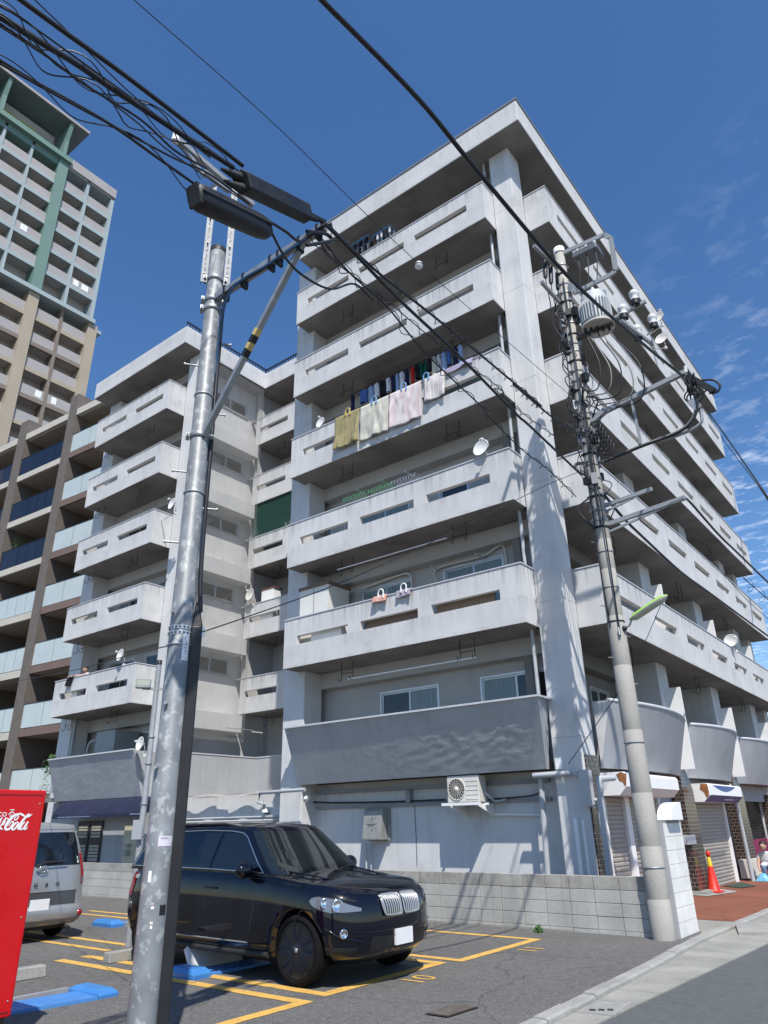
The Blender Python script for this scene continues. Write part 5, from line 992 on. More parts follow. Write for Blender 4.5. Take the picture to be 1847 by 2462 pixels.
class Shell:
    """closed plan-outline loft: half outline front -> side -> rear at each height parameter"""
    def __init__(s, F, Rr, W, Z, cf=.6, cr=.35, nf=3., nr=3.6, NF=14, NS=26, NR=10):
        s.F, s.R, s.W, s.Z, s.cf, s.cr, s.nf, s.nr, s.NF, s.NS, s.NR = F, Rr, W, Z, cf, cr, nf, nr, NF, NS, NR
    def xy(s, q, t):          # q in 0..3: 0-1 nose, 1-2 side, 2-3 tail
        F, Q, W = lerp(s.F, t), lerp(s.R, t), lerp(s.W, t)
        if q <= 1:
            a = q*math.pi/2; y = W*math.sin(a)**(2/s.nf) if a > 0 else 0; x = F-s.cf*(1-abs(math.cos(a))**(2/s.nf))
        elif q <= 2: x = (F-s.cf)+((Q+s.cr)-(F-s.cf))*(q-1); y = W
        else:
            a = (3-q)*math.pi/2; y = W*math.sin(a)**(2/s.nr) if a > 1e-9 else 0; x = Q+s.cr*(1-abs(math.cos(a))**(2/s.nr))
        return x, y
    def P(s, q, t, side=1, off=0):
        x, y = s.xy(q, t)
        if off:
            x1, y1 = s.xy(max(0, q-.02), t); x2, y2 = s.xy(min(3, q+.02), t); n = Vector((-(y2-y1), (x2-x1))); 
            n = Vector((y2-y1, -(x2-x1)))*-1 if False else Vector((y1-y2, x2-x1)); n = n if n.length > 1e-9 else Vector((1, 0)); n.normalize()
            if n.x*(x-(lerp(s.F, t)+lerp(s.R, t))/2)+n.y*y < 0: n = -n
            x += n.x*off; y += n.y*off
        return Vector((x, y*side, s.Z(x, t)))
    def qx(s, x, t):          # q on the side for a given x
        F, Q = lerp(s.F, t)-s.cf, lerp(s.R, t)+s.cr; return 1+(x-F)/(Q-F)
    def qs(s): return [i/s.NF for i in range(s.NF)]+[1+i/s.NS for i in range(s.NS)]+[2+i/s.NR for i in range(s.NR+1)]
    def mesh(s, ts, crown=lambda x, f: 0, top=(.9, .65, .35, .06)):
        b = B(); q = s.qs(); n = len(q); N = 2*n-2; loops = []
        def loop(fn): return [fn(q[i], 1) for i in range(n)]+[fn(q[n-1-i], -1) for i in range(1, n-1)]
        for t in ts: loops.append(loop(lambda k, sd: s.P(k, t, sd)))
        tt = ts[-1]
        for f in top:
            def fn(k, sd):
                p = s.P(k, tt, sd); F, Q = lerp(s.F, tt), lerp(s.R, tt); c = (F+Q)/2; x = c+(p.x-c)*(1-(1-f)*.12) if True else p.x; return Vector((x, p.y*f, s.Z(x, tt)+crown(x, f)))
            loops.append(loop(fn))
        vs = [p for l in loops for p in l]; fs = []
        for a in range(len(loops)-1):
            for i in range(N): fs.append((a*N+i, a*N+(i+1) % N, (a+1)*N+(i+1) % N, (a+1)*N+i))
        for base, flip in ((0, True), ((len(loops)-1)*N, False)):
            for i in range(n-1):
                m1, m2 = (N-i) % N, (N-i-1) % N; f = [base+i, base+i+1, base+m2, base+m1]; f = list(dict.fromkeys(f))
                if len(f) > 2: fs.append(tuple(f[::-1] if flip else f))
        b.add(vs, fs, True); return b
    def patch(s, q0, q1, t0, t1, side=1, off=.006, nu=16, nv=5, shape=None):
        def fn(u, v):
            q = q0+(q1-q0)*u; t = t0+(t1-t0)*v
            if shape: q, t = shape(u, v)
            sd = side
            if q < 0: q, sd = -q, -side
            return s.P(q, t, sd, off)
        return B().grid(fn, nu, nv)
def wheel(parent, c, side, R_, wd, rimr, name='wheel', dark=True):
    mt = Matrix.Translation(c) @ Matrix.Rotation(R(-90*side), 4, 'X')
    o = B().lathe([(rimr, -wd/2+.02), (R_-.05, -wd/2), (R_-.012, -wd/2+.03), (R_, -wd/2+.06), (R_, wd/2-.06), (R_-.012, wd/2-.03), (R_-.05, wd/2), (rimr+.012, wd/2-.012), (rimr, wd/2-.03)], 40, mt).build(name, TYR, parent)
    b = B().lathe([(rimr, wd/2-.018), (rimr-.012, wd/2-.012), (rimr-.03, wd/2-.05), (rimr-.03, -wd/2+.03)], 40, mt); b.build('rim', RIM, o)
    sp = B()
    for k in range(5):
        for s in (-1, 1):
            a0 = 2*math.pi*k/5+.3; a1 = a0+s*.24; p0 = Vector((math.cos(a0+s*.1)*.055, math.sin(a0+s*.1)*.055, wd/2-.035)); p1_ = Vector((math.cos(a1)*(rimr-.015), math.sin(a1)*(rimr-.015), wd/2-.022)); sp.bar(mt @ p0, mt @ p1_, .036, .03, mt.to_3x3() @ Vector((0, 0, 1)))
    sp.build('spokes', SPK, o)
    B().lathe([(.075, wd/2-.04), (.07, wd/2-.015), (.034, wd/2-.012)], 20, mt).build('hub', RIM, o); B().lathe([(.027, wd/2-.013), (.025, wd/2-.008), (.001, wd/2-.007)], 16, mt).build('hub_badge', STL, o)
    B().lathe([(rimr-.035, wd/2-.08), (.02, wd/2-.075)], 24, mt).build('brake_disc', STL, o)
    return o
def roundel(parent, c, n, up, r):
    n = Vector(n).normalized(); x = Vector(up).cross(n).normalized(); u = n.cross(x); m = Matrix((( x.x, u.x, n.x, c[0]), (x.y, u.y, n.y, c[1]), (x.z, u.z, n.z, c[2]), (0, 0, 0, 1)))
    o = B().lathe([(r, -.004), (r, .003), (r*.93, .004), (.001, .004)], 24, m).build('badge', M('badge_black', (.02, .02, .022), .3, var=0), parent)
    for k in range(4):
        pts = [m @ Vector((0, 0, .0048))]+[m @ Vector((math.cos(math.pi/2*(k+i/6))*r*.62, math.sin(math.pi/2*(k+i/6))*r*.62, .0048)) for i in range(7)]; B().add(pts, [tuple(range(8))]).build('quadrant', (PWH, M('badge_blue', (.02, .16, .45), .3, var=0))[k % 2], o)
    return o
# ---- dark SUV, nose towards the street
def ztop(x): return lerp([(-3, 1.20), (-2.0, 1.20), (-.2, 1.175), (.75, 1.15), (1.0, 1.135), (1.5, 1.075), (1.9, 1.045), (2.15, 1.005), (2.3, .975), (2.45, .93)], x)
body = Shell([(0, 2.12), (.08, 2.27), (.2, 2.37), (.42, 2.405), (.62, 2.40), (.8, 2.385), (.92, 2.35), (1, 2.25)], [(0, -2.05), (.15, -2.26), (.4, -2.36), (.6, -2.36), (.85, -2.30), (1, -2.24)],
             [(0, .80), (.06, .90), (.14, .945), (.3, .957), (.5, .965), (.7, .962), (.82, .95), (.92, .935), (1, .895)], lambda x, t: .22+(ztop(x)-.22)*t, .72, .75, 2.7, 2.5)
suv = thing('parked_suv', 'glossy black SUV with silver kidney grilles parked in the lot', 'car', (-8.35, 7.9, 0))
S0 = Matrix.Translation((-8.35, 7.9, 0))
def put(b, n, m, p): return xf(b, S0).build(n, m, p)
bo = put(body.mesh([0, .05, .1, .2, .3, .4, .5, .6, .7, .8, .87, .93, .97, 1], lambda x, f: .035*(1-f*f)*(1 if x > .9 else .3)), 'body', PAINT, suv)
cut = B(); WX = (1.54, -1.39); WR = .372
for wx in WX:
    for s in (-1, 1): cut.lathe([(.425, -.20), (.425, .2)], 36, Matrix.Translation((-8.35+wx, 7.9+s*.90, WR+.005)) @ Matrix.Rotation(R(90), 4, 'X'))
co = cut.build('cutter', BLKM)
md = bo.modifiers.new('arches', 'BOOLEAN'); md.operation = 'DIFFERENCE'; md.object = co; md.solver = 'EXACT'
bpy.context.view_layer.update()
dg = bpy.context.evaluated_depsgraph_get(); me = bpy.data.meshes.new_from_object(bo.evaluated_get(dg)); bo.modifiers.clear(); bo.data = me
bpy.data.objects.remove(co)
gh = Shell([(0, 1.20), (.5, .86), (1, .50)], [(0, -2.22), (.5, -2.06), (1, -1.84)], [(0, .885), (.25, .855), (.6, .775), (.9, .69), (1, .65)], lambda x, t: (ztop(max(x, -1.9))-.03)+(lerp([(-2.6, 1.64), (-2.1, 1.685), (-1.2, 1.725), (-.3, 1.735), (.2, 1.715), (.6, 1.68), (1.3, 1.62)], x)-(ztop(max(x, -1.9))-.03))*t, .30, .30, 2.6, 3.2)
put(gh.mesh([0, .1, .25, .4, .55, .7, .82, .92, 1], lambda x, f: .045*(1-f*f)), 'cabin', PAINT, suv)
put(gh.patch(-.80, .80, .07, .93, 1, .007, 30, 8), 'windscreen', WSG, suv)
put(gh.patch(2.25, 3.0, .25, .9, 1, .007, 10, 5), 'rear_window', CGL, suv); put(gh.patch(2.25, 3.0, .25, .9, -1, .007, 10, 5), 'rear_window', CGL, suv)
def sidewin(x0b, x0t, x1b, x1t, side):
    def fn(u, v):
        t = .10+.74*v; x = (x0b+(x0t-x0b)*v)*(1-u)+(x1b+(x1t-x1b)*v)*u; q = gh.qx(x, t); q = max(.55, min(2.35, q)); return gh.P(q, t, side, .008)
    return B().grid(fn, 14, 6)
for s in (-1, 1):
    for a in ((-.14, -.10, .86, .36), (-1.22, -1.05, -.20, -.16), (-1.95, -1.72, -1.28, -1.11)): put(sidewin(*a, s), 'side_window', CGL, suv)
    def trim(pts, r=.009): return B().tube(pts, r, 6)
    put(trim([gh.P(max(.6, gh.qx(x, .085)), .085, s, .010) for x in [.90-.1*i for i in range(30)]]), 'chrome_trim', CHR, suv)
    put(trim([gh.P(max(.5, min(2.3, gh.qx(x, t))), t, s, .010) for x, t in ((.90, .085), (.78, .24), (.62, .46), (.46, .68), (.36, .80), (.25, .865), (0, .89), (-.5, .895), (-1.0, .89), (-1.5, .86), (-1.72, .80), (-1.88, .5), (-2.0, .12))], .008), 'chrome_trim', CHR, suv)
    sk = lambda x, t, o=.002: body.P(body.qx(x, t), t, s, o)
    for pts in ([(.82, .97), (.80, .7), (.74, .4), (.72, .12)], [(-.17, .99), (-.17, .6), (-.15, .12)], [(-1.22, .99), (-1.2, .75), (-.98, .42), (-.92, .2), (-.85, .12)], [(.72, .12), (0, .12), (-.85, .12)]): put(B().tube([sk(x, t) for x, t in pts], .0045, 5), 'door_seam', BLKM, suv)
    for x in (.05, -1.0): put(bevel and B().tube([sk(x, .80, .018), sk(x-.1, .80, .028), sk(x-.22, .80, .018)], .013, 6), 'door_handle', PAINT, suv)
    put(B().tube([sk(x, .07, .012) for x in (1.05, .6, 0, -.5, -.95)], .035, 8), 'sill_trim', BLKM, suv); put(B().tube([sk(x, .19, .004) for x in (.7, 0, -.8)], .008, 5), 'sill_chrome', STL, suv)
    mx, my, mz = .66, s*1.03, 1.20; mb_ = B(); mb_.sphere((mx, my, mz), .125, 16, 12, (.7, 1.1, .78)); mb_.bar((mx-.02, s*.88, mz-.07), (mx, my-.04*s, mz-.04), .06, .05); put(mb_, 'mirror', PAINT, suv)
    put(B().tube([gh.P(min(2.2, max(.9, gh.qx(x, .97))), .97, s, -.02)+Vector((0, 0, .035 if -1.7 < x < .1 else 0)) for x in (.25, .1, -.2, -.7, -1.2, -1.6, -1.8)], .016, 6), 'roof_rail', BLK, suv)
    # headlamp
    def hl(u, v): return (.52+.30*u, .735+.175*v*(1-.35*(1-u))+.03*u)
    o = put(body.patch(0, 0, 0, 0, s, .006, 26, 8, lambda u, v: (.40+.57*u, .765+.03*u+(2*v-1)*.092*min(1, .22+1.35*u)*math.sqrt(max(0, 1-max(0, (u-.62)/.38)**2)))), 'headlamp', LMP, suv)
    for q_, t_, rr_ in ((.66, .79, .072), (.80, .80, .058)):
        c = body.P(q_, t_, s, .004); nx = Vector((.8, s*.6, .1)).normalized(); m_ = Matrix.Translation(S0 @ c) @ nx.to_track_quat('Z', 'Y').to_matrix().to_4x4(); B().lathe([(rr_, 0), (rr_, .008), (rr_*.8, .012), (rr_*.7, .004), (.001, .01)], 20, m_).build('projector', CHR, o)
    put(body.patch(0, 0, 0, 0, s, .008, 14, 2, lambda u, v: (.44+.42*u, .872+.012*v-.02*abs(u-.5))), 'headlamp_brow', BLKM, suv)
    c = body.P(.60, .44, s, .004); m_ = Matrix.Translation(S0 @ c) @ Vector((.9, s*.45, 0)).normalized().to_track_quat('Z', 'Y').to_matrix().to_4x4(); B().lathe([(.05, -.01), (.05, .008), (.04, .012), (.036, .003), (.001, .005)], 20, m_).build('fog_lamp', CHR, suv)
    put(body.patch(.44, .74, .16, .26, s, .003, 12, 3), 'lower_intake', BLK, suv)
    put(B().tube([body.P(.36+.05*i, .33+.012*i if i < 6 else .40+.03*(i-6), s, .004) for i in range(10)], .012, 6), 'bumper_crease', PAINT, suv)
    # kidney grille
    fx = lambda z: lerp(body.F, (z-.22)/(.87-.22)*1.0 if z < .87 else .97)
    def kp(y, z): 
        t = (z-.22)/(.74); a = min(1, abs(y)/.95); return Vector((lerp(body.F, min(1, t))-.72*(1-(1-a**2.7)**(1/2.7))+.014, y, z))
    ring = [(.03, .74), (.055, .715), (.30, .72), (.34, .75), (.365, .87), (.34, .915), (.29, .93), (.06, .93), (.03, .90)]
    kf = put(B().tube(crom([kp(s*y, z)+Vector((.008, 0, 0)) for y, z in ring+ring[:1]], 3), .012, 6), 'kidney_grille', SAT, suv)
    put(B().grid(lambda u, v: kp(s*(.045+.30*u+.02*v), .722+.20*v)-Vector((.006, 0, 0)), 8, 8), 'grille_back', BLK, kf)
    for k in range(8): put(B().tube([kp(s*(.065+.037*k), .72)+Vector((.008, 0, 0)), kp(s*(.065+.039*k), .80)+Vector((.014, 0, 0)), kp(s*(.065+.040*k), .88)+Vector((.012, 0, 0)), kp(s*(.065+.041*k), .925)+Vector((.006, 0, 0))], .010, 6) if True else B().bar(kp(0, 0), kp(0, 1), .022, .03, (1, 0, 0)), 'grille_slat', SAT, kf)
    for wx in WX: wheel(suv, S0 @ Vector((wx, s*.825, WR)), s, WR, .27, .288)
    put(body.patch(2.15, 2.75, .62, .92, s, .006, 10, 4), 'tail_lamp', LRD, suv)
put(body.patch(-.30, .30, .20, .40, 1, .004, 16, 3), 'centre_intake', BLK, suv)
put(B().box(2.395, 2.425, -.165, .165, .395, .56), 'number_plate', PLATE, suv)
roundel(suv, S0 @ Vector((2.20, 0, .955)), (.75, 0, .66), (0, 0, 1), .043)
for y0, y1 in ((-.62, .12), (.05, .66)): put(B().tube([gh.P(abs(y0)/1.0, .05, -1 if y0 < 0 else 1, .02)+Vector((.03, 0, 0)), Vector((1.10, (y0+y1)/2, 1.165)), Vector((1.06, y1, 1.19))], .010, 5), 'wiper', BLKM, suv)
for s in (-1, 1): put(B().tube(crom([Vector((1.05, s*.62, 1.172)), Vector((1.5, s*.55, 1.115)), Vector((1.95, s*.44, 1.018)), Vector((2.14, s*.36, .962))]), .010, 5), 'bonnet_crease', PAINT, suv)
for s in (-1, 1):
    put(B().tube([body.P(q_, .70, s, .003) for q_ in (.40, .55, .7, .85, .98)]+[body.P(1.02, .66, s, .003), body.P(1.05, .52, s, .003)], .004, 5), 'bumper_seam', BLKM, suv)
    put(B().tube([body.P(1.0+.1*i, .955, s, .003) for i in range(5)], .004, 5), 'bonnet_seam', BLKM, suv)
put(B().tube([body.P(q_, .955, -1, .004) for q_ in (.6, .4, .2)]+[body.P(q_, .955, 1, .004) for q_ in (0, .2, .4, .6)], .004, 5), 'bonnet_seam', BLKM, suv)
# ---- silver minivan seen from behind
van = thing('parked_minivan', 'silver minivan seen from the rear, parked behind the red vending machine', 'car', (-13, 7.1, 0))
vs_ = Shell([(0, -.05), (.05, .02), (.15, .03), (.19, -.02), (.5, -.07), (.56, -.10), (.8, -.19), (1, -.32)], [(0, -4.5), (.3, -4.55), (.6, -4.2), (1, -3.2)], [(0, .78), (.06, .84), (.2, .855), (.5, .845), (.62, .82), (.85, .745), (1, .68)], lambda x, t: .24+1.56*t, .22, .5, 4.2, 3)
V0 = Matrix.Translation((-13.0, 7.1, 0)); vput = lambda b, n, m, p: xf(b, V0).build(n, m, p)
vput(vs_.mesh([0, .03, .05, .1, .15, .17, .19, .25, .32, .4, .5, .56, .65, .75, .85, .93, .97, 1], lambda x, f: .05*(1-f*f)), 'body', SIL, van)
vput(vs_.patch(-.54, .54, .585, .925, 1, .006, 20, 6), 'rear_window', CGL, van)
vput(vs_.patch(-.60, .60, .955, .985, 1, .008, 20, 2), 'spoiler', SIL, van)
for s in (-1, 1):
    o = vput(vs_.patch(.56, 1.25, .385, .70, s, .010, 14, 8), 'tail_lamp', LRD, van); vput(vs_.patch(.57, 1.15, .395, .45, s, .014, 8, 3), 'reverse_lens', LMP, o)
    vput(vs_.patch(.44, .48, .64, .67, s, .010, 6, 3), 'sticker', M('sticker_round_%d' % s, (.45, .6, .55) if s > 0 else (.4, .5, .65), .5, var=0), van) if s > 0 else None
    vput(vs_.patch(.44, .48, .60, .63, s, .010, 6, 3), 'sticker', PWH, van) if s > 0 else None
    vput(B().lathe([(.05, 0), (.05, .012), (.001, .014)], 16, Matrix.Translation(vs_.P(.60, .10, s, .002)) @ Matrix.Rotation(R(90), 4, 'Y')), 'reflector', LRD, van)
    wheel(van, V0 @ Vector((-.72, s*.70, .315)), s, .315, .2, .19)
vput(vs_.patch(-.40, .40, .20, .345, 1, .006, 16, 4), 'plate_recess', M('van_trim', (.10, .10, .105), .25, .5, var=0), van)
vput(vs_.patch(-.42, .42, .33, .352, 1, .014, 16, 2), 'garnish', SIL, van)
vput(B().box(-.01, .02, -.165, .165, .485, .65), 'number_plate', PLATE, van)
c = V0 @ Vector((-.06, .0, 1.11)); em = B().tube(crom([c+Vector((.03, math.cos(a)*.075, math.sin(a)*.052)) for a in [2*math.pi*i/16 for i in range(17)]], 2), .007, 6)
em.tube(crom([c+Vector((.03, math.cos(a)*.028, math.sin(a)*.05)) for a in [2*math.pi*i/12 for i in range(13)]], 2), .006, 5); em.tube(crom([c+Vector((.03, math.cos(a)*.06, .028+math.sin(a)*.02)) for a in [2*math.pi*i/12 for i in range(13)]], 2), .006, 5); em.build('emblem', CHR, van)
for i, ch in enumerate('NOAH'):
    t_ = text_b(ch, .085, .004); xf(t_, V0 @ Matrix.Translation((-.035, -.29+.195*i, .865)) @ Matrix.Rotation(R(90), 4, 'Z') @ Matrix.Rotation(R(90), 4, 'X')); t_.build('letter', RIM, van)
vput(B().tube([(-.02, -.12, 1.16), (-.04, .02, 1.21), (-.05, .42, 1.215)], .012, 6), 'wiper', BLKM, van); vput(B().sphere((-.02, -.12, 1.16), .03, 8, 6), 'wiper_hub', BLKM, van)
vput(B().tube([(-.4, .55, .23), (.02, .55, .20), (.07, .55, .185)], .03, 8), 'exhaust', BLKM, van); vput(B().box(-3.6, -.25, -.6, .6, .17, .3), 'underbody', BLKM, van)
vput(vs_.patch(-1, 1, .02, .055, 1, .006, 24, 2), 'bumper_skirt', M('van_skirt', (.20, .19, .18), .5, var=.05), van)
# ================================================================== things on the building and in the lot
def bx2(p, q, y0, y1): return (min(p.x, q.x), max(p.x, q.x), y0, y1, min(p.z, q.z), max(p.z, q.z))
# ---- air conditioner on wall brackets
ac = thing('air_conditioner', 'white outdoor air conditioner unit on wall brackets under the textured balcony', 'air conditioner', (-8.78, 14.05, 2.08))
ax0, ax1, az0, az1 = -9.17, -8.37, 2.10, 2.64
ACW = M('ac_cream', (.62, .60, .55), .5, var=.05)
bevel(B().box(ax0, ax1, 13.90, 14.22, az0, az1).build('case', ACW, ac), .015, 2)
mt = Matrix.Translation((-8.93, 13.897, 2.37)) @ Matrix.Rotation(R(90), 4, 'X')
B().lathe([(.225, 0), (.225, .012), (.205, .012), (.205, .0)], 32, mt).build('grille_ring', ACW, ac); B().lathe([(.204, .001), (.001, .002)], 32, mt).build('fan_recess', DRK, ac)
for k in range(9):
    a = math.pi*k/9; d = Vector((math.cos(a), 0, math.sin(a)))*.205; c = Vector((-8.93, 13.888, 2.37)); B().tube([c-d, c+d], .004, 4).build('grille_bar', ACW, ac)
for r_ in (.08, .13, .175): B().tube([Vector((-8.93+math.cos(2*math.pi*i/28)*r_, 13.889, 2.37+math.sin(2*math.pi*i/28)*r_)) for i in range(29)], .003, 4).build('grille_bar', ACW, ac)
B().lathe([(.055, 0), (.05, .02), (.001, .024)], 20, mt).build('fan_hub', ACW, ac)
for k in range(5): B().box(-8.70, -8.39, 13.892, 13.899, 2.16+.09*k, 2.172+.09*k).build('panel_rib', ACW, ac)
for x in (-9.12, -8.42):
    B().prism([(x, 13.80, 2.07), (x, 14.52, 2.07), (x, 14.52, 1.84), (x, 14.48, 1.84), (x, 13.86, 2.03), (x, 13.80, 2.03)], (.035, 0, 0)).build('bracket', WHT, ac)
B().box(-9.26, -8.30, 13.78, 13.83, 2.045, 2.098).box(-9.26, -8.30, 14.15, 14.2, 2.045, 2.098).build('bracket_rail', WHT, ac)
B().tube(crom([(-8.36, 14.1, 2.3), (-8.25, 14.15, 2.2), (-8.22, 14.3, 2.12), (-8.0, 14.38, 2.14)]), .025, 6).build('hose', PVC, ac)
def shift(r, k, dy):
    for c_ in r.children:
        for v_ in c_.data.vertices: v_.co = (v_.co.x*k, v_.co.y+dy, 1.7+(v_.co.z-1.7)*k)
shift(ac, 1.0288, .40)
# ---- exhaust hood with a scrawled face
hd = thing('vent_hood', 'grey metal exhaust hood with a scrawled face on the ground floor wall', 'vent hood', (-11.4, 14.2, 1.4))
HOD = M('hood_zinc', (.30, .30, .28), .55, .3, var=.12, vs=5)
x0, x1 = -11.72, -11.17; pr = [(14.42, 2.06), (14.20, 2.06), (14.14, 2.0), (14.06, 1.42), (14.06, 1.38), (14.42, 1.38)]
b = B(); b.prism([(x0, y, z) for y, z in pr], (x1-x0, 0, 0)); bevel(b.build('body', HOD, hd), .012, 2)
B().box(x0-.04, x1+.06, 14.36, 14.418, 1.36, 2.10).build('flange', HOD, hd)
INK = M('marker_ink', (.03, .03, .03), .7, var=0)
fpt = lambda u, v: Vector((x0+(x1-x0)*u, 14.14-.08*(1-v)-.004, 1.42+.58*v))
for pts in ([(.38, .5), (.4, .66), (.47, .78), (.53, .7), (.55, .5)], [(.2, .52), (.35, .5), (.55, .5), (.78, .53)], [(.3, .5), (.34, .42), (.4, .49)], [(.42, .49), (.46, .4), (.5, .48)], [(.53, .48), (.58, .41), (.62, .5)], [(.48, .3), (.52, .33), (.55, .28), (.5, .25)], [(.28, .73), (.31, .7)], [(.68, .74), (.7, .68)], [(.72, .38), (.75, .36), (.73, .33)]): B().tube([fpt(*q) for q in pts], .0045, 4).build('scrawl', INK, hd)
B().tube([(-11.78, 14.3, 1.3), (-11.78, 14.3, .2)], .025, 6).tube([(-11.66, 14.33, 1.3), (-11.66, 14.33, .2)], .02, 6).build('drain_pipe', PVC, hd)
shift(hd, 1.037, .51)
# ---- small lamps and fittings on the ground floor
lm = thing('security_lamp', 'round white security lamp at the left pier above the cars', 'lamp', PY('Z8', 325, 523, 14.2)); q = PY('Z8', 325, 523, 14.1); B().lathe([(.03, .1), (.075, .06), (.085, 0), (.07, -.03), (.001, -.04)], 16, Matrix.Translation(q) @ Matrix.Rotation(R(-90), 4, 'X') @ Matrix.Rotation(R(180), 4, 'X')).build('head', ALU, lm); B().tube([q, (q.x-.1, 14.34, q.z-.02)], .02, 6).build('arm', STL, lm)
dm = thing('bulkhead_lamp', 'white half dome lamp on the recess wall over the van and SUV', 'lamp', PY('F7', 1045, 1930, 15.8)); q = PY('F7', 1045, 1925, 15.8); B().lathe([(.11, -.06), (.11, -.02), (.08, .06), (.001, .09)], 16, Matrix.Translation(q)).build('dome', WHT, dm); B().box(q.x-.05, q.x+.05, 15.8, 15.9, q.z-.1, q.z+.02).build('mount', BLK, dm)
# ---- vending machine: the red side panel with lettering
vm_e = PD('G', 410, 182, 8.0); VX, VY = vm_e.x, vm_e.y; ZT, ZB = vm_e.z, PD('G', 78, 2150, 8.0).z
vm = thing('vending_machine', 'red soft drink vending machine side panel at the left edge', 'vending machine', (VX-.5, VY-.4, 0))
bevel(B().box(VX-1.1, VX, VY-.78, VY, ZB, ZT).build('cabinet', RED, vm), .012, 2); B().box(VX-1.06, VX-.04, VY-.74, VY-.03, 0, ZB).build('plinth', M('plinth_brown', (.06, .045, .035), .8), vm)
ZONE['L'] = (0, 1920, .10504); LX = VX+.003
def ribbon(pts, ws, n=6):
    p = crom([PX('L', x, y, LX) for x, y in pts], n); m = len(p); w_ = [lerp([(i/(len(ws)-1), v) for i, v in enumerate(ws)], k/(m-1)) for k in range(m)]; vs = []
    s = .00053
    for k in range(m):
        t = (p[min(k+1, m-1)]-p[max(k-1, 0)]).normalized(); nrm = Vector((0, -t.z, t.y)); off = random.uniform(0, .0006); vs += [p[k]+nrm*w_[k]*s/2+Vector((off, 0, 0)), p[k]-nrm*w_[k]*s/2+Vector((off, 0, 0))]
    return B().add(vs, [(2*k, 2*k+1, 2*k+3, 2*k+2) for k in range(m-1)])
for pts, ws in (([(440, 352), (370, 365), (280, 430), (200, 520), (140, 620), (125, 680), (155, 708), (215, 690), (280, 610), (310, 555), (295, 525), (250, 550), (195, 630)], [16, 30, 46, 52, 46, 40, 34, 34, 30, 24, 20, 18, 12]),
                ([(430, 365), (420, 420), (385, 475), (345, 492), (335, 465), (365, 410), (425, 365)], [14, 22, 24, 18, 14, 16, 14]), ([(400, 348), (470, 348), (530, 380), (575, 408)], [12, 30, 34, 14]), ([(575, 408), (640, 412), (690, 390), (745, 350)], [14, 30, 26, 3]),
                ([(405, 530), (330, 590), (280, 660), (285, 705), (330, 700), (385, 640), (415, 570), (405, 530)], [14, 40, 44, 28, 26, 34, 26, 14]), ([(410, 690), (440, 620), (540, 480), (620, 390), (665, 352), (670, 375), (600, 440), (500, 550), (430, 640), (415, 695), (450, 690), (490, 650)], [22, 40, 40, 30, 18, 16, 14, 22, 30, 26, 18, 10]),
                ([(575, 530), (510, 590), (465, 660), (475, 705), (520, 690), (575, 620), (620, 550)], [16, 34, 40, 26, 20, 20, 14]), ([(650, 525), (600, 600), (560, 670), (565, 700), (600, 690), (640, 630)], [26, 36, 40, 26, 18, 6]), ([(163, 465), (200, 458)], [24, 24]),
                ([(60, 432), (20, 480), (-20, 560), (-25, 610), (20, 620), (70, 560), (105, 480)], [16, 34, 40, 30, 24, 22, 16]), ([(150, 430), (105, 500), (70, 560), (65, 595), (95, 580), (135, 510)], [24, 34, 40, 24, 18, 6]), ([(-30, 660), (20, 680), (70, 718)], [34, 34, 4]), ([(604, 690), (622, 690)], [18, 18])): ribbon(pts, ws).build('script_lettering', PWH, vm)
t_ = text_b('ecoる', .082); cL = PX('L', 118, 345, LX); xf(t_, Matrix.Translation(cL) @ Matrix.Rotation(R(90), 4, 'Z') @ Matrix.Rotation(R(90), 4, 'X')); t_.build('lettering', PWH, vm)
for z_a, z_b in ((ZB+.03, ZB+.045), (ZT-.05, ZT-.04)): B().box(VX+.0005, VX+.002, VY-.74, VY-.02, z_a, z_b).build('panel_seam', M('seam_dark', (.18, .004, .006), .5, var=0) if 'seam_dark' not in bpy.data.materials else bpy.data.materials['seam_dark'], vm)
B().box(VX+.0005, VX+.004, VY-.03, VY-.018, ZB+.02, ZT-.02).build('edge_trim', RED, vm)
for zz in (ZB+.12, 1.0, ZT-.12): B().lathe([(.008, 0), (.007, .003), (.001, .004)], 8, Matrix.Translation((VX+.002, VY-.05, zz)) @ Matrix.Rotation(R(90), 4, 'Y')).build('screw', STL, vm)
for zz in (1.9, ): B().box(VX-.02, VX+.02, VY+.001, VY+.02, zz, zz+.05).build('hinge', BLK, vm)
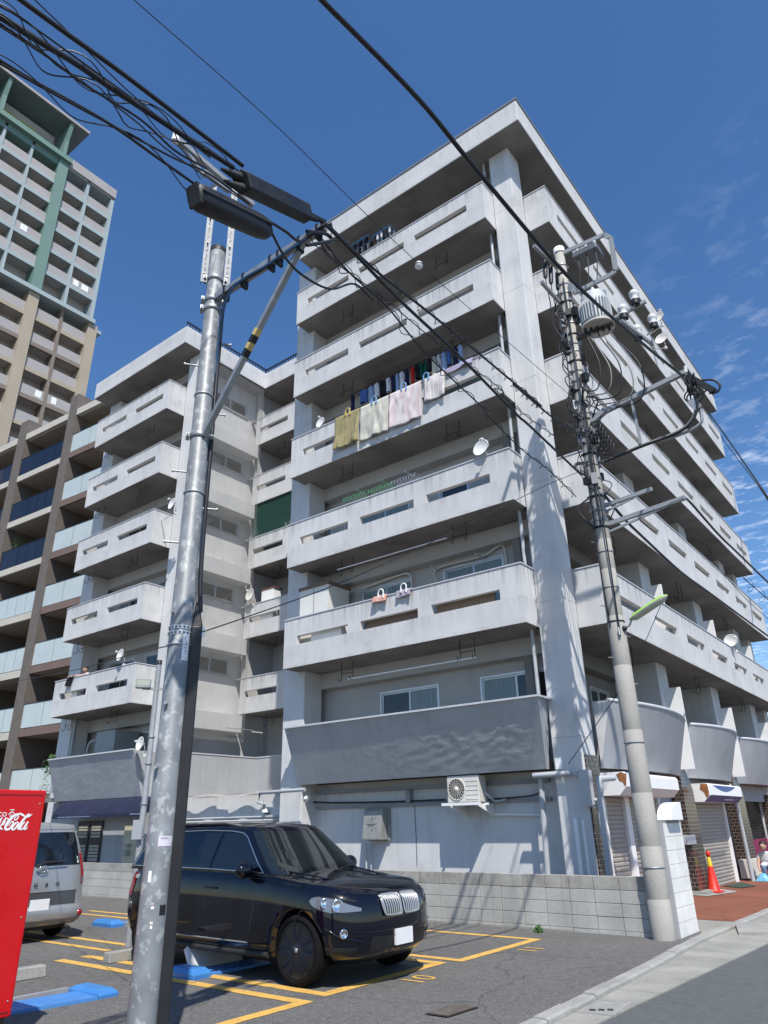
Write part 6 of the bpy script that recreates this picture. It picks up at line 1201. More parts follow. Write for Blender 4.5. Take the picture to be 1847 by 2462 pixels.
# ---- flap locks on the parking bays
BLP = M('lock_plate_blue', (.07, .23, .55), .45, var=.1); GRP = M('lock_plate_grey', (.36, .37, .38), .45, .3, var=.1)
def tread(b, org, ux, uy, nx, ny, up, m):
    for i in range(nx):
        for j in range(ny):
            c = org+ux*((i+.5)/nx)+uy*((j+.5)/ny); s = (1 if (i+j) % 2 else -1); d = (ux.normalized()+uy.normalized()*s).normalized(); e = d.cross(up).normalized(); b.obox(c+up*.002, d*.018, e*.006, up*.002)
    return b
def flap(name, label, box_pts, plate, raised=None):
    r = thing(name, label, 'parking lock', box_pts[0]); c, hx, hy, hz = box_pts; b = B()
    b.add([(c[0]+sx*hx*k, c[1]+sy*hy*k, z) for z, k in ((0, 1), (hz*.5, 1), (hz, .72)) for sx, sy in ((-1, -1), (1, -1), (1, 1), (-1, 1))], [(0,1,5,4),(1,2,6,5),(2,3,7,6),(3,0,4,7),(4,5,9,8),(5,6,10,9),(6,7,11,10),(7,4,8,11),(8,9,10,11)]); bevel(b.build('motor_cover', BLU, r), .012, 2)
    p = [Vector((*q, .03)) for q in plate]; ux = p[1]-p[0]; uy = p[3]-p[0]; B().add([*p, *[Vector((q.x, q.y, 0)) for q in p]], [(0,1,2,3),(4,5,1,0),(5,6,2,1),(6,7,3,2),(7,4,0,3)]).build('flap_plate', BLP, r)
    q = tread(B(), p[0], ux, uy, max(2, int(ux.length/.07)), max(2, int(uy.length/.07)), Vector((0, 0, 1)), None).build('tread_pattern', BLP, r); q['kind'] = 'stuff'
    return r
la = flap('flap_lock', 'blue flap lock lying flat in the empty nearest bay', ((-8.55, 5.47, 0), .33, .12, .08), [(-8.35, 4.42), (-8.22, 5.33), (-8.72, 5.36), (-8.85, 4.42)])
B().box(-8.93, -8.86, 4.4, 5.36, 0, .05).build('base_bar', GRP, la)
lb2 = flap('flap_lock', 'blue flap lock with raised grey plate beside the black SUV', ((-8.45, 6.72, 0), .28, .14, .11), [(-8.24, 6.88), (-8.22, 7.9), (-8.62, 7.9), (-8.64, 6.88)])
pt_ = [(-8.66, 6.9, .03), (-8.66, 7.8, .03), (-8.80, 7.8, .26), (-8.80, 7.74, .30), (-8.80, 6.98, .30), (-8.80, 6.9, .25)]
B().prism(pt_, (-.012, 0, -.008)).build('raised_plate', M('flap_white', (.62, .63, .64), .5, .2, var=.08), lb2)
lc = flap('flap_lock', 'blue flap lock in the bay behind the silver minivan', ((-14.0, 9.1, 0), .34, .14, .12), [(-13.75, 9.25), (-13.75, 10.1), (-14.2, 10.1), (-14.2, 9.25)]); B().box(-13.72, -13.6, 9.25, 10.2, 0, .07).build('base_bar', GRP, lc)
for k, (c, lb_) in enumerate((((-10.25, 7.0, 0), 'grey concrete wheel stop by the foot of the lamp post'), ((*PZ('G', 170, 1830)[:2], 0), 'grey concrete wheel stop next to the red vending machine'))):
    o = bevel(B().prism([(c[0]-.09, c[1]-.3, 0), (c[0]+.09, c[1]-.3, 0), (c[0]+.07, c[1]-.3, .13), (c[0]-.07, c[1]-.3, .13)], (0, .6, 0)).build('wheel_stop', CONC), .01, 1); tag(o, lb_, 'wheel stop')
# ---- lamp post with two floodlights behind the SUV
LPp = PZ('Z7', 712, 1782); lp_ = thing('lamp_post', 'thin grey steel post with two box floodlights behind the SUV', 'lamp post', LPp); hpst = PD('Z7', 885, 208, math.hypot(LPp.x, LPp.y)).z
B().lathe([(.055, 0), (.055, 1.6), (.050, 1.62), (.048, 3.2), (.042, 3.22), (.042, hpst)], 14, Matrix.Translation(LPp)).build('shaft', GAL, lp_); B().lathe([(.046, hpst-.06), (.046, hpst+.02), (.001, hpst+.03)], 14, Matrix.Translation(LPp)).build('cap', BLK, lp_)
for zz in (1.6, 2.1, 2.75, 3.2): B().lathe([(.06, zz-.012), (.064, zz), (.06, zz+.012)], 14, Matrix.Translation(LPp)).build('band', STL, lp_)
for s in (-1, 1):
    c = LPp+Vector((rv.x*s*.24, rv.y*s*.24, hpst-.42)); o = B().obox(c, rv*.13, Vector((-rv.y, rv.x, 0))*.10, (0, 0, .07)); o.obox(c-vv*.05+Vector((0, 0, -.06)), rv*.11, vv*.07, (0, 0, .02)); o.build('floodlight', GAL, lp_)
    B().obox(c-vv*.105, rv*.11, vv*.004, (0, 0, .05)).build('lens', LEN, lp_)
B().bar(LPp+rv*-.25+Vector((0, 0, hpst-.5)), LPp+rv*.25+Vector((0, 0, hpst-.5)), .04, .04).build('crossbar', STL, lp_); B().box(LPp.x-.10, LPp.x+.10, LPp.y-.11, LPp.y-.05, 1.55, 1.85).build('switch_case', PVC, lp_)
# ---- traffic cone
cp = PZ('F4', 955, 1095); cn = thing('traffic_cone', 'red traffic cone with yellow collar and red knob by the tiled pillar', 'traffic cone', (cp.x, cp.y, .02))
CRD = M('cone_red', (.62, .025, .012), .45, var=.05); CYE = M('cone_yellow', (.70, .50, .02), .5, var=.05); cm = Matrix.Translation((cp.x, cp.y, .022))
B().lathe([(.145, .04), (.14, .045), (.055, .62)], 24, cm).build('cone', CRD, cn); B().lathe([(.062, .56), (.060, .60), (.038, .78), (.03, .79)], 20, cm).build('collar', CYE, cn); B().lathe([(.03, .79), (.05, .81), (.055, .86), (.05, .91), (.02, .93), (.001, .93)], 16, cm).build('knob', CRD, cn); bevel(B().box(cp.x-.19, cp.x+.19, cp.y-.19, cp.y+.19, .022, .062).build('base', CRD, cn), .02, 2)
# ---- boxes by the tiled pillar
for nm, lb_, cat, z_, x0_, x1_, y0_, y1_, X_, m_ in (('meter_cabinet', 'beige meter cabinet on the wall beside the second shutter', 'cabinet', 'F4', 735, 820, 490, 700, -6.2, M('meter_beige', (.42, .40, .34), .5, var=.05)), ('electric_meter', 'white electric meter box on the white shutter post', 'meter', 'F4', 672, 722, 160, 300, -6.15, WHT), ('grey_breaker', 'small grey breaker box beside the white shutter post', 'box', 'F4', 600, 690, 315, 450, -6.0, PVC), ('tall_cabinet', 'tall pale narrow cabinet behind the traffic cone', 'cabinet', 'F4', 765, 835, 690, 980, -6.1, ACW), ('shop_cooler', 'pale upright cabinet beside the third tiled pillar', 'cabinet', 'F4', 1440, 1520, 620, 900, -6.0, ACW)):
    a, c = PX(z_, x0_, y1_, X_), PX(z_, x1_, y0_, X_); r = thing(nm, lb_, cat, (X_, (a.y+c.y)/2, max(.02, a.z))); o = bevel(B().box(-6.28, X_, min(a.y, c.y), max(a.y, c.y), max(.025, a.z), c.z).build('case', m_, r), .01, 2); B().box(X_+.001, X_+.006, min(a.y, c.y)+.03, max(a.y, c.y)-.03, max(.05, a.z)+.05, c.z-.05).build('door', m_, r)
# ---- satellite dishes: one built, the rest copied
DWH = M('dish_white', (.74, .73, .70), .5, var=.05)
dn = Vector((-.12, -.96, .16)).normalized()
d0 = thing('satellite_dish', '', 'satellite dish', (0, 0, 0))
dm_ = dn.to_track_quat('Z', 'X').to_matrix().to_4x4()
B().lathe([(.001, 0), (.08, .006), (.15, .022), (.21, .045), (.235, .058), (.238, .052), (.21, .038), (.15, .014), (.08, -.003), (.001, -.01)], 28, dm_ @ Matrix.Diagonal((.92, 1, 1, 1))).build('reflector', DWH, d0)
lo = dm_ @ Vector((0, -.23, .03)); le = dm_ @ Vector((0, -.26, .30)); B().tube([dm_ @ Vector((0, 0, -.04)), dm_ @ Vector((0, -.2, -.02)), lo, le], .011, 6).build('feed_arm', DWH, d0); B().tube([le, le+(dm_ @ Vector((0, .09, -.0)))], [.035, .03], 10).build('receiver', DWH, d0)
B().tube([dm_ @ Vector((0, 0, -.02)), dm_ @ Vector((0, 0, -.09)), Vector((.05, .12, -.12)), Vector((.05, .12, -.34))], .018, 6).build('mount', STL, d0); B().box(0, .10, .07, .17, -.38, -.30).build('clamp', DWH, d0)
d0['group'] = 'satellite dishes on the balconies'
DS = [(PY('Z5', 1325, 185, YB-.02), 1.0, 'satellite dish on the parapet right of the plants on the fifth slotted balcony down'), (PY('Z4', 985, 1095, 14.1), 1.0, 'satellite dish at the left block corner, just left of the steel pole'), (PY('F8', 1170, 140, 14.05), 1.0, 'satellite dish on the left block balcony with the leaning person'), (PY('F8', 1435, 1320, 13.85), 1.0, 'satellite dish at the right end of the left block textured parapet'), (PY('F6', 845, 1275, 18.5), 1.15, 'satellite dish on the recess balcony left of the white cabinet'), (PY('Z5', 408, 40, 13.9), .8, 'small satellite dish left of the hanging blankets'),
      (PX('F2', 1170, 1885, -5.42), 1.0, 'satellite dish on the lowest slotted balcony of the street side'), (PX('Z3', 1030, 1340, -5.02), 1.0, 'upper of two satellite dishes on the top street side balcony'), (PX('Z3', 1050, 1465, -5.05), 1.0, 'lower of two satellite dishes on the top street side balcony')]
for i, (p_, s_, lb_) in enumerate(DS):
    m_ = Matrix.Translation(p_) @ Matrix.Scale(s_, 4)
    if i == 0: d0['label'] = lb_; d0.matrix_world = m_; WM[d0.name] = m_; d0.location = p_
    else: copy_tree(d0, m_, lb_)
    tgt = {0: (p_.x+.05, YB+.05), 1: (p_.x-.9, 14.3), 2: (p_.x+.05, YL+.05), 3: (p_.x+.05, 13.95), 4: (p_.x+.06, 18.68), 5: (p_.x+.05, YB+.06)}.get(i)
    if i >= 6: tgt = (XE-.06, p_.y+.12)
    zt = zb({0: 4, 1: 5, 2: 3, 3: 2, 4: 4, 5: 5, 6: 3, 7: 7, 8: 7}[i])+HP+.02
    if i == 1: tgt = (LX1-.06, 14.5)
    B().tube([p_+Vector((.05, .12, -.34))*s_, Vector((tgt[0], tgt[1], min(zt, p_.z-.2)))], .018, 6).build('dish_arm', DWH, apt)
# ---- washing and household things
def cloth_mat(name, col, stripes=None, var=.12):
    m = M(name, col, .9, var=var, vs=7, spec=.1)
    if stripes:
        t = m.node_tree; p = t.nodes['Principled BSDF']; g_ = t.nodes.new('ShaderNodeNewGeometry'); w_ = t.nodes.new('ShaderNodeTexWave'); w_.inputs['Scale'].default_value = stripes[1]; w_.inputs['Distortion'].default_value = stripes[2]; r = t.nodes.new('ShaderNodeValToRGB'); r.color_ramp.elements[0].color = (*col, 1); r.color_ramp.elements[1].color = (*stripes[0], 1); r.color_ramp.elements[0].position = .4; r.color_ramp.elements[1].position = .7
        t.links.new(g_.outputs['Position'], w_.inputs['Vector']); t.links.new(w_.outputs['Color'], r.inputs[0]); t.links.new(r.outputs[0], p.inputs['Base Color'])
    return m
def drape(x0, x1, zt, Lf, m, name, label, cat, seed, Y=YB, back=.3, bag=.02, taper=0):
    def fn(u, v):
        s = v*(Lf+back+.18)-back; x = x0+(x1-x0)*u
        if s < 0: y, z = Y+.17, zt+.03+s*1.0
        elif s < .18: y, z = Y+.17-s*1.15, zt+.038
        else: y, z = Y-.045, zt+.03-(s-.18)
        k = max(0, s-.18)/Lf; n_ = noise.noise(Vector((x*5+seed, z*1.3, seed)))+.5*noise.noise(Vector((x*11, z*3, seed+4)))
        n_ += 1.1*noise.noise(Vector((x*2.6+seed*3-z*1.2, z*.8, seed+8)));  y -= bag*k*(1+n_)+.035*max(0, n_)*min(1, k*4); z -= .03*noise.noise(Vector((x*3, seed, 0)))*k+taper*u*k
        return (x+.012*n_*k, y, z)
    b = B().grid(fn, 26, 30); o = b.build(name, m); sm = o.modifiers.new('thick', 'SOLIDIFY'); sm.thickness = .012; return tag(o, label, cat)
z5 = zb(5)+HP
KHA = cloth_mat('khaki_cloth', (.30, .26, .14)); CRM = cloth_mat('cream_cloth', (.52, .51, .44)); PNK = cloth_mat('pink_blanket', (.64, .585, .575), ((.60, .50, .50), .8, 16)); STP = cloth_mat('striped_towel', (.60, .59, .58), ((.56, .49, .46), 4, 3))
for a, m_, nm, lb_, Lf, sd in (((-12.36, -11.42), KHA, 'blanket', 'khaki blanket hung over the parapet at the left of the washing', 1.12, 1), ((-11.38, -10.35), CRM, 'blanket', 'cream blanket hung between the khaki and pink blankets', 1.15, 2), ((-10.30, -9.22), PNK, 'blanket', 'pink and white patterned blanket with deep folds on the parapet', 1.15, 3), ((-9.10, -8.44), STP, 'bath_towel', 'pale striped towel right of the pink blanket on the parapet', .78, 4)):
    drape(a[0], a[1], z5, Lf, m_, nm, lb_, 'blanket' if nm == 'blanket' else 'towel', sd, bag=.05)
def clip(p, m, label):
    r = thing('blanket_clip', label, 'clip', p); b = B().tube(crom([p+Vector((math.cos(a)*.085, -.02, math.sin(a)*.10)) for a in [math.pi*(-.15+1.3*i/12) for i in range(13)]], 2), .017, 7); b.build('loop', m, r)
    B().box(p.x+.065, p.x+.095, p.y-.04, p.y+.02, p.z-.14, p.z-.03).build('jaw', m, r); B().box(p.x-.095, p.x-.065, p.y-.04, p.y+.02, p.z-.12, p.z-.03).build('jaw', m, r)
CBL = M('clip_blue', (.18, .36, .62), .4, var=0); CYL = M('clip_yellow', (.65, .48, .15), .4, var=0)
for x, m_, lb_ in ((-11.85, CYL, 'yellow clip holding the khaki blanket'), (-10.85, CBL, 'light blue clip holding the cream blanket'), (-9.78, CBL, 'blue clip holding the pink blanket'), (-9.02, CBL, 'light blue clip holding the striped towel')): clip(Vector((x, YB-.06, z5+.08)), m_, lb_)
hl = thing('clothes_pole', 'clothes pole carrying the row of washing above the hung blankets', 'clothes pole', (-10.3, 14.3, 14.0)); B().tube([(-12.3, 14.28, 13.99), (-8.0, 14.28, 13.99)], .016, 8).build('pole', HOOK, hl)
def garment(x, w_, h_, m, label, ang, kind=0):
    r = thing('hanging_garment', label, 'garment', (x, 14.28, 13.9), 0, 'washing on the clothes pole'); n_ = 14; prof = [(.16, 0), (.5, .05), (.62 if kind == 0 else .45, .12), (.56 if kind == 0 else .5, .3), (.52, .6), (.55, .9), (.5, 1.0)]; vs = []; ca, sa = math.cos(ang), math.sin(ang)
    for i, (f, t) in enumerate(prof):
        for k in range(n_):
            a = 2*math.pi*k/n_; px_ = math.cos(a)*w_*f; py_ = math.sin(a)*.055*(1+.35*math.sin(3*a+i)); vs.append((x+px_*ca-py_*sa, 14.28+px_*sa+py_*ca, 13.93-h_*t+.015*math.sin(a*2+i)))
    B().add(vs, [(i*n_+k, i*n_+(k+1) % n_, (i+1)*n_+(k+1) % n_, (i+1)*n_+k) for i in range(len(prof)-1) for k in range(n_)], True).build('cloth', m, r)
    B().tube(crom([(x, 14.28, 13.92), (x, 14.28, 13.965), (x, 14.265, 14.0), (x, 14.29, 14.012)]), .004, 4).build('hanger_hook', ALU, r)
CM = {k: cloth_mat('cloth_'+k, c) for k, c in dict(navy=(.018, .022, .055), blue=(.07, .13, .32), sky=(.26, .36, .52), white=(.62, .63, .65), black=(.015, .015, .02), red=(.42, .02, .02), green=(.012, .07, .05), cream=(.55, .52, .42), lilac=(.38, .34, .46)).items()}
GL = [(285, 'navy', 'navy jacket at the left end of the clothes pole', .3, .62), (395, 'blue', 'wide blue shirt on the left of the clothes pole', .9, .55), (470, 'sky', 'pale blue shirt right of the wide blue shirt', .25, .6), (528, 'white', 'white shirt left of the black tank top', .2, .58), (592, 'black', 'black tank top on the clothes pole', .8, .5), (640, 'white', 'grey white vest right of the black tank top', .2, .5), (690, 'navy', 'navy shirt in the middle left of the clothes pole', .25, .6), (727, 'sky', 'pale blue and white shirt in the middle of the clothes pole', .3, .62), (775, 'white', 'white shirt with navy panel left of the red shirt', .2, .55), (822, 'navy', 'dark navy trousers left of the red shirt', .3, .55), (880, 'red', 'red shirt on the clothes pole', .25, .6), (930, 'black', 'black garment just right of the red shirt', .25, .55), (968, 'green', 'dark green shirt left of its pair', .2, .55), (1008, 'green', 'dark green trousers right of the green shirt', .3, .6), (1050, 'black', 'dark shirt left of the cream towel', .2, .5), (1095, 'cream', 'cream towel hanging on the clothes pole', .15, .62), (1140, 'white', 'large white shirt right of the cream towel', .3, .62), (1192, 'sky', 'light blue shirt near the right end of the clothes pole', .25, .6), (1240, 'blue', 'blue shirt right of the light blue shirt', .35, .55), (1300, 'navy', 'navy garment left of the last blue shirt', .3, .6), (1352, 'sky', 'pale blue jeans at the right end of the clothes pole', .3, .62)]
for i, (wx, c, lb_, w_, h_) in enumerate(GL):
    x = PY('W', wx, 590-.458*(wx-320), 14.28).x; garment(x, random.uniform(.10, .17) if w_ < .6 else .27, h_*random.uniform(.75, 1.12), CM[c], lb_, random.uniform(.45, 1.25) if w_ < .6 else .15, 1 if 'trousers' in lb_ or 'towel' in lb_ else 0)
drape(-8.38, -7.55, z5, .16, CM['lilac'], 'hung_cloth', 'lilac and white cloth over the parapet at the right of the washing', 'cloth', 9)
# pinch hangers on the top balcony
def pincher(x, y, z, wd, m, name, label, cols):
    r = thing(name, label, 'drying hanger', (x, y, z)); b = B(); 
    for dy in (-.12, .12): b.tube([(x-wd/2, y+dy, z), (x+wd/2, y+dy, z)], .010, 5)
    for dx in (-wd/2, 0, wd/2): b.tube([(x+dx, y-.12, z), (x+dx, y+.12, z)], .010, 5)
    b.tube([(x-wd/3, y, z), (x, y, z+.22), (x+wd/3, y, z)], .006, 4).tube([(x, y, z+.22), (x, y, z+.32)], .008, 4); b.build('frame', m, r)
    for k in range(9):
        for dy in (-.12, .12):
            cx_ = x-wd/2+.04+(wd-.08)*k/8; B().obox((cx_, y+dy, z-.05), (.008, 0, 0), (0, .008, 0), (0, 0, .04)).build('peg', m, r)
            if cols and (k*2+(dy > 0)) % 3: q = B().obox((cx_, y+dy, z-.09-.10), (.035, 0, 0), (0, .012, 0), (0, 0, .11)); q.build('small_wash', CM[cols[k % len(cols)]], r)
HBL = M('hanger_blue', (.10, .30, .55), .4, var=0); HGR = M('hanger_green', (.10, .33, .17), .4, var=0); HG2 = M('hanger_grey', (.30, .33, .42), .4, var=0)
q = PY('Z2', 640, 905, 14.2); pincher(q.x, 14.2, q.z, .75, HBL, 'drying_hanger', 'blue drying hanger of small washing at the left of the top balcony', ('white', 'navy', 'black')); q = PY('Z2', 765, 850, 14.2); pincher(q.x, 14.2, q.z, .75, HBL, 'drying_hanger', 'blue drying hanger with white washing at the right of its pair', ('white', 'black'))
for (zx, zy), m_, lb_ in (((610, 460), HGR, 'green drying hanger above the fifth storey parapet, leftmost of three'), ((755, 410), HGR, 'green drying hanger in the middle of three above the parapet'), ((890, 360), HG2, 'blue grey drying hanger right of the green ones')): q = PY('Z5', zx, zy, 14.15); pincher(q.x, 14.15, q.z, .85, m_, 'drying_hanger', lb_, ())
for z_, a, c, lb_ in (('Z5', (500, 877), (1125, 695), 'white clothes pole slung under the balcony with the plants'), ('Z5', (560, 1500), (1292, 1375), 'white clothes pole over the lowest windows of the right block')):
    o = B().tube([PY(z_, *a, 14.1), PY(z_, *c, 14.1)], .017, 8).build('clothes_pole', WHT); tag(o, lb_, 'clothes pole')
z3_ = zb(3)+HP
for x0_, x1_, c, lb_ in ((-11.0, -10.55, 'red', 'red and white cloth clipped to the third floor parapet'), (-10.25, -9.8, 'blue', 'blue patterned cloth clipped to the third floor parapet')):
    drape(x0_, x1_, z3_, .17, cloth_mat('print_'+c, (.45, .10, .06) if c == 'red' else (.12, .15, .30), ((.6, .5, .45), 14, 4)), 'hung_cloth', lb_, 'cloth', 5, bag=.03)
clip(Vector((-10.72, YB-.06, z3_+.09)), WHT, 'white clip on the red cloth'); clip(Vector((-10.0, YB-.06, z3_+.09)), WHT, 'white clip on the blue cloth')
# cabinet, pipes and boxes behind the third floor parapet
cab = thing('storage_cabinet', 'white storage cabinet with brown lid on the third floor balcony', 'cabinet', (-13.6, 14.4, zb(3)+.15)); B().box(-14.05, -12.95, 14.12, 15.0, zb(3)+.15, 7.93).build('case', M('cabinet_cream', (.68, .67, .62), .5, var=.03), cab); B().box(-14.09, -12.9, 14.08, 15.04, 7.93, 8.01).build('lid', M('lid_brown', (.16, .11, .08), .6), cab); B().box(-13.51, -13.5, 14.112, 14.119, zb(3)+.2, 7.9).build('door_gap', DRK, cab)
APT(B().tube(crom([(-12.6, 15.2, 7.98), (-11.3, 15.2, 8.08), (-10.95, 15.2, 8.05), (-10.85, 15.2, 7.8), (-10.85, 15.2, 7.0)]), .035, 7), 'ac_pipe', ACW); APT(B().tube(crom([(-10.0, 15.2, 7.5), (-10.0, 15.2, 7.98), (-8.6, 15.2, 8.0), (-8.2, 15.2, 8.12), (-7.95, 15.2, 8.1), (-7.9, 15.2, 7.4)]), .03, 7), 'ac_pipe', ACW)
for (zx, zy) in ((1050, 860), (1300, 790)): q = PY('Z5', zx, zy, 15.0); APT(B().tube([(q.x, 15.28, q.z-.03), (q.x, 14.9, q.z)], .015, 5).sphere((q.x, 14.9, q.z), .03, 8, 6), 'pole_socket', ALU)
for nm, lb_, k, x0_, x1_, y0_, y1_, h_, c in (('plastic_crate', 'white box seen through the left slot of the third floor balcony', 3, -13.4, -12.3, YB+.2, YB+.5, .95, WHT), ('bamboo_screen', 'brown slatted screen behind the middle slot of the third floor balcony', 3, -11.45, -9.7, YB+.16, YB+.2, 1.15, M('bamboo', (.16, .11, .08), .8, var=.2, vs=20)), ('bamboo_screen', 'brown slatted screen behind the right slot of the third floor balcony', 3, -9.2, -7.6, YB+.16, YB+.2, 1.15, M('bamboo_b', (.19, .13, .09), .8, var=.2, vs=20)), ('storage_box', 'white box behind the left slot of the leaning person balcony', 3, -26.3, -25.9, YL+.2, YL+.5, .9, WHT), ('washing_machine', 'white washer behind the slot of the second left block balcony', 4, -26.3, -25.6, YL+.25, YL+.8, .85, ACW), ('storage_box', 'cream box behind the slot of the third left block balcony', 5, -26.4, -25.7, YL+.25, YL+.7, .8, ACW), ('storage_box', 'white box behind the slot of the fourth left block balcony', 6, -26.3, -25.7, YL+.25, YL+.7, .78, WHT), ('storage_box', 'white box behind the slot of the top left block balcony', 7, -26.5, -25.6, YL+.25, YL+.7, .72, WHT)):
    o = B().box(x0_, x1_, y0_, y1_, zb(k)+.15, zb(k)+h_+.02).build(nm, c); bevel(o, .01, 1); tag(o, lb_, nm.split('_')[1])
cb2 = thing('recess_cabinet', 'white cabinet behind the satellite dish on a recess balcony', 'cabinet', (-20.5, 18.9, zb(4)+.15)); B().box(-20.9, -20.2, 18.8, 19.2, zb(4)+.15, zb(4)+HP+.55).build('case', WHT, cb2); B().box(-20.94, -20.16, 18.78, 19.24, zb(4)+HP+.55, zb(4)+HP+.62).build('lid', M('lid_dark', (.12, .05, .04), .6), cb2)
for i, x in enumerate((-19.85, -19.6)): r = thing('hanging_shirt', 'white shirt drying above the parapet in the green netted balcony, %s' % ('left' if i == 0 else 'right'), 'garment', (x, 18.95, zb(5)+HP+.1)); B().add([(x-.05, 18.95, zb(5)+HP+.42), (x+.05, 18.95, zb(5)+HP+.42), (x+.12, 18.93, zb(5)+HP-.2), (x-.12, 18.97, zb(5)+HP-.2), (x-.05, 18.99, zb(5)+HP+.42), (x+.05, 18.99, zb(5)+HP+.42), (x+.12, 19.0, zb(5)+HP-.2), (x-.12, 19.03, zb(5)+HP-.2)], [(0,1,2,3),(4,7,6,5),(0,4,5,1),(1,5,6,2),(2,6,7,3),(3,7,4,0)], True).build('cloth', CM['white'], r)
# ---- leaves
LEA = M('leaf_green', (.05, .12, .02), .6, var=.3, vs=9); LEB = M('leaf_yellow', (.16, .17, .06), .6, var=.3, vs=9)
def plant(name, label, c, rad, n_, m, h_=1, trunk=True, size=.06):
    r = thing(name, label, 'plant', c); b = B(); c = Vector(c)
    for i in range(n_):
        a, t = random.uniform(0, 6.28), random.random(); d = rad*random.uniform(.2, 1)*math.sin(.4+2.4*t); p = c+Vector((math.cos(a)*d, math.sin(a)*d, h_*t)); u = Vector((random.gauss(0, 1), random.gauss(0, 1), random.gauss(0, .7))).normalized(); v = u.orthogonal().normalized(); s = size*random.uniform(.6, 1.3); b.add([p, p+u*s*.5+v*s*.28, p+u*s, p+u*s*.5-v*s*.28], [(0,1,2,3)])
    o = b.build('leaves', m, r); o['kind'] = 'stuff'
    if trunk:
        for k in range(4): a = k*1.6; B().tube([c-Vector((0, 0, .25)), c+Vector((math.cos(a)*rad*.4, math.sin(a)*rad*.4, h_*.7))], [.014, .005], 5).build('stem', M('stem', (.08, .06, .03), .8) if k == 0 else bpy.data.materials['stem'], r)
        B().lathe([(.10, -.45), (.14, -.22), (.13, -.2), (.001, -.21)], 14, Matrix.Translation(c)).build('pot', M('pot_clay', (.22, .10, .06), .8) if 'pot_clay' not in bpy.data.materials else bpy.data.materials['pot_clay'], r)
u_, z_ = pfac('T4', 195, 320, .3); plant('potted_plant', 'bushy green potted plant on the navy glass balcony of the modern block', ins(u_, .5, z_-.35), .45, 420, LEA, .8)
u_, z_ = pfac('T3', 1170, 660, .3); plant('potted_plant', 'straggly plant on the top balcony of the modern block', ins(u_, .6, z_-.45), .5, 200, LEB, .8)
plant('creeper', 'green creeper hanging at the corner left of the textured parapet', PY('V', 480, 560, 14.6)-Vector((0, 0, .3)), .28, 200, LEA, .7, False, .07)
plant('creeper', 'trailing creeper on the frosted balcony glass beside the red vending machine', PY('V', 440, 660, 15.2)-Vector((0, 0, .9)), .22, 160, LEA, 1.2, False, .06)
plant('balcony_plant', 'small yellow green shrub behind the left slot of a right block balcony', (PY('Z5', 420, 680, 14.1).x, 14.1, zb(4)+.5), .25, 160, LEB, .4, True, .06)
wq = PZ('Y1', 345, 1412); plant('weed', 'tuft of green weeds at the foot of the block wall', (wq.x, wq.y, 0), .09, 110, LEA, .09, False, .045)
# ---- people
def figure(name, label, joints, edges, radii, colour, root=0, loc=(0, 0, 0)):
    r = thing(name, label, 'person', loc); me = bpy.data.meshes.new('body'); me.from_pydata([Vector(j) for j in joints], edges, []); o = link('body', me, r)
    o.modifiers.new('skin', 'SKIN'); sd_ = me.skin_vertices[0].data
    for i, q in enumerate(radii): sd_[i].radius = (q, q) if not isinstance(q, tuple) else q
    sd_[root].use_root = True; s = o.modifiers.new('sub', 'SUBSURF'); s.levels = s.render_levels = 2
    bpy.context.view_layer.update(); dg = bpy.context.evaluated_depsgraph_get(); m2 = bpy.data.meshes.new_from_object(o.evaluated_get(dg)); o.modifiers.clear(); o.data = m2; m2.materials.clear()
    ms = []; 
    for p in m2.polygons:
        m_ = colour(p.center)
        if m_ not in ms: ms.append(m_); m2.materials.append(m_)
        p.material_index = ms.index(m_); p.use_smooth = True
    return r
HAIR = M('hair', (.015, .012, .01), .5, var=.1)
def head(r, c, rad, fwd):
    fwd = Vector(fwd).normalized(); sd_ = Vector((-fwd.y, fwd.x, 0)).normalized(); B().sphere(c, rad, 16, 12, (.86, .92, 1.12)).build('head', SKIN, r)
    B().sphere(Vector(c)-fwd*rad*.16+Vector((0, 0, rad*.2)), rad*1.04, 16, 12, (.9, .95, 1.0)).build('hair', HAIR, r)
    for s in (-1, 1): B().sphere(Vector(c)+fwd*rad*.84+sd_*s*rad*.33+Vector((0, 0, rad*.05)), rad*.11, 8, 6).build('eye', BLK, r); B().sphere(Vector(c)+sd_*s*rad*.9, rad*.2, 8, 6, (.6, .6, 1)).build('ear', SKIN, r)
    B().sphere(Vector(c)+fwd*rad*.95-Vector((0, 0, rad*.15)), rad*.16, 8, 6).build('nose', SKIN, r); B().obox(Vector(c)+fwd*rad*.84-Vector((0, 0, rad*.5)), sd_*rad*.25, fwd*.006, (0, 0, rad*.05)).build('mouth', M('lip', (.3, .1, .08), .5) if 'lip' not in bpy.data.materials else bpy.data.materials['lip'], r)
hq = PY('F8', 690, 345, 14.42); f3z = zb(3)+.15; px_ = hq.x
hz = zb(3)+HP
J = [(px_, 14.62, f3z+.92), (px_, 14.58, f3z+1.2), (px_, 14.50, hz+.16), (px_, 14.46, hz+.24), (px_-.19, 14.48, hz+.13), (px_-.27, 14.28, hz+.06), (px_-.38, 14.10, hz+.06), (px_+.19, 14.48, hz+.13), (px_+.12, 14.26, hz+.07), (px_-.15, 14.10, hz+.07), (px_-.09, 14.64, f3z+.5), (px_-.1, 14.66, f3z+.05), (px_+.09, 14.64, f3z+.5), (px_+.1, 14.66, f3z+.05)]
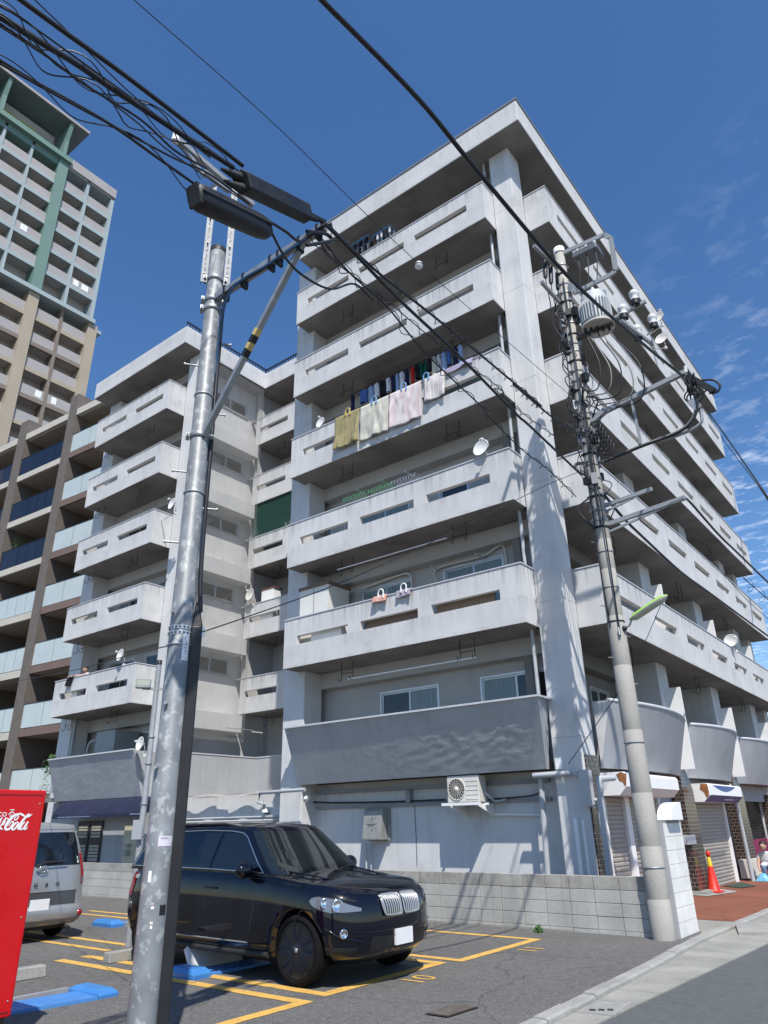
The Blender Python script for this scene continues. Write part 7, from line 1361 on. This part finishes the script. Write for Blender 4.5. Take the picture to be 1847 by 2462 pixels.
pr1 = figure('person', 'person leaning over a left block parapet holding a dark cloth', J, [(0,1),(1,2),(2,3),(2,4),(4,5),(5,6),(2,7),(7,8),(8,9),(0,10),(10,11),(0,12),(12,13)], [.15, .15, .13, .055, .065, .045, .032, .065, .045, .032, .08, .05, .08, .05], lambda c: SKIN if c.z > hz+.02 and (c.y < 14.36 or c.z > hz+.18) else (CM['white'] if c.z > f3z+.85 else CM['navy']), 0, (px_, 14.62, f3z))
head(pr1, Vector((px_, 14.42, hz+.34)), .105, (.3, -1, -.4))
for hx, hy in ((px_-.40, 14.06), (px_-.17, 14.06)):
    for k in range(5): B().tube([(hx-.03+.015*k, hy+.02, hz+.06), (hx-.035+.017*k, hy-.04, hz+.055), (hx-.035+.017*k, hy-.06, hz+.02)], [.010, .009, .008], 6).build('finger', SKIN, pr1)
drape(px_-.55, px_-.2, hz+.01, .33, CM['black'], 'held_cloth', 'dark cloth held over the parapet by the leaning person', 'cloth', 6, YL, .05, .05)
gq = PZ('F4', 1665, 925); gx, gy = gq.x+.12, gq.y
J = [(gx, gy, .34), (gx-.02, gy-.06, .52), (gx-.03, gy-.14, .72), (gx-.03, gy-.18, .80), (gx-.20, gy-.12, .68), (gx-.26, gy-.22, .45), (gx-.20, gy-.36, .26), (gx+.15, gy-.12, .68), (gx+.2, gy-.24, .46), (gx+.08, gy-.38, .28), (gx-.11, gy-.36, .44), (gx-.12, gy-.20, .10), (gx-.12, gy-.32, .05), (gx+.11, gy-.36, .44), (gx+.12, gy-.20, .10), (gx+.12, gy-.32, .05)]
pr2 = figure('person', 'person in white shirt crouching outside the magenta shopfront', J, [(0,1),(1,2),(2,3),(2,4),(4,5),(5,6),(2,7),(7,8),(8,9),(0,10),(10,11),(11,12),(0,13),(13,14),(14,15)], [.16, .15, .14, .055, .07, .042, .03, .07, .042, .03, .085, .05, .04, .085, .05, .04], lambda c: (CM['sky'] if c.z < .42 and abs(c.x-gx) < .19 else SKIN if (abs(c.x-gx) > .17 and c.z < .62) or c.z > .79 else CM['white']), 0, (gx, gy, 0))
head(pr2, Vector((gx-.03, gy-.24, .93)), .105, (0, -1, -.5))
for hx in (gx-.20, gx+.08):
    for k in range(5): B().tube([(hx-.03+.015*k, gy-.37, .25), (hx-.03+.016*k, gy-.43, .22), (hx-.03+.016*k, gy-.45, .18)], [.010, .009, .008], 6).build('finger', SKIN, pr2)
bag = thing('plastic_bag', 'crumpled light blue plastic bag in front of the crouching person', 'bag', (gx-.2, gy-.5, .02)); B().grid(lambda u, v: (gx-.35+.45*u, gy-.62+.3*v, .02+.2*math.sin(math.pi*u)*math.sin(math.pi*v)*(1+.5*noise.noise(Vector((u*6, v*6, 1))))), 14, 10).build('bag', M('bag_blue', (.15, .42, .60), .35, var=.2, vs=20), bag)
